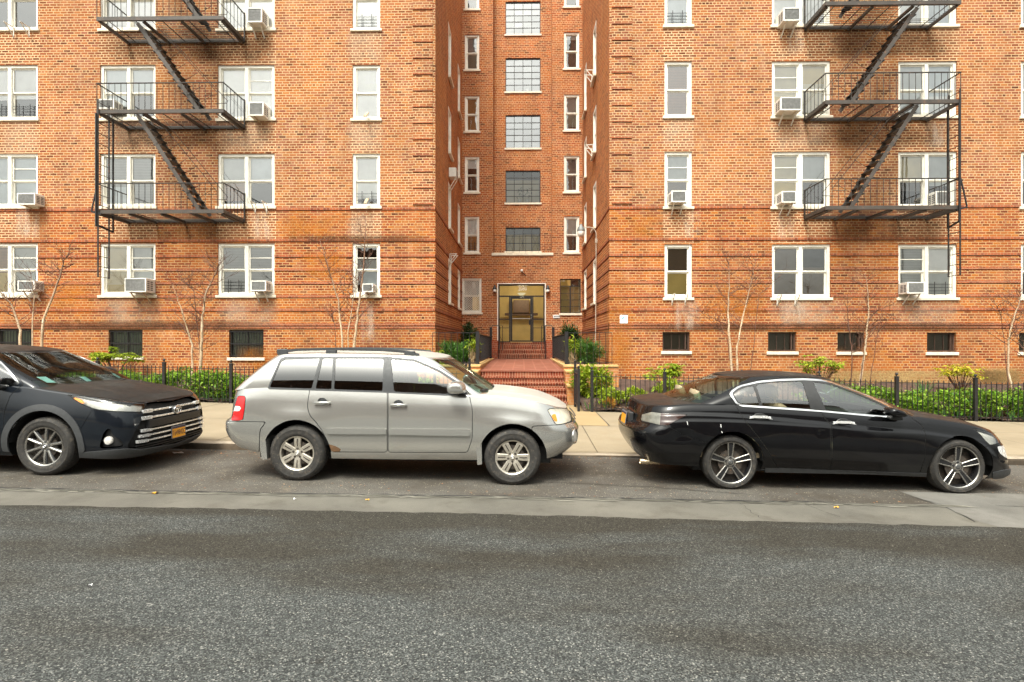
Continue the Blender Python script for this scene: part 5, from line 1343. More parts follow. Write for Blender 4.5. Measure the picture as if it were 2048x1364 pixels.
birch('birch with curved stems behind the fence, farthest beyond the sedan hood', 16.2, [(((2030,775),(2020,740),(2017,680),(2022,640),(2033,600),(2044,585)),.036),(((2052,775),(2049,700),(2056,600)),.06),(((2020,643),(2005,630),(1985,605)),.012)], 6)
# small litter
for i, (px, py, lab, mt, sc) in enumerate(((311,988,'flat orange leaf lying on the pale road strip left',LEAFY,.032),(735,1002,'yellow leaf on the pale road strip in front of the silver car',LEAFY,.018),(1673,1017,'yellow leaf on the pale road strip in front of the sedan',LEAFY,.018),(182,1176,'scrap of white paper on the dark asphalt',LITTER,.010),(357,908,'crumpled white scrap at the kerb beside the dark blue car',LITTER,.07),(590,1001,'white fleck of paper on the pale road strip',LITTER,.012))):
    X, Y = G(px, py); z = road(X)+(.016 if py > 1030 else .010); rr = random.Random(200+i); m_ = MB()
    n = 9; ring = [(sc*rr.uniform(.6,1.2)*math.cos(6.283*k/n)*1.5, sc*rr.uniform(.6,1.2)*math.sin(6.283*k/n), rr.uniform(0,.02)) for k in range(n)]
    m_.add([(0,0,.012)] + ring, [(0, k+1, (k+1) % n + 1) for k in range(n)]); o = m_.build('fallen_leaf' if mt is LEAFY else 'paper_scrap', mt); o.location = (X, Y, z); tag(o, lab, 'leaf' if mt is LEAFY else 'litter')
# ================================================================== cars
def K(keys):
    """smooth interpolation through (x, value) keys (monotone cubic)"""
    xs = np.array([k[0] for k in keys], float); ys = np.array([k[1] for k in keys], float)
    h = np.diff(xs); dl = np.diff(ys)/h; m = np.zeros(len(xs))
    m[0], m[-1] = dl[0], dl[-1]
    for i in range(1, len(xs)-1):
        m[i] = 0 if dl[i-1]*dl[i] <= 0 else 2*dl[i-1]*dl[i]/(dl[i-1]+dl[i])
    def f(x):
        x = np.clip(np.asarray(x, float), xs[0], xs[-1]); i = np.clip(np.searchsorted(xs, x, 'right')-1, 0, len(h)-1)
        t = (x-xs[i])/h[i]
        return ys[i]*(1+2*t)*(1-t)**2 + h[i]*m[i]*t*(1-t)**2 + ys[i+1]*t*t*(3-2*t) + h[i]*m[i+1]*t*t*(t-1)
    return f
def sd_poly(P, poly):
    """signed distance of points to a closed polygon, negative inside"""
    poly = np.array(poly, float); d = np.full(len(P), 1e9); ins = np.zeros(len(P), bool)
    for i in range(len(poly)):
        a, b = poly[i], poly[(i+1) % len(poly)]; e = b-a; w = P-a
        t = np.clip((w@e)/max(1e-9, e@e), 0, 1); q = w - t[:,None]*e; d = np.minimum(d, np.hypot(q[:,0], q[:,1]))
        c1 = (a[1] <= P[:,1]) & (b[1] > P[:,1]); c2 = (a[1] > P[:,1]) & (b[1] <= P[:,1]); cr = e[0]*w[:,1]-e[1]*w[:,0]
        ins ^= (c1 & (cr > 0)) | (c2 & (cr < 0))
    return np.where(ins, -d, d)
class Shell:
    """near half (y <= 0) of a car skin: columns x y z nx ny nz px py a b ; faces with a zone"""
    def __init__(s): s.V = []; s.faces = []; s.zone = []
    def grid(s, P, zone, A=None, flip=False):
        """P: (nu, nv, 3)"""
        nu, nv = P.shape[:2]; b = len(s.V)
        for i in range(nu):
            for j in range(nv): s.V.append((*P[i,j], *( A[i,j] if A is not None else (0,0))))
        for i in range(nu-1):
            for j in range(nv-1):
                q = (b+i*nv+j, b+(i+1)*nv+j, b+(i+1)*nv+j+1, b+i*nv+j+1)
                s.faces.append(q[::-1] if flip else q); s.zone.append(zone)
    def finish(s, origin, tilt):
        V = np.array(s.V); key = {}; idx = np.zeros(len(V), int); keep = []
        for i, v in enumerate(np.round(V[:,:3], 4)):
            k = tuple(v)
            if k not in key: key[k] = len(keep); keep.append(i)
            idx[i] = key[k]
        V = V[keep]; F, Z = [], []
        for f, z in zip(s.faces, s.zone):
            g = []
            for i in f:
                j = idx[i]
                if not g or (j != g[-1] and j != g[0]): g.append(int(j))
            if len(g) >= 3: F.append(tuple(g)); Z.append(z)
        N = np.zeros((len(V), 3)); X = V[:,:3]
        for f in F:
            p = X[list(f)]; n = np.zeros(3)
            for k in range(1, len(f)-1): n += np.cross(p[k]-p[0], p[k+1]-p[0])
            # area weight softened
            L = np.linalg.norm(n); n = n/max(L, 1e-12)*L**.5
            for i in f: N[i] += n
        on = np.abs(X[:,1]) < 1e-4; N[on,1] = 0
        N /= np.maximum(np.linalg.norm(N, axis=1), 1e-9)[:,None]
        c, sn = math.cos(tilt), math.sin(tilt)
        s.o, s.tilt = np.array(origin), tilt
        W = s.world(X); s.W = V
        s.T = np.concatenate([X, N, PJ(W), V[:,3:5]], 1).tolist()
        s.F, s.Z = F, Z; s.pool = list(range(len(F))); s.parts = {}; s.pz = {}
        Rm = np.array([[c,0,sn],[0,1,0],[-sn,0,c]])
        view = np.array([0,0,CAMZ]) - W; NW = N@Rm.T
        fc = (NW*view).sum(1)/np.linalg.norm(view, axis=1)
        s.face_ok = [all(fc[i] > -.03 for i in f) for f in F]
    def world(s, X):
        c, sn = math.cos(s.tilt), math.sin(s.tilt)
        return np.stack([X[:,0]*c + X[:,2]*sn, X[:,1], -X[:,0]*sn + X[:,2]*c], 1) + s.o
    def cut(s, fun, label, src='pool', zones=None, facing=True, pred=None):
        """split faces of src along fun = 0; faces inside (fun < 0) get label"""
        T = np.array(s.T); fv = fun(T).tolist(); cache = {}
        srcl = s.pool if src == 'pool' else s.parts.get(src, [])
        out, ins = [], s.parts.setdefault(label, [])
        def add(verts, z, ok, dst):
            s.F.append(tuple(verts)); s.Z.append(z); s.face_ok.append(ok); dst.append(len(s.F)-1)
        for fi in srcl:
            f, z, ok = s.F[fi], s.Z[fi], s.face_ok[fi]
            if (zones and z not in zones) or (facing and not ok) or (pred and not pred(T if False else s.T, f)): out.append(fi); continue
            sg = [fv[i] < 0 for i in f]
            if all(sg): ins.append(fi); continue
            if not any(sg): out.append(fi); continue
            A, B = [], []
            n = len(f)
            for k in range(n):
                i, j = f[k], f[(k+1) % n]
                (A if sg[k] else B).append(i)
                if sg[k] != sg[(k+1) % n]:
                    e = (min(i,j), max(i,j))
                    if e not in cache:
                        a, b = e; t = fv[a]/(fv[a]-fv[b]); va, vb = s.T[a], s.T[b]
                        nv = [p+(q-p)*t for p, q in zip(va, vb)]; L = math.sqrt(nv[3]**2+nv[4]**2+nv[5]**2) or 1
                        nv[3] /= L; nv[4] /= L; nv[5] /= L
                        s.T.append(nv); fv.append(0.0); cache[e] = len(s.T)-1
                    m = cache[e]; A.append(m); B.append(m)
            if len(A) >= 3: add(A, z, ok, ins)
            if len(B) >= 3: add(B, z, ok, out)
        if src == 'pool': s.pool = out
        else: s.parts[src] = out
    def poly(s, pts, label, r=0, **kw): s.cut(lambda T: sd_poly(T[:,6:8], pts) - r, label, **kw)
    def panel(s, pts, label, gap=.8, r=0, **kw):
        """a panel bounded by a dark shut line"""
        s.cut(lambda T: sd_poly(T[:,6:8], pts) - r - gap, '_gap', **kw)
        src = s.parts['_gap']; s.parts['_gap0'] = src; s.parts['_gap'] = []
        s.cut(lambda T: sd_poly(T[:,6:8], pts) - r + gap, label, src='_gap0', facing=False)
        s.parts.setdefault('panel_gap', []).extend(s.parts.pop('_gap0')); s.parts.pop('_gap')
    def circle(s, cx, cz, rad, label, zones=('b',), **kw):
        s.cut(lambda T: np.hypot(T[:,0]-cx, T[:,2]-cz) - rad, label, zones=zones, facing=False, pred=lambda TT, f: TT[f[0]][1] < -.45, **kw)
    def at(s, px, py):
        T = np.array(s.T); d = np.hypot(T[:,6]-px, T[:,7]-py) + 1e3*(T[:,4] > .15)*(T[:,3] < .5); i = int(d.argmin()); return Vector(T[i,:3]), Vector(T[i,3:6])
    def mesh(s, faces, name, mats, parent, sides=(-1,), off=0, skirt=False, matsel=None):
        vs, ns, fs = [], [], []
        for sd in sides:
            mp = {}
            for fi in faces:
                g = []
                for i in s.F[fi]:
                    if i not in mp:
                        t = s.T[i]; mp[i] = len(vs); vs.append((t[0]+t[3]*off, (t[1]+t[4]*off)*(-sd), t[2]+t[5]*off)); ns.append((t[3], t[4]*(-sd), t[5]))
                    g.append(mp[i])
                fs.append(tuple(g) if sd == -1 else tuple(g[::-1]))
            if skirt and off:
                ed = {}
                for fi in faces:
                    f = s.F[fi]
                    for k in range(len(f)): e = (f[k], f[(k+1) % len(f)]); ed[e] = 1
                for (i, j) in list(ed):
                    if (j, i) not in ed and not (abs(s.T[i][1]) < 1e-4 and abs(s.T[j][1]) < 1e-4):
                        ti, tj = s.T[i], s.T[j]; b = len(vs)
                        sn_ = (tj[2]-ti[2], 0, -(tj[0]-ti[0]))
                        q = [(ti[0]+ti[3]*off, (ti[1]+ti[4]*off)*(-sd), ti[2]+ti[5]*off), (tj[0]+tj[3]*off, (tj[1]+tj[4]*off)*(-sd), tj[2]+tj[5]*off), (tj[0]-tj[3]*.004, (tj[1]-tj[4]*.004)*(-sd), tj[2]-tj[5]*.004), (ti[0]-ti[3]*.004, (ti[1]-ti[4]*.004)*(-sd), ti[2]-ti[5]*.004)]
                        e1, e2 = Vector(q[1])-Vector(q[0]), Vector(q[3])-Vector(q[0]); nn = e1.cross(e2)
                        if nn.length > 1e-12: nn.normalize()
                        if sd != -1: q = q[::-1]; 
                        vs += q; ns += [tuple(-nn if sd == -1 else nn)]*4
                        fs.append((b, b+3, b+2, b+1) if off > 0 else (b, b+1, b+2, b+3))
        me = bpy.data.meshes.new(name); me.from_pydata(vs, [], fs)
        for m in (mats if isinstance(mats, (list, tuple)) else [mats]): me.materials.append(m)
        me.polygons.foreach_set('use_smooth', [True]*len(me.polygons))
        me.update()
        if len(me.vertices) == len(ns): me.normals_split_custom_set_from_vertices(ns)
        o = bpy.data.objects.new(name, me); COL.objects.link(o); o.parent = parent; return o
def resample(pts, n):
    d = np.r_[0, np.cumsum(np.linalg.norm(np.diff(pts, axis=0), axis=1))]; t = np.linspace(0, d[-1], n)
    return np.interp(t, d, np.arange(len(pts)))
def contour_params(n_r, R_r, n_f, R_f, W, L, NR, NS, NF):
    """list of (kind, value): r/f corners by angle, s by fraction of the straight side"""
    def ang(n, Rr, N):
        ph = np.linspace(0, math.pi/2, 1500); p = np.stack([Rr*np.sin(ph)**(2/n), W*np.cos(ph)**(2/n)], 1)
        return np.interp(resample(p, N), np.arange(1500), ph)
    return [('r', a) for a in ang(n_r, R_r, NR)[::-1]] + [('s', t) for t in np.linspace(0, 1, NS)[1:-1]] + [('f', a) for a in ang(n_f, R_f, NF)]
def stack(sh, par, us, xr, xf, w, zlo, zhi, nr, Rr, nf, Rf, zone):
    P = np.zeros((len(par), len(us), 3)); A = np.zeros((len(par), len(us), 2))
    for j, u in enumerate(us):
        a, b = xr(u), xf(u)
        for i, (k, v) in enumerate(par):
            if k == 'r': x = a + Rr - Rr*math.sin(v)**(2/nr); yf = max(0, math.cos(v))**(2/nr); A[i,j] = (-v, u)
            elif k == 'f': x = b - Rf + Rf*math.sin(v)**(2/nf); yf = max(0, math.cos(v))**(2/nf); A[i,j] = (v, u)
            else: x = a+Rr + (b-Rf-a-Rr)*v; yf = 1; A[i,j] = (0, u)
            if abs(v-math.pi/2) < 1e-6 and k != 's': yf = 0
            lo, hi = float(zlo(x)), float(zhi(x))
            P[i,j] = (x, -float(w(x, u))*yf, lo + (hi-lo)*u)
    sh.grid(P, zone, A)
    return P
def deck(sh, edge, zone, crown, ny=14, bulge=None):
    n = len(edge); P = np.zeros((n, ny+1, 3))
    for i in range(n):
        x, y, z = edge[i]
        for j in range(ny+1):
            t = 1-(j/ny); yy = y*t
            P[i,j] = (x, yy, z + float(crown(x))*(1-t**2.2) + (bulge(x, yy) if bulge and j else 0))
    sh.grid(P, zone, None); return P
# ------------------------------------------------------------------ wheels
def wheel(parent, x, y, z, r, rr_, wd, style, near, steer=0, cap=None):
    """axis along y, the dressed face towards -y (near) or +y"""
    s = -1 if near else 1
    T = Matrix.Translation((x, y, z)) @ Matrix.Rotation(steer, 4, 'Z') @ Matrix.Rotation(R(90) if near else R(-90), 4, 'X')   # local z -> outwards
    hub = MB(T); hub.lathe([(.0,-.06),(.150,-.06),(.150,-.045),(.055,-.045),(.055,-.03),(0,-.03)], 28); hub.lathe([(rr_*.97,-wd*.8),(rr_*.97,-.11),(0,-.11)], 28)
    wo = hub.build('wheel', RIM_D, parent)
    t = MB(T); h = wd/2; k = r-rr_
    prof = [(rr_+.002,-wd+.01),(rr_+.03,-wd-.002),(r-.02,-wd+.01),(r-.004,-wd+.035),(r,-wd+.06),(r,-.060),(r-.004,-.035),(r-.022,-.008),(rr_+k*.62,.003),(rr_+k*.58,.0005),(rr_+k*.35,.004),(rr_+.016,.0),(rr_+.004,-.012)]
    t.lathe(prof, 64); 
    # tread blocks
    for q in range(56):
        a = 2*math.pi*q/56; M_ = T @ Matrix.Rotation(a, 4, 'Z')
        t.M = M_; t.box(r-.004, r+.0008, -.028, -.010, -.062, -.034); t.box(r-.004, r+.0015, -.014, .012, -wd+.062, -.070)
    t.M = T
    t.build('tyre', TYRE, wo, 2)
    m = MB(T)
    lip = .006 if style == 'd5' else .012
    m.cm = 1 if style == 'd5' else 0; m.lathe([(rr_-.014,-wd*.8),(rr_-.014,-.03),(rr_-lip,-.015)], 64); m.cm = 0; m.lathe([(rr_-lip,-.015),(rr_-lip*.5,-.010),(rr_+.004,-.006),(rr_+.004,-.012),(rr_+.0,-.03)], 64)
    mats = {'s6':[RIM_S,RIM_D],'d5':[RIM_M,RIM_B],'t10':[RIM_M,PLASTG]}[style]
    def spoke(a, w0, w1, r0, r1, d0, d1, th, sk=0, cm=0, ch=.006):
        m.M = T @ Matrix.Rotation(a, 4, 'Z'); m.cm = cm
        vs = []
        for (rad, wv, d, off) in ((r0, w0, d0, 0), ((r0+r1)/2, (w0+w1)/2, (d0*.45+d1*.55)+.006, sk*.5), (r1, w1, d1, sk)):
            vs += [(rad, off-wv/2, d-th), (rad, off-wv/2, d-ch), (rad, off-wv/2+ch, d), (rad, off+wv/2-ch, d), (rad, off+wv/2, d-ch), (rad, off+wv/2, d-th)]
        fs = []
        for q in range(2):
            for e in range(5): fs.append((q*6+e, q*6+e+1, q*6+6+e+1, q*6+6+e))
        fs = [f[::-1] for f in fs]; fs += [(0,1,2,3,4,5), (17,16,15,14,13,12)]
        m.add(vs, fs)
    if style == 's6':
        for q in range(6):
            spoke(R(60*q+30 if cap != 2 else 60*q), .072, .090, .045, rr_-.008, -.030, -.016, .035)
            m.cm = 1; spoke(R(60*q+30 if cap != 2 else 60*q), .010, .014, .085, rr_-.03, -.0205, -.0128, .004, 0, 1, .001); m.cm = 0
        nl = 5
    elif style == 'd5':
        for q in range(5):
            for sg in (-1, 1): 
                spoke(R(72*q+90), .022, .024, .05, rr_-.006, -.035, -.012, .022, 0) if False else None
                M0 = R(72*q+90 + (6 if not near else 0)); m.cm = 0
                spoke(M0 + sg*.0, .020, .022, .045, rr_-.004, -.034, -.010, .016, sg*.014) if False else None
                m.M = T @ Matrix.Rotation(M0, 4, 'Z'); o0, o1 = sg*.026, sg*.036
                vs = []
                for rad, d, o_, wv in ((.055,-.036,o0*.8,.011),(.11,-.026,o0,.013),(rr_-.002,-.010,o1,.015)):
                    vs += [(rad,o_-wv/2,d-.02),(rad,o_-wv/2,d-.003),(rad,o_-wv/2+.003,d),(rad,o_+wv/2-.003,d),(rad,o_+wv/2,d-.003),(rad,o_+wv/2,d-.02)]
                fs = [(a_*6+e, a_*6+6+e, a_*6+6+e+1, a_*6+e+1) for a_ in range(2) for e in range(5)] + [(0,1,2,3,4,5),(17,16,15,14,13,12)]
                m.add(vs, fs)
            m.cm = 1; spoke(R(72*q+90), .06, .072, .04, rr_-.012, -.046, -.024, .03, 0, 1); m.cm = 0
        nl = 5
    else:
        for q in range(5):
            for sg in (0, 1):
                spoke(R(72*q+88+sg*34), .030, .022, .045, rr_-.006, -.030, -.012, .028, .020 if sg else -.012)
                spoke(R(72*q+88+sg*34), .040, .040, .045, rr_-.016, -.040, -.026, .025, .020 if sg else -.012, 1)
                m.cm = 0
        nl = 5
    m.M = T; m.cm = 0
    m.lathe([(.0,-.020),(.030,-.021),(.034,-.027),(.075,-.036),(.082,-.06)], 32)
    m.cm = 1
    for q in range(nl):
        a = 2*math.pi*q/nl + (R(90) if style != 's6' else R(90 if cap != 2 else -90)); m.lathe([(.015,-.06),(.015,-.026),(.009,-.024),(0,-.030)], 10, Matrix.Translation((.056*math.cos(a), .056*math.sin(a), 0)))
    ro = m.build('rim', mats, wo, 2)
    c = MB(T); c.lathe([(0,-.0165),(.024,-.017),(.029,-.021)], 24); co = c.build('hub_cap', PLASTG if style != 's6' else RIM_S, wo, True)
    e = MB(T)
    if cap == 'H':
        for sx in (-1, 1): e.box(sx*.009-.003, sx*.009+.003, -.013, .013, -.017, -.0135)
        e.box(-.006,.006,-.003,.003,-.017,-.0135)
    else:
        for (ra, rb, oy) in ((.021,.014,0),(.007,.014,0),(.015,.006,.005)): e.tube([(ra*math.cos(t), oy+rb*math.sin(t), -.0155) for t in np.linspace(0, 6.283, 20)], .0018, 4)
    e.build('emblem', CHROME, wo)
    return wo
def seat(parent, x, y, z, mat, h=.62, w=.48, rec=.16, name='seat'):
    m = MB(Matrix.Translation((x, y, z)))
    m.cbox(-.05,.48,-w/2,w/2,0,.16,.05)
    T = Matrix.Translation((-.02,0,.12)) @ Matrix.Rotation(-rec-.08, 4, 'Y')
    m.cbox(-.14,.02,-w/2,w/2,0,h,.055,T); m.cbox(-.10,-.01,-.14,.14,h+.05,h+.24,.04,T); m.cbox(-.07,-.05,-.07,-.05,h-.02,h+.1,.004,T); m.cbox(-.07,-.05,.05,.07,h-.02,h+.1,.004,T)
    return m.build(name, mat, parent, 2)
def steering(parent, x, y, z, mat):
    m = MB(Matrix.Translation((x,y,z)) @ Matrix.Rotation(R(-66),4,'Y'))
    m.tube([(.185*math.cos(t), .185*math.sin(t), 0) for t in np.linspace(0, 6.283, 28)], .015, 8, False); m.lathe([(0,.02),(.06,.02),(.07,-.02),(0,-.05)], 16); m.bar((-.18,0,0),(.18,0,0),.03,.015); m.bar((0,0,0),(0,-.18,0),.03,.015)
    return m.build('steering_wheel', mat, parent, 2)
def plate(parent, M, body, small=True):
    """licence plate: navy header and foot, orange field"""
    m = MB(M); m.cbox(-.165,.165,-.088,.088,-.012,-.001,.004); po = m.build('licence_plate', PLATEH, parent)
    m = MB(M); m.quad((-.152,-.076,.0),(.152,-.076,.0),(.152,.076,.0),(-.152,.076,.0)); m.build('plate_field', PLATEO, po)
    m = MB(M); m.quad((-.152,.052,.0012),(.152,.052,.0012),(.152,.076,.0012),(-.152,.076,.0012)); m.build('plate_header', PLATEB, po)
    if body: text_obj('plate_number', body, .105, M @ Matrix.Translation((0,-.012,.0015)), PLATEB, po, .0005, .66)
    return po
def wheelhouse(parent, x, z, r, y0, y1):
  n = 26; a0 = R(4)
  for s in (-1, 1):
    m = MB()
    for k in range(n):
        t0, t1 = a0+(math.pi-2*a0)*k/n, a0+(math.pi-2*a0)*(k+1)/n
        p, q = (x+r*math.cos(t0), z+r*math.sin(t0)), (x+r*math.cos(t1), z+r*math.sin(t1))
        m.quad((p[0],s*y0,p[1]),(q[0],s*y0,q[1]),(q[0],s*y1,q[1]),(p[0],s*y1,p[1])); m.add([(x,s*y0,z),(p[0],s*y0,p[1]),(q[0],s*y0,q[1])],[(0,1,2)])
    m.build('wheel_arch_liner', GAP, parent)
def offset_poly(s, k): return s
def gauss(x, c, s): return math.exp(-((x-c)/s)**2)
US_B = [0,.03,.08,.14,.2,.26,.32,.38,.44,.5,.56,.62,.68,.74,.8,.85,.9,.94,.975,1.0]
US_G = [0,.04,.1,.17,.24,.31,.38,.45,.52,.59,.66,.73,.8,.86,.91,.95,.98,1.0]
def finish_car(root, sh, paint, doors, extra):
    """extra: list of (label, name, material, offset, skirt, parent label or None, sides)"""
    dk = [f for f in sh.pool if sh.Z[f] == 'd']; hood = [f for f in dk if sh.T[sh.F[f][0]][0] > -.6 + (1.5 if root.name.startswith('sedan') else 0)]; lid = [f for f in dk if f not in set(hood)]; rf_ = [f for f in sh.pool if sh.Z[f] == 'r']
    rest = set(dk) | set(rf_); body = sh.mesh([f for f in sh.pool if f not in rest], 'body', paint, root, (-1, 1))
    top = PT_SILVERD if paint is PT_SILVER else PT_DUST
    sh.mesh(hood, 'hood', top, root, (-1, 1)); sh.mesh(rf_, 'roof', top, root, (-1, 1))
    if lid: sh.mesh(lid, 'boot_lid', top, root, (-1, 1))
    sh.mesh(sh.parts.get('panel_gap', []), 'panel_gap', GAP, body, (-1, 1), -.004)
    made = {'body': body}
    for lab, name, mat, off, skirt, par, sides in extra:
        if not sh.parts.get(lab): print('EMPTY', root.name, lab); continue
        for sd in sides:
            p = made.get((par, sd), made.get(par, root)) if par else root
            o = sh.mesh(sh.parts[lab], name, mat, p, (sd,) if len(sides) > 1 else sides, off, skirt)
            made[(lab, sd)] = o; made.setdefault(lab, o)
    return made
def both(sh, lab, name, mat, root, off=0, skirt=False):
    return sh.mesh(sh.parts[lab], name, mat, root, (-1,1), off, skirt)
def floor_block(root, x0, x1, w, z0, z1, zseat, mat=GAP):
    m = MB(); m.box(x0, x1, -w, w, z0, z1); m.build('underbody', GAP, root)
# ------------------------------------------------------------------ silver SUV
def car_silver():
    W = .9125; ax = PX(591.6, 900, 7.17)[0]; o = (ax, 7.17+W, road(ax)); tilt = SL
    root = empty('suv', o); root.rotation_euler = (0, tilt, 0)
    tag(root, 'dusty silver SUV with roof rails, parked between the dark SUV and the sedan', 'car', 'cars parked along the kerb')
    sh = Shell()
    zlo = K([(-1.05,.46),(-.85,.42),(-.55,.36),(-.3,.31),(.5,.285),(2.2,.30),(3.1,.33),(3.4,.37),(3.62,.44)])
    zhi = K([(-1.05,1.08),(-.8,1.13),(-.4,1.165),(.5,1.155),(1.5,1.135),(2.2,1.12),(2.45,1.115),(2.75,1.085),(3.0,1.045),(3.2,.995),(3.4,.93),(3.52,.88),(3.62,.84)])
    xr = K([(0,-.93),(.12,-1.01),(.3,-1.05),(.44,-1.045),(.50,-.985),(.75,-.965),(1,-.945)])
    xf = K([(0,3.46),(.15,3.56),(.35,3.605),(.55,3.60),(.70,3.55),(.85,3.51),(1,3.44)])
    pr = K([(0,.925),(.06,.955),(.2,.985),(.38,1.0),(.60,.998),(.78,.985),(.9,.965),(1,.945)])
    def w(x, u):
        v = W*pr(u)
        v += .022*max(gauss(x,0,.40), gauss(x,2.715,.40))*(1 if u < .55 else max(0,1-(u-.55)/.2))
        return v - .03*max(0, (x-2.4)/1.2)**2*u
    par = contour_params(3.2,.34,2.7,.62,.91,4.6,34,150,42)
    PB = stack(sh, par, US_B, xr, xf, w, zlo, zhi, 3.2, .34, 2.7, .62, 'b')
    e = [p for p in PB[:,-1] if p[0] > 2.05]
    crown = K([(2.0,.03),(2.5,.045),(3.0,.055),(3.3,.05),(3.45,.02),(3.6,.0)])
    deck(sh, e, 'd', crown, 16, lambda x, y: .016*math.exp(-((abs(y)-.52)/.07)**2)*min(1, max(0,(3.45-x)/.4)))
    gxr = K([(0,-.935),(.3,-.80),(.6,-.66),(.85,-.535),(1,-.44)])
    gxf = K([(0,2.50),(.5,2.17),(.9,1.90),(1,1.80)])
    gw = lambda x, u: (W*.942*(1-u) + .715*u + .028*math.sin(math.pi*u)) - .05*max(0,(x-1.2)/1.2)**2*u*0
    roof = K([(-.6,1.555),(-.3,1.58),(.3,1.60),(1.2,1.595),(1.7,1.575),(2.0,1.55),(2.5,1.55)])
    parg = contour_params(3.4,.24,2.3,.30,.85,3.4,26,130,34)
    PG = stack(sh, parg, US_G, gxr, gxf, gw, zhi, roof, 3.4, .24, 2.3, .30, 'g')
    deck(sh, list(PG[:,-1]), 'r', K([(-.6,.02),(-.2,.05),(.8,.065),(1.5,.055),(1.85,.02)]), 12)
    sh.finish(o, tilt)
    sh.circle(0,.345,.43,'_arch'); sh.circle(2.715,.345,.43,'_arch'); sh.parts.pop('_arch')
    # glass in the dark surround
    DLO = [(534.5,778.5),(559,719),(563,715),(570,713.2),(640,712),(780,713),(831,718),(880,739.5),(917,764.5),(937,789.5),(893,791.5),(766,785.5),(622,781)]
    sh.poly(DLO, 'trim', zones=('g','b'))
    gl = dict(window_q=[(539.5,774.6),(561,724),(564,720.5),(570,718.5),(639.5,716.3),(623.3,777)], window_r=[(671.3,716.6),(767.3,717),(765,781.6),(668.3,778.6)], window_v=[(645.6,716.4),(666,716.5),(663,778.2),(631,777.2)],
              window_f=[(782.5,718.3),(828,722.3),(876.8,743),(911,766.5),(927,788.6),(893,788.3),(788,783.4)])
    for k, p in gl.items(): sh.poly(p, k, src='trim')
    sh.cut(lambda T: np.maximum.reduce([(.30-T[:,8]), (T[:,9]-.955), (.05-T[:,9])])*.5, 'windscreen', zones=('g',), facing=False)
    sh.cut(lambda T: np.maximum.reduce([(T[:,8]+.35), (T[:,9]-.9), (.08-T[:,9])])*.5, 'rear_window', zones=('g',), facing=False)
    # lamps
    sh.panel([(1095.5,820.5),(1099,817.3),(1122,816.2),(1137,817.5),(1141,829),(1143.5,842),(1129,847),(1111.5,849.3)], 'headlight', .7, zones=('b','d'))
    sh.poly([(1101.5,829),(1111,827.5),(1115,842.5),(1109.5,846)], 'amber', src='headlight')
    sh.panel([(475.5,792),(491.5,792),(489.5,815),(485.5,841.5),(462,841),(470,812)], 'taillight', .6, zones=('b','g'))
    sh.poly([(466,812),(483,812),(481,823),(464,822)], 'reverse', src='taillight')
    # bumpers, doors
    sh.panel([(1064,852.5),(1090,850.8),(1112,850),(1129,848),(1146,842.5),(1230,838),(1230,990),(1060,990)], 'bumper_f', .7, zones=('b',))
    sh.panel([(430,842.8),(486,842.8),(532,843.8),(520,860),(515,990),(430,990)], 'bumper_r', .6, zones=('b',))
    rear = [(619.5,780),(616,800),(615,817),(620,831),(631,843),(646,864),(657,888),(663,903.8),(774.3,904.3),(774.3,783),(774.3,709),(700,708),(643,709.5)]
    front = [(776.3,904.3),(776.3,709.5),(800,710),(834,714),(884,736.5),(921,761.5),(938,787),(944.6,820),(944.6,876),(938,896),(934,904.8)]
    sh.panel(rear, 'door_r', .65, zones=('b','g')); sh.panel(front, 'door_f', .65, zones=('b','g'))
    sh.poly([(650,856.3),(773.2,857.3),(773.2,868.3),(655,867.6)], 'mould_r', src='door_r'); sh.poly([(777.4,857.4),(941.5,858.6),(941.5,872),(777.4,869)], 'mould_f', src='door_f')
    sh.poly([(655,888),(662,889.5),(671,892),(679,896.5),(686,903.2),(661,903)], 'rust', src='door_r')
    sh.parts.setdefault('body', []).extend([])
    mk = finish_car(root, sh, PT_SILVER, None, [
        ('door_r','door',PT_SILVER,0,False,None,(-1,1)), ('door_f','door',PT_SILVER,0,False,None,(-1,1)), ('trim','window_trim',PLASTG,.002,False,None,(-1,1)),
        ('window_q','quarter_window',CGLASS,-.004,False,None,(-1,1)), ('window_v','window',CGLASS,-.004,False,'door_r',(-1,1)), ('window_r','window',CGLASS,-.004,False,'door_r',(-1,1)), ('window_f','window',CGLASSL,-.004,False,'door_f',(-1,1)),
        ('mould_r','moulding',PT_SILVER,.022,True,'door_r',(-1,1)), ('mould_f','moulding',PT_SILVER,.022,True,'door_f',(-1,1)), ('rust','rust_patch',RUST,.001,False,'door_r',(-1,)),
        ('bumper_f','front_bumper',PT_SILVER,.006,True,None,(-1,1)), ('bumper_r','rear_bumper',PT_SILVER,.006,True,None,(-1,1)),
        ('headlight','headlight',HAZY,0,False,None,(-1,1)), ('taillight','taillight',REDL,.003,True,None,(-1,1)), ('amber','turn_signal',AMBER,.002,False,'headlight',(-1,1)), ('reverse','reversing_lamp',CLEARW,.004,False,'taillight',(-1,1)) ])
    for sd in (-1,1): sh.mesh(sh.parts['headlight']+sh.parts['amber'], 'reflector', LAMP_IN, mk[('headlight',sd)], (sd,), -.035, True)
    both(sh, 'windscreen', 'windscreen', CGLASSW, root, -.003); both(sh, 'rear_window', 'rear_window', CGLASS, root, -.003)
    # lower black valance, floor, wheels
    m = MB(); m.box(-.55,3.2,-.70,.70,.25,.46); m.box(.45,2.25,-.83,.83,.30,.45); m.box(-.80,-.5,-.7,.7,.40,.55); m.box(3.15,3.36,-.62,.62,.29,.45); m.build('underbody', GAP, root)
    for x in (0, 2.715): wheelhouse(root, x, .345, .432, .50, .90)
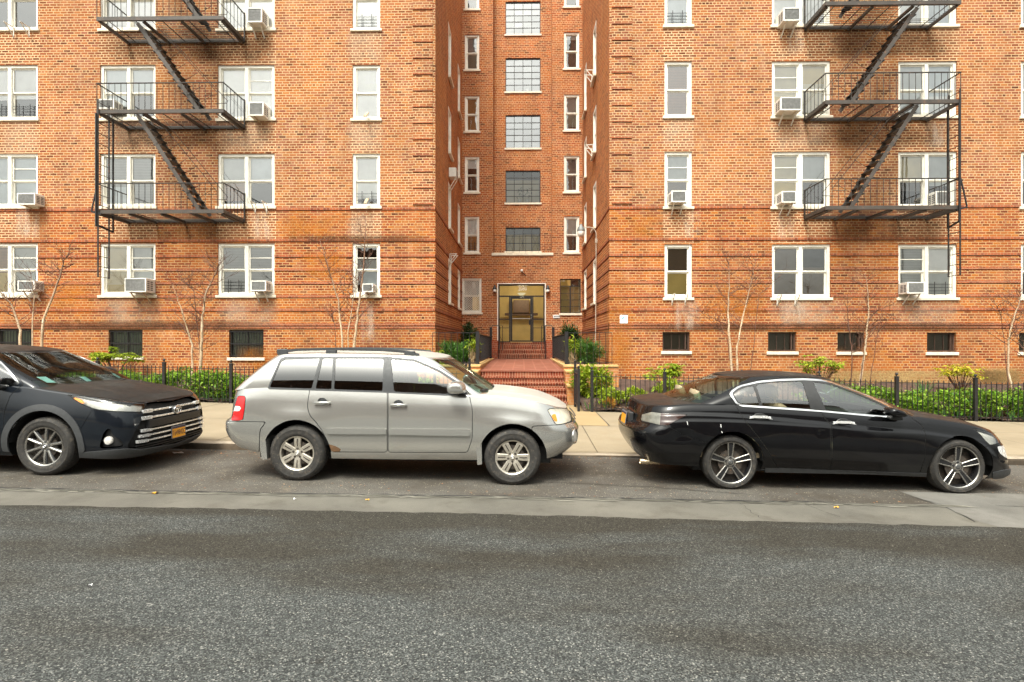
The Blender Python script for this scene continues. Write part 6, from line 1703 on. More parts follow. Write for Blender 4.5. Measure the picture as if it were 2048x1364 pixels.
    for x in (0, 2.715):
        for n_ in (True, False): wheel(root, x, (-W+.012) if n_ else (W-.012), .348, .352, .213, .225, 's6', n_, cap=(1 if x == 0 else 2))
    for x0, sgn in ((-.44,-1),(2.25,1)):
        for s in (-1,1):
            m = MB(); a, b = sorted((s*.68, s*.905)); m.prism([(x0,.52),(x0+.075*(-sgn if sgn < 0 else 1)*(1 if sgn>0 else .9),.53),(x0+.085,.26),(x0+.03,.25)] if sgn > 0 else [(x0-.03,.52),(x0+.045,.52),(x0+.07,.27),(x0+.0,.27)], a, b)
            m.build('mud_flap', PT_SILVER, root)
    # mirrors, handles, rails
    for sd in (-1,1):
        m = MB(Matrix.Translation((2.03, sd*(W+.02), 1.135))); Sx = Matrix.Diagonal((1,sd,1,1))
        prof = [(-.155,.0),(-.15,.10),(-.11,.155),(.03,.165),(.085,.13),(.105,.05),(.10,.01),(.0,-.005)]
        vs = [(a,-.06,b) for a,b in prof]+[(a*1.0,.03,b) for a,b in prof]+[(a*.80-.01,.13,b*.85+.012) for a,b in prof]+[(a*.55-.01,.16,b*.6+.03) for a,b in prof]; n = 8
        fs = [(q*n+i,q*n+n+i,q*n+n+(i+1)%n,q*n+(i+1)%n) for q in range(3) for i in range(n)]+[tuple(range(n)),tuple(range(4*n-1,3*n-1,-1))]
        m.add(vs, [f[::-1] for f in fs] if sd < 0 else fs, Sx); mo = m.build('wing_mirror', PT_SILVER, root, True)
        md = mo.modifiers.new('s','SUBSURF'); md.levels = md.render_levels = 2
        m = MB(); m.cbox(2.02,2.12,*sorted((sd*(W-.08),sd*(W+.03))),1.105,1.135,.008); m.build('mirror_foot', PLAST, mo)
        for lab, xx, zz in (('door_r',.315,.995),('door_f',1.275,.985)):
            m = MB(); y0, y1 = sorted((sd*(W-.015), sd*(W+.028))); m.cbox(xx-.105,xx+.105,y0 if sd<0 else y1-.018,y0+.018 if sd<0 else y1,zz-.019,zz+.017,.012); 
            for dx in (-.085,.085): m.cbox(xx+dx-.018,xx+dx+.018,y0+.005,y1-.005,zz-.015,zz+.014,.006)
            m.build('handle', PT_SILVER, mk[(lab,sd)], 2)
            m = MB(); yy = sd*(W-.012); m.lathe([(0,.002),(.05,.002),(.055,-.004)],20,Matrix.Translation((xx,yy+.0*sd,zz+.012)) @ Matrix.Rotation(R(90)*(-sd)*-1,4,'X') @ Matrix.Diagonal((1.1,.85,1,1))); m.build('handle_recess', PLASTG, mk[(lab,sd)])
        m = MB(); ys = sd*.655
        pts = [(-.36,ys,1.585),(-.28,ys,1.622),(-.12,ys,1.648),(.3,ys,1.665),(1.0,ys,1.664),(1.32,ys,1.645),(1.48,ys,1.607)]
        for p_, q_ in zip(pts[:-1], pts[1:]): m.bar(p_, q_, .038, .034)
        for xx in (-.30,.34,1.36): m.cbox(xx-.07,xx+.07,ys-.022,ys+.022,1.585,1.655,.01)
        m.build('roof_rail', PLASTG, root)
    # front details
    m = MB()
    for k in range(4): m.tube([(3.50+.04*math.cos(y*1.6)-.02*k*0, y, .70+.045*k) for y in np.linspace(-.45,.45,9)], .009, 5)
    m.build('grille', PLASTG, root)
    Pf, Nf = sh.at(1149.5, 873)
    for sd in (-1,1):
        N_ = Vector((Nf.x, Nf.y*-sd, Nf.z)); m = MB(Matrix.Translation((Pf.x, Pf.y*-sd, Pf.z)) @ N_.to_track_quat('Z','Y').to_matrix().to_4x4()); m.lathe([(.100,-.005),(.094,.010),(.084,.008),(.074,.001)], 28); fo = m.build('fog_lamp_ring', PT_SILVER, root, 2)
        m = MB(Matrix.Translation((Pf.x, Pf.y*-sd, Pf.z)) @ N_.to_track_quat('Z','Y').to_matrix().to_4x4()); m.lathe([(.074,.0005),(.04,.006),(0,.008)], 24); m.build('fog_lamp', CLEARW, fo, True)
    m = MB(); m.cbox(1.86,2.36,-.55,.60,1.135,1.15,.006); m.bar((2.34,-.62,1.165),(2.16,-.05,1.185),.02,.015); m.bar((2.42,-.05,1.17),(2.30,.5,1.20),.02,.015); m.bar((2.30,-.70,1.16),(2.36,-.60,1.17),.05,.03); m.build('wiper', PLAST, root)
    m = MB(); m.tube([(-.88,-.55,.40),(-.90,-.55,.36),(-.86,-.55,.345),(-.83,-.55,.37)], .012, 6); m.build('tow_hook', PLAST, root)
    seat(root, 1.05,-.38,.52, SEATD); seat(root, 1.05,.38,.52, SEATD); seat(root, .10,-.4,.55, SEATD, .58,.55); seat(root,.10,.4,.55,SEATD,.58,.55); steering(root, 1.72,.37,.98,SEATD)
    m = MB(); m.cbox(1.86,2.30,-.78,.78,.80,1.10,.05); m.build('dashboard', SEATD, root, 2)
    m = MB(); m.box(-.7,2.2,-.8,.8,.45,.56); m.build('cabin_floor', GAP, root)
    return root
# ------------------------------------------------------------------ black sedan
def car_sedan():
    W = .915; ax = PX(1463, 900, 7.17)[0]; o = (ax, 7.17+W, road(ax)); tilt = SL
    root = empty('sedan', o); root.rotation_euler = (0, tilt, 0)
    tag(root, 'black four-door sedan with chrome window trim, dented rear corner and twin-spoke wheels', 'car', 'cars parked along the kerb')
    sh = Shell()
    zlo = K([(-1.2,.36),(-1.05,.31),(-.8,.285),(-.42,.275),(.45,.245),(1.2,.228),(2.35,.20),(3.2,.19),(3.79,.17)])
    zhi = K([(-1.2,.985),(-1.05,1.0),(-.8,1.02),(-.45,1.05),(0,1.055),(.2,1.05),(1.13,1.00),(1.9,.95),(2.3,.94),(2.63,.905),(3.0,.85),(3.33,.775),(3.58,.695),(3.79,.63)])
    xr = K([(0,-1.03),(.15,-1.12),(.35,-1.19),(.52,-1.195),(.62,-1.17),(.66,-1.115),(.85,-1.09),(1,-1.05)])
    xf = K([(0,3.74),(.10,3.78),(.2,3.76),(.3,3.735),(.5,3.72),(.7,3.69),(.85,3.65),(1,3.57)])
    pr = K([(0,.90),(.06,.93),(.15,.962),(.28,.985),(.45,1.0),(.62,.995),(.73,.985),(.765,.972),(.86,.955),(.93,.94),(1,.905)])
    ucr = K([(-1.1,.885),(-.7,.875),(1.1,.82),(2.58,.765),(3.0,.72),(3.3,.40)])
    def w(x, u):
        v = W*pr(u); fl = max(gauss(x,0,.36), gauss(x,2.8,.36)); v += .016*fl*(1 if u < .5 else max(0,1-(u-.5)/.2))
        v -= .02*max(0,(x-2.9)/.9)**2*(.4+u) + .03*max(0,(-.6-x)/.6)**2*u
        t = min(1, max(0, (float(ucr(x))-u)/.040)); v += .021*t*t*(3-2*t) - .010; t = min(1, max(0,(u-.17)/.03)); v += .010*t - .004
        # dents in the quarter panel
        v -= .010*gauss(x,-.62,.10)*gauss(u,.50,.07) + .008*gauss(x,-.42,.05)*gauss(u,.42,.05) - .006*gauss(x,-.55,.2)*gauss(u,.40,.03) + .007*gauss(x,1.10,.05)*gauss(u,.66,.05) + .005*gauss(x,1.22,.04)*gauss(u,.68,.05)
        return v
    par = contour_params(3.0,.46,2.5,.72,.91,5.0,44,150,40)
    US_S = sorted(set([0,.03,.08,.14,.17,.185,.20,.24,.29,.34,.39,.44,.49,.54,.59,.63,.67] + [round(.70+.0125*k,4) for k in range(18)] + [.94,.97,1.0]))
    PB = stack(sh, par, US_S, xr, xf, w, zlo, zhi, 3.0, .46, 2.5, .72, 'b')
    crown = K([(2.1,.045),(2.6,.06),(3.1,.06),(3.4,.045),(3.58,.02),(3.7,.0)])
    deck(sh, [p for p in PB[:,-1] if p[0] > 2.05], 'd', crown, 16, lambda x, y: .010*math.exp(-((abs(y)-.55)/.09)**2)*min(1, max(0,(3.4-x)/.5)))
    deck(sh, [p for p in PB[:,-1] if p[0] < -.05], 'd', K([(-1.2,.0),(-1.08,.03),(-.95,.038),(-.4,.03),(0,.03)]), 16)
    gxr = K([(0,-.66),(.3,-.43),(.6,-.22),(.85,-.04),(1,.09)])
    gxf = K([(0,2.62),(.35,2.26),(.7,1.88),(.9,1.66),(1,1.53)])
    gw = lambda x, u: (W*.905*(1-u) + .63*u + .040*math.sin(math.pi*u))
    roof = K([(-.7,1.36),(.0,1.375),(.25,1.392),(.7,1.408),(1.2,1.398),(1.5,1.372),(1.8,1.35),(2.6,1.34)])
    parg = contour_params(2.3,.52,2.2,.50,.80,3.2,30,130,34)
    PG = stack(sh, parg, US_G, gxr, gxf, gw, zhi, roof, 2.3, .52, 2.2, .50, 'g')
    deck(sh, list(PG[:,-1]), 'r', K([(0,.015),(.3,.035),(.8,.045),(1.3,.035),(1.55,.01)]), 12)
    sh.finish(o, tilt)
    sh.circle(0,.335,.395,'_arch'); sh.circle(2.8,.33,.39,'_arch'); sh.parts.pop('_arch')
    DLO = [(1471.5,807),(1459,788.5),(1461,782.5),(1477,771.5),(1517.7,762),(1560,758.3),(1607,757),(1640,758.4),(1664,763.2),(1722,784.5),(1769,805.5),(1810,829),(1800,834),(1766,835.2),(1640,823.6),(1483,813)]
    sh.poly(DLO, 'chrome', zones=('g','b'))
    inner = [(1474.5,805.3),(1464,789),(1465.5,784.3),(1480,774),(1518,765.3),(1560,761.8),(1607,760.4),(1640,761.8),(1663,766.3),(1720.5,787.6),(1767,808.4),(1803,829.3),(1798,831),(1766,832),(1640,820.4),(1486,810)]
    sh.poly(inner, 'trim', src='chrome')
    for k, p in dict(window_v=[(1475.8,803.5),(1467.2,788),(1482,777),(1506,770),(1519.3,811.4),(1487,808.8)], window_r=[(1511.5,769),(1539,765.2),(1604.5,762.4),(1621.5,817.8),(1525,811)], window_f=[(1626,763.2),(1662,769.2),(1719.5,790.2),(1766,811),(1799,829.3),(1766,830.4),(1653,821.6)]).items(): sh.poly(p, k, src='trim')
    sh.cut(lambda T: np.maximum.reduce([(.34-T[:,8]), (T[:,9]-.96), (.03-T[:,9])])*.5, 'windscreen', zones=('g',), facing=False)
    sh.cut(lambda T: np.maximum.reduce([(T[:,8]+.42), (T[:,9]-.93), (.02-T[:,9])])*.5, 'rear_window', zones=('g',), facing=False)
    sh.panel([(1946,856.5),(1962,860),(1990,868),(1999,872),(1999,886),(1981.5,890.5),(1972,882),(1960,868)], 'headlight', .6, zones=('b','d'))
    sh.panel([(1283.5,828.8),(1303.5,823.5),(1322.5,826),(1375,829.4),(1355,840),(1335,851.2),(1318.5,850),(1282,841)], 'taillight', .5, zones=('b',))
    sh.poly([(1270,820),(1322.6,815),(1318.8,860),(1270,860)], 'tail_clear', src='taillight')
    sh.panel([(1220,843),(1242,847.8),(1270,861),(1282,866.5),(1304,866.8),(1322,853.5),(1336,852.3),(1365,868),(1416,888),(1405,935),(1400,1000),(1220,1000)], 'bumper_r', .5, zones=('b',))
    sh.panel([(1966,895),(1982,890.8),(2000,886.5),(2060,880),(2060,1010),(1960,1010)], 'bumper_f', .5, zones=('b',))
    sh.poly([(1984,944),(2003,940),(2060,930),(2060,1000),(1984,1000)], 'lip', src='bumper_f', facing=False); sh.poly([(1994,893),(2012,890),(2030,905),(2012,916),(1998,906)], 'vent', src='bumper_f', facing=False)
    rear = [(1472.5,812.5),(1488,839),(1517.5,875),(1540,908),(1556.5,935.5),(1600,937),(1657.5,939),(1662.3,924),(1661.3,852),(1639.3,823),(1622,790),(1608,755),(1560,755.5),(1516,759.5),(1473,770.5),(1456.5,786)]
    front = [(1641.2,823.4),(1664,852),(1664.8,924),(1660.5,939.6),(1840,945.5),(1851,911),(1851,869),(1843.5,850),(1813,829),(1770,802),(1722.5,781.5),(1664.5,760),(1640,755.5),(1611,755),(1624,790)]
    sh.panel(rear, 'door_r', .55, zones=('b','g')); sh.panel(front, 'door_f', .55, zones=('b','g'))
    sh.poly([(1480,938),(1700,941.5),(1870,947),(1870,990),(1480,990)], 'sill', zones=('b',))
    sh.poly([(1240,790),(1282,806),(1281,866),(1268,862),(1230,840)], 'lid', zones=('b',), pred=lambda TT, f: TT[f[0]][2] > .62 and TT[f[0]][0] < -.9)
    sh.pool += sh.parts.pop('lid')
    mk = finish_car(root, sh, PT_BLACK, None, [
        ('door_r','door',PT_BLACK,0,False,None,(-1,1)), ('door_f','door',PT_BLACK,0,False,None,(-1,1)), ('chrome','window_chrome',CHROME,.003,True,None,(-1,1)), ('trim','window_trim',PLAST,.0,False,None,(-1,1)),
        ('window_v','window',CGLASSL,-.004,False,'door_r',(-1,1)), ('window_r','window',CGLASSL,-.004,False,'door_r',(-1,1)), ('window_f','window',CGLASSL,-.004,False,'door_f',(-1,1)),
        ('bumper_f','front_bumper',PT_BLACK,.004,True,None,(-1,1)), ('bumper_r','rear_bumper',PT_BLACK,.005,True,None,(-1,1)), ('sill','side_sill',PLAST,.006,True,None,(-1,1)), ('lip','bumper_lip',PLASTG,.012,True,None,(-1,1)), ('vent','front_grille',CHROMES,.003,True,None,(-1,1)),
        ('headlight','headlight',LENS,0,False,None,(-1,1)), ('taillight','taillight',REDD,.002,True,None,(-1,1)), ('tail_clear','clear_lens',SMOKE,.002,True,'taillight',(-1,1)) ])
    for sd in (-1,1): sh.mesh(sh.parts['headlight'], 'reflector', LAMP_IN, mk[('headlight',sd)], (sd,), -.035, True)
    both(sh, 'windscreen', 'windscreen', CGLASSW, root, -.003); both(sh, 'rear_window', 'rear_window', CGLASSW, root, -.003)
    m = MB(); m.box(-.42,3.35,-.70,.70,.20,.40); m.box(.44,2.38,-.85,.85,.215,.40); m.box(-.95,-.45,-.6,.6,.29,.45); m.build('underbody', GAP, root)
    for x in (0, 2.8): wheelhouse(root, x, .332, .396, .50, .90)
    for x in (0, 2.8):
        for n_ in (True, False): wheel(root, x, (-W+.022) if n_ else (W-.022), .334, .335, .252, .225, 'd5', n_, cap='H')
    for sd in (-1,1):
        m = MB(Matrix.Translation((1.955, sd*(W+.035), .955))); Sx = Matrix.Diagonal((1,sd,1,1))
        prof = [(-.14,.03),(-.135,.09),(-.10,.125),(.02,.105),(.105,.06),(.125,.02),(.10,-.005),(-.06,.0)]
        vs = [(a,-.07,b) for a,b in prof]+[(a,.03,b) for a,b in prof]+[(a*.82-.01,.12,b*.88+.006) for a,b in prof]+[(a*.55-.01,.15,b*.6+.02) for a,b in prof]; n = 8
        fs = [(q*n+i,q*n+n+i,q*n+n+(i+1)%n,q*n+(i+1)%n) for q in range(3) for i in range(n)]+[tuple(range(n)),tuple(range(4*n-1,3*n-1,-1))]
        m.add(vs, [f[::-1] for f in fs] if sd < 0 else fs, Sx); mo = m.build('wing_mirror', PT_BLACK, root, True); md = mo.modifiers.new('s','SUBSURF'); md.levels = md.render_levels = 2
        m = MB(); m.cbox(1.94,2.08,*sorted((sd*(W-.09),sd*(W+.02))),.905,.955,.012); m.build('mirror_foot', PLAST, mo)
        for lab, xx, zz in (('door_r',.34,.915),('door_f',1.365,.868)):
            y1 = sd*(W+.026); y0 = sd*(W-.01); m = MB(); a, b = sorted((y1, y1-sd*.016))
            m.prism([(xx-.14,zz-.022),(xx-.095,zz+.016),(xx+.08,zz+.016),(xx+.14,zz-.026),(xx+.075,zz-.014),(xx-.08,zz-.012)], a, b)
            for dx in (-.11,.105): a2, b2 = sorted((y0, y1-sd*.003)); m.cbox(xx+dx-.02,xx+dx+.02,a2,b2,zz-.018,zz+.006,.004)
            m.build('handle', CHROMES, mk[(lab,sd)])
            m = MB(); m.lathe([(0,.003),(.058,.003),(.066,-.004)],20,Matrix.Translation((xx,sd*(W-.016),zz+.004)) @ Matrix.Rotation(R(90)*sd*-1,4,'X') @ Matrix.Diagonal((1.2,.62,1,1))); m.build('handle_recess', PLAST, mk[(lab,sd)])
    # boot: plate recess, plate, emblem, exhausts, scuffs
    m = MB(); m.cbox(-1.16,-1.10,-.30,.30,.69,.87,.01); m.build('plate_recess', PLAST, root)
    plate(root, Matrix.Translation((-1.185,0,.775)) @ Matrix.Rotation(R(-90),4,'Z') @ Matrix.Rotation(R(82),4,'X'), '')
    e = MB(Matrix.Translation((-1.125,0,.945)) @ Matrix.Rotation(R(-90),4,'Z') @ Matrix.Rotation(R(72),4,'X'))
    for sx in (-1,1): e.box(sx*.028-.009, sx*.028+.009, -.042, .042, -.012, .010)
    e.box(-.019,.019,-.008,.008,-.012,.010); e.build('emblem', CHROME, root)
    for sd in (-1,):
        m = MB(Matrix.Translation((-1.00, sd*.58, .27)) @ Matrix.Rotation(R(-90),4,'Y')); m.lathe([(.030,-.2),(.036,-.18),(.038,.06),(.034,.065),(.031,.05),(.028,-.1),(0,-.1)], 20); m.build('exhaust_pipe', M_plain('exhaust_metal', (.62,.50,.34), .28, .9, var=.15, scale=20), root, 2)
    seat(root, .95,-.38,.36, SEATT, .60); seat(root, .95,.38,.36, SEATT, .60); seat(root, .02,-.36,.40, SEATT, .52,.58,.3); seat(root,.02,.36,.40,SEATT,.52,.58,.3); steering(root, 1.62,.36,.80,SEATD)
    m = MB(); m.cbox(1.74,2.4,-.74,.74,.62,.905,.05); m.build('dashboard', SEATD, root, 2)
    m = MB(); m.box(-.6,2.3,-.78,.78,.38,.44); m.cbox(-.50,-.02,-.66,.66,.98,1.03,.02); m.build('cabin_floor', SEATT, root, 2)
    for pl in ([(1371,836),(1374,838),(1373,847),(1370.5,842)], [(1437,848),(1440,850),(1441.5,858),(1438.5,855)], [(1440,864),(1444,865),(1441,867)]):
        pass
    m = MB()
    for (x, u, L) in ((-.56,.70,.05),(-.15,.66,.055),(-.14,.575,.02)):
        z = float(zlo(x))+(float(zhi(x))-float(zlo(x)))*u; y = -w(x,u)-.0015; m.add([(x-.008,y,z+L*.6),(x+.004,y,z+L*.5),(x+.012,y,z-L*.5),(x+.004,y,z-L*.4)],[(0,3,2,1)])
    m.build('scuff_mark', WHITEM, root)
    return root
# ------------------------------------------------------------------ dark blue SUV (front axle at x = 0)
def car_dark():
    W = .9625; ax = PX(84, 900, 7.17)[0]; o = (ax, 7.17+W, road(ax)); tilt = SL
    root = empty('suv', o); root.rotation_euler = (0, tilt, 0)
    tag(root, 'dark blue SUV with a chrome barred grille and an orange licence plate', 'car', 'cars parked along the kerb')
    sh = Shell()
    zlo = K([(-3.95,.40),(-3.4,.32),(-2.2,.24),(-.5,.24),(.45,.235),(.8,.225),(1.18,.21)])
    zhi = K([(-3.95,1.05),(-3.2,1.14),(-2.0,1.13),(-.8,1.13),(-.3,1.125),(0,1.085),(.3,1.045),(.6,.995),(.9,.94),(1.05,.905),(1.18,.885)])
    xr = K([(0,-3.8),(.3,-3.95),(.6,-3.93),(1,-3.85)])
    xf = K([(0,1.06),(.08,1.12),(.2,1.155),(.4,1.15),(.6,1.145),(.8,1.12),(.93,1.08),(1,1.03)])
    pr = K([(0,.93),(.06,.955),(.2,.985),(.4,1.0),(.6,.998),(.78,.985),(.9,.965),(1,.935)])
    def w(x, u):
        v = W*pr(u); fl = max(gauss(x,0,.42), gauss(x,-2.79,.42)); v += .018*fl*(1 if u < .7 else max(0,1-(u-.7)/.2)); return v - .03*max(0,(x-.4)/.75)**2*(.3+.7*u)
    par = contour_params(3.0,.4,3.9,.56,.96,4.9,16,130,56)
    PB = stack(sh, par, US_B, xr, xf, w, zlo, zhi, 3.0, .4, 3.9, .56, 'b')
    deck(sh, [p for p in PB[:,-1] if p[0] > -.45], 'd', K([(-.6,.04),(-.1,.055),(.5,.06),(.85,.05),(1.0,.02),(1.1,.0)]), 18, lambda x, y: .018*math.exp(-((abs(y)-.60)/.09)**2)*min(1, max(0,(.95-x)/.5)))
    gxr = K([(0,-3.84),(.5,-3.6),(1,-3.2)]); gxf = K([(0,.10),(.35,-.22),(.7,-.55),(.9,-.76),(1,-.88)])
    gw = lambda x, u: (W*.932*(1-u) + .70*u + .035*math.sin(math.pi*u))
    roof = K([(-3.8,1.50),(-3.0,1.58),(-2,1.60),(-1.3,1.59),(-.9,1.555),(-.6,1.53),(.1,1.52)])
    parg = contour_params(3.0,.3,2.3,.34,.85,3.4,14,120,40)
    PG = stack(sh, parg, US_G, gxr, gxf, gw, zhi, roof, 3.0, .3, 2.3, .34, 'g')
    deck(sh, list(PG[:,-1]), 'r', K([(-3.6,.02),(-2,.055),(-1.2,.045),(-.9,.015)]), 12)
    sh.finish(o, tilt)
    for x in (0,-2.79): sh.circle(x,.375,.455,'_arch')
    sh.parts.pop('_arch')
    for x, an in ((0,'arch_trim'),(-2.79,'arch_trim_r')): sh.cut(lambda T: np.maximum(np.hypot(T[:,0]-x, T[:,2]-.375)-.535, .30-T[:,2]), an, zones=('b',), facing=False, pred=lambda TT, f: TT[f[0]][1] < -.45)
    sh.poly([(-130,690),(0,721),(20,741),(39,766),(36,770),(0,775.5),(-130,780)], 'chrome', zones=('g','b'))
    sh.poly([(-130,694),(0,725.5),(18,744),(33,765),(0,771.5),(-130,776)], 'window_f', src='chrome')
    sh.cut(lambda T: np.maximum.reduce([(.34-T[:,8]), (T[:,9]-.965), (.03-T[:,9])])*.5, 'windscreen', zones=('g',), facing=False)
    sh.panel([(134,789.3),(150,791),(200,795.5),(250,802),(292,807),(289,816),(285,824),(230,822.5),(196,819.5),(181,816),(160,806.5)], 'headlight', .6, zones=('b','d'))
    sh.poly([(137,791),(150,794),(163,798.5),(174,812.5),(160,805)], 'amber', src='headlight')
    GR = [(293,805.5),(310,803),(420,797),(420,876),(391,880),(279,897.5),(252,895.5),(265,873),(283,839)]
    sh.poly(GR, 'grille', zones=('b',)); 
    sh.panel([(150,905),(200,901),(252,896.5),(280,898),(330,890),(391,880.5),(440,874),(440,990),(140,990)], 'lip', .5, zones=('b',))
    sh.poly([(207,866),(213,859),(221,856),(224,868),(232,875),(244,882),(247,889),(245,894),(204,897.5),(198,893),(203,880)], 'fog', zones=('b',))
    sh.panel([(-160,690),(0,714),(24,736),(47,768),(21,790),(9,822),(6,880),(10,905),(-160,905)], 'door_f', .6, zones=('b','g'))
    sh.panel([(184,820),(230,824),(289,826),(300,802),(440,796),(440,990),(160,990),(160,860)], 'bumper_f', .45, zones=('b',))
    mk = finish_car(root, sh, PT_GRAPH, None, [
        ('door_f','door',PT_GRAPH,0,False,None,(-1,1)), ('chrome','window_chrome',CHROME,.003,True,None,(-1,1)), ('window_f','window',CGLASSL,-.004,False,'door_f',(-1,1)),
        ('arch_trim','wheel_arch_trim',PLASTG,.014,True,None,(-1,1)), ('arch_trim_r','wheel_arch_trim',PLASTG,.014,True,None,(-1,1)), ('bumper_f','front_bumper',PT_GRAPH,.002,False,None,(-1,1)),
        ('headlight','headlight',LENS,0,False,None,(-1,1)), ('amber','turn_signal',AMBER,-.010,False,'headlight',(-1,1)), ('fog','fog_lamp_recess',PLAST,-.05,True,None,(-1,1)) ])
    for sd in (-1,1):
        sh.mesh(sh.parts['headlight']+sh.parts['amber'], 'reflector', LAMP_IN, mk[('headlight',sd)], (sd,), -.05, True)
        for (x_, y_, z_, rr_) in ((.80,.80,.905,.052),(.93,.70,.875,.045)):
            m = MB(Matrix.Translation((x_-.02, sd*y_, z_)) @ Matrix.Rotation(R(sd*28),4,'Z') @ Matrix.Rotation(R(82),4,'Y')); m.lathe([(0,.03),(rr_*.6,.022),(rr_*.85,.0),(rr_,-.004),(rr_,-.05)], 20); m.build('projector', LAMP_IN2, mk[('headlight',sd)], 2)
    gr_ = sh.mesh(sh.parts['grille'], 'grille', GAP, root, (-1,1), -.045, True)
    both(sh, 'lip', 'bumper_lip', PLASTG, root, .012, True)
    both(sh, 'windscreen', 'windscreen', CGLASSW, root, -.003)
    def face(y, z, out=0):
        """point of the front skin"""
        lo, hi = .215, .90; u = min(1, max(0,(z-lo)/(hi-lo))); b = float(xf(u)); ww = w(b-.2, u); t = min(.999, abs(y)/ww)
        return Vector((b-.56+.56*(1-t**3.9)**(1/3.9) + out, y, z))
    for rows, w0 in ((((.80,.60,.020),(.715,.64,.020)), .06), (((.555,.66,.016),(.487,.69,.016),(.420,.72,.016)), .0)):
        for z_, ya, hh in rows:
            for s in ((-1,1) if w0 else (0,)):
                m = MB(); ys = np.linspace(w0*s, ya*s, 12) if s else np.linspace(-ya, ya, 24)
                for a, b in zip(ys[:-1], ys[1:]): m.bar(face(a,z_,-.015), face(b,z_,-.015), .03, hh)
                for e_ in ((s,) if s else (-1,1)):
                    ys = np.linspace((ya-.10)*e_, (ya+.05)*e_, 5)
                    for a, b in zip(ys[:-1], ys[1:]): m.bar(face(a,z_,-.006), face(b,z_,-.006), .04, hh*2.15)
                m.build('chrome_bar', CHROMES, gr_)
    for z_ in (.365,.335,.305):
        m = MB(); ys = np.linspace(-.76, .76, 24)
        for a, b in zip(ys[:-1], ys[1:]): m.bar(face(a,z_,-.022), face(b,z_,-.022), .03, .010)
        m.build('grille_slat', PLAST, gr_)
    m = MB(); ys = np.linspace(-.60, .60, 28)
    for a, b in zip(ys[:-1], ys[1:]): m.bar(face(a,.635,-.012), face(b,.635,-.012), .05, .095)
    m.build('grille_panel', PLAST, gr_)
    P = face(0,.757); m = MB(Matrix.Translation(P) @ Matrix.Rotation(R(90),4,'Z') @ Matrix.Rotation(R(90),4,'X'))
    for (ra, rb, oy, tr_) in ((.078,.055,0,.008),(.022,.052,0,.006),(.055,.020,.022,.006)): m.tube([(ra*math.cos(t), oy+rb*math.sin(t), .018) for t in np.linspace(0, 6.2832, 33)], tr_, 6, False)
    m.build('emblem', CHROME, gr_, True)
    m = MB(Matrix.Translation(P) @ Matrix.Rotation(R(90),4,'Z') @ Matrix.Rotation(R(90),4,'X')); m.lathe([(0,.010),(.072,.010),(.08,-.02)], 28, Matrix.Diagonal((1,.72,1,1))); m.build('emblem_base', PLASTG, gr_, 2)
    plate(root, Matrix.Translation(face(0,.445,.012)) @ Matrix.Rotation(R(90),4,'Z') @ Matrix.Rotation(R(88),4,'X'), 'T649842C')
    Pf, Nf = sh.at(212.5, 883)
    for sd in (-1,1):
        N_ = Vector((Nf.x, Nf.y*-sd, Nf.z)); T_ = Matrix.Translation((Pf.x-N_.x*.042, Pf.y*-sd-N_.y*.042, Pf.z)) @ N_.to_track_quat('Z','Y').to_matrix().to_4x4()
        m = MB(T_); m.lathe([(0,.03),(.04,.024),(.048,.012),(.052,.014),(.056,-.02)], 22); m.build('fog_lamp', CLEARW, root, 2)
    m = MB(); m.box(-3.5,.9,-.75,.75,.22,.42); m.box(-2.25,-.5,-.88,.88,.24,.44); m.build('underbody', GAP, root)
    for x in (0,-2.79): wheelhouse(root, x, .375, .457, .52, .94)
    for x in (0,-2.79):
        for n_ in (True, False): wheel(root, x, (-W+.012) if n_ else (W-.012), .371, .372, .242, .235, 't10', n_, cap=3)
    for sd in (-1,1):
        m = MB(Matrix.Translation((-.62, sd*(W+.06), 1.14))); Sx = Matrix.Diagonal((1,sd,1,1))
        prof = [(-.15,.02),(-.145,.12),(-.11,.165),(.03,.16),(.09,.12),(.11,.05),(.09,.0),(-.06,-.01)]
        vs = [(a,-.09,b) for a,b in prof]+[(a,.03,b) for a,b in prof]+[(a*.82-.01,.13,b*.86+.012) for a,b in prof]+[(a*.55-.01,.16,b*.6+.03) for a,b in prof]; n = 8
        fs = [(q*n+i,q*n+n+i,q*n+n+(i+1)%n,q*n+(i+1)%n) for q in range(3) for i in range(n)]+[tuple(range(n)),tuple(range(4*n-1,3*n-1,-1))]
        m.add(vs, [f[::-1] for f in fs] if sd < 0 else fs, Sx); mo = m.build('wing_mirror', PT_GRAPH, root, True); md = mo.modifiers.new('s','SUBSURF'); md.levels = md.render_levels = 2
        m = MB(); m.cbox(-.66,-.52,*sorted((sd*(W-.10),sd*(W+.02))),1.10,1.145,.012); m.build('mirror_foot', PLAST, mo)
    # stickers inside the windscreen, wipers, dash
    def ws(y, u, out=0):
        b = float(gxf(u)); ww = gw(b, u); t = min(.999, abs(y)/ww); x = b-.34+.34*(1-t**2.3)**(1/2.3); hi = float(roof(x)); lo = float(zhi(x)); return Vector((x+out*.6, y, lo+(hi-lo)*u+out))
    m = MB()
    for y_, u_ in ((-.66,.16),(-.12,.12),(.58,.12)):
        a, b, c, d = ws(y_-.05,u_,-.012), ws(y_+.05,u_,-.012), ws(y_+.05,u_+.15,-.012), ws(y_-.05,u_+.15,-.012); m.quad(a,b,c,d)
    m.build('windscreen_sticker', PAPER, root)
    m = MB(); m.bar(ws(-.55,.02,.02), ws(.0,.07,.02), .02, .014); m.bar(ws(.0,.02,.02), ws(.55,.07,.02), .02, .014); m.build('wiper', PLAST, root)
    seat(root, -1.6,-.40,.50, SEATD,.68); seat(root, -1.6,.40,.50, SEATD,.68); seat(root,-2.6,-.4,.52,SEATD); seat(root,-2.6,.4,.52,SEATD); steering(root,-.92,.38,.98,SEATD)
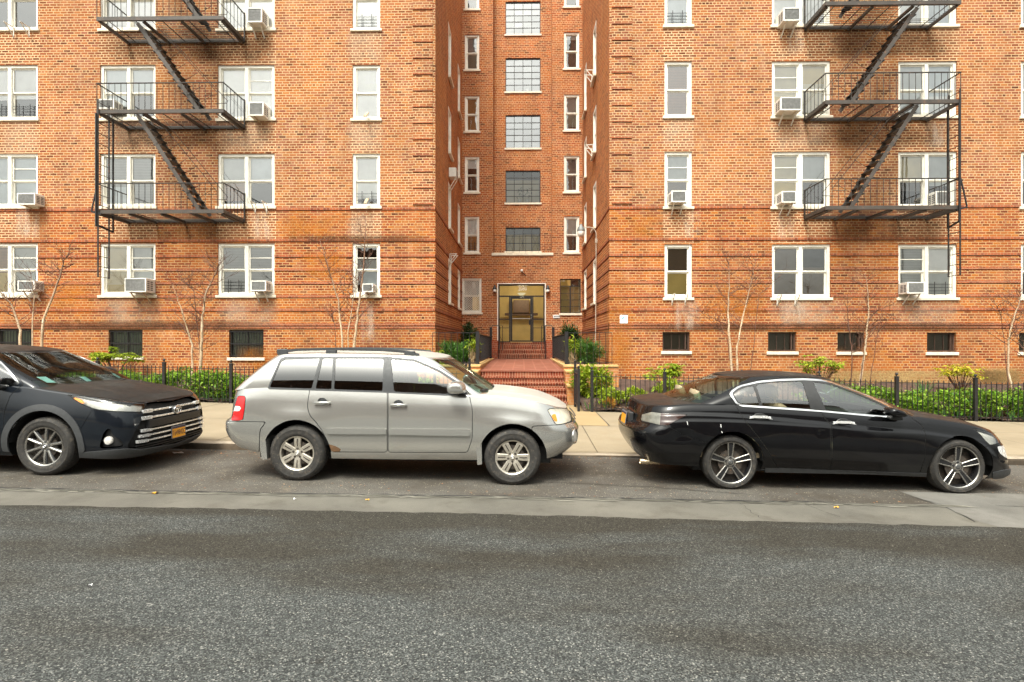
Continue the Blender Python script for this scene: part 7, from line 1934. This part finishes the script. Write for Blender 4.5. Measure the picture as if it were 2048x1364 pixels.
    m = MB(); m.cbox(-.80,.0,-.80,.80,.85,1.08,.05); m.build('dashboard', SEATD, root, 2)
    m = MB(); m.box(-3.6,-.3,-.82,.82,.44,.52); m.build('cabin_floor', GAP, root)
    return root
car_silver(); car_sedan(); car_dark()
# ================================================================== street side behind the camera (seen in the glass and paint)
opp = empty('brick_building', (0, -14, 0)); tag(opp, 'dark brown brick terrace across the street, mirrored in the car windows', 'building')
m = MB(); m.box(-26,-6,-24,-14,-1,12.5); m.box(-6,9,-24,-14.5,-1,10.8); m.box(9,26,-24,-14,-1,13.5); m.build('wall', BR_OPP, opp)
m = MB()
for k in range(15):
    for z in (1.2,4.4):
        x = -24+k*3.3; m.box(x,x+1.1,-13.96,-13.9,z,z+1.7)
m.build('window', STEEL, opp)
m = MB(); strip(m, -40, 40, lambda x: -14, lambda x: -9, lambda x, y: road(x)+.10, 4); S(m.build('far_sidewalk', WALK))
def street_tree(x, y, seed):
    rr = random.Random(seed); root = empty('street_tree', (x, y, road(x)+.1)); tag(root, 'leafless street tree across the road, mirrored in the car windows', 'tree', 'bare trees across the road')
    t = MB(); br = MB(); t.tube([(0,0,0),(.05,0,1.5),(0,.1,3.0)], [.20,.16,.13], 10); t.build('trunk', TWIG, root, True)
    def g(p, d, L, r, lv):
        pts = [p]
        for k in range(4): d = (d+Vector((rr.gauss(0,.22), rr.gauss(0,.22), rr.gauss(0,.12)))).normalized(); p = p+d*L/4; pts.append(p)
        br.tube(pts, [r*(1-.6*k/4) for k in range(5)], 5, False)
        if lv:
            for k in range(4): a = rr.uniform(0,6.28); g(pts[rr.randint(2,4)], (d+Vector((math.cos(a),math.sin(a),rr.uniform(-.2,.6)))).normalized(), L*.68, r*.5, lv-1)
    for k in range(5): a = k*1.257+rr.random(); g(Vector((0,.1,2.8)), Vector((math.cos(a),math.sin(a),.9)).normalized(), 2.2, .09, 3)
    br.build('branches', TWIG, root)
for i, x in enumerate((-11.0,-2.5,6.5,14.0)): street_tree(x, -10.2, 400+i)
# ================================================================== light, sky, camera
EL, AZ = R(58), R(200)          # high, soft light from behind the camera's left
w = bpy.data.worlds.new('World'); scene.world = w; w.use_nodes = True
nt = w.node_tree; bg = nt.nodes['Background']
sky = nt.nodes.new('ShaderNodeTexSky'); sky.sky_type = 'NISHITA'; sky.sun_disc = False; sky.sun_elevation = EL; sky.sun_rotation = AZ; sky.air_density = 1.0; sky.dust_density = 6.0; sky.ozone_density = .4
hs = nt.nodes.new('ShaderNodeHueSaturation'); hs.inputs['Saturation'].default_value = .22
tint = nt.nodes.new('ShaderNodeMix'); tint.data_type = 'RGBA'; tint.blend_type = 'MULTIPLY'; tint.inputs[0].default_value = 1; tint.inputs[7].default_value = (.985,1.0,.925,1)
nt.links.new(sky.outputs[0], hs.inputs['Color']); nt.links.new(hs.outputs[0], tint.inputs[6]); 
tc = nt.nodes.new('ShaderNodeTexCoord'); sx = nt.nodes.new('ShaderNodeSeparateXYZ'); nt.links.new(tc.outputs['Generated'], sx.inputs[0])
mr = nt.nodes.new('ShaderNodeMapRange'); nt.links.new(sx.outputs['Z'], mr.inputs[0]); mr.inputs['To Min'].default_value = .75; mr.inputs['To Max'].default_value = 1.75     # overcast: the zenith is brightest
oc = nt.nodes.new('ShaderNodeVectorMath'); oc.operation = 'SCALE'; nt.links.new(tint.outputs[2], oc.inputs[0]); nt.links.new(mr.outputs[0], oc.inputs['Scale']); nt.links.new(oc.outputs[0], bg.inputs[0]); bg.inputs[1].default_value = .15
sun = bpy.data.lights.new('sun', 'SUN'); sun.energy = 1.5; sun.angle = R(12); sun.color = (1,.97,.86)
so = bpy.data.objects.new('sun', sun); COL.objects.link(so)
d = Vector((math.sin(AZ)*math.cos(EL), math.cos(AZ)*math.cos(EL), math.sin(EL)))
so.rotation_euler = d.to_track_quat('Z', 'Y').to_euler()
cam = bpy.data.cameras.new('camera'); cam.sensor_width = 36; cam.lens = F/2048*36; cam.clip_end = 1500; cam.clip_start = .05
cam.shift_x = -(CX-1024)/2048; cam.shift_y = (CY-682)/2048
co = bpy.data.objects.new('camera', cam); COL.objects.link(co); co.location = (0,0,CAMZ); co.rotation_euler = (R(90),0,PSI); scene.camera = co
vs = scene.view_settings; vs.view_transform = 'Standard'; vs.look = 'None'; vs.gamma = 1; vs.exposure = 0.76
scene.cycles.use_denoising = True
scene.cycles.max_bounces = 10; scene.cycles.transparent_max_bounces = 16
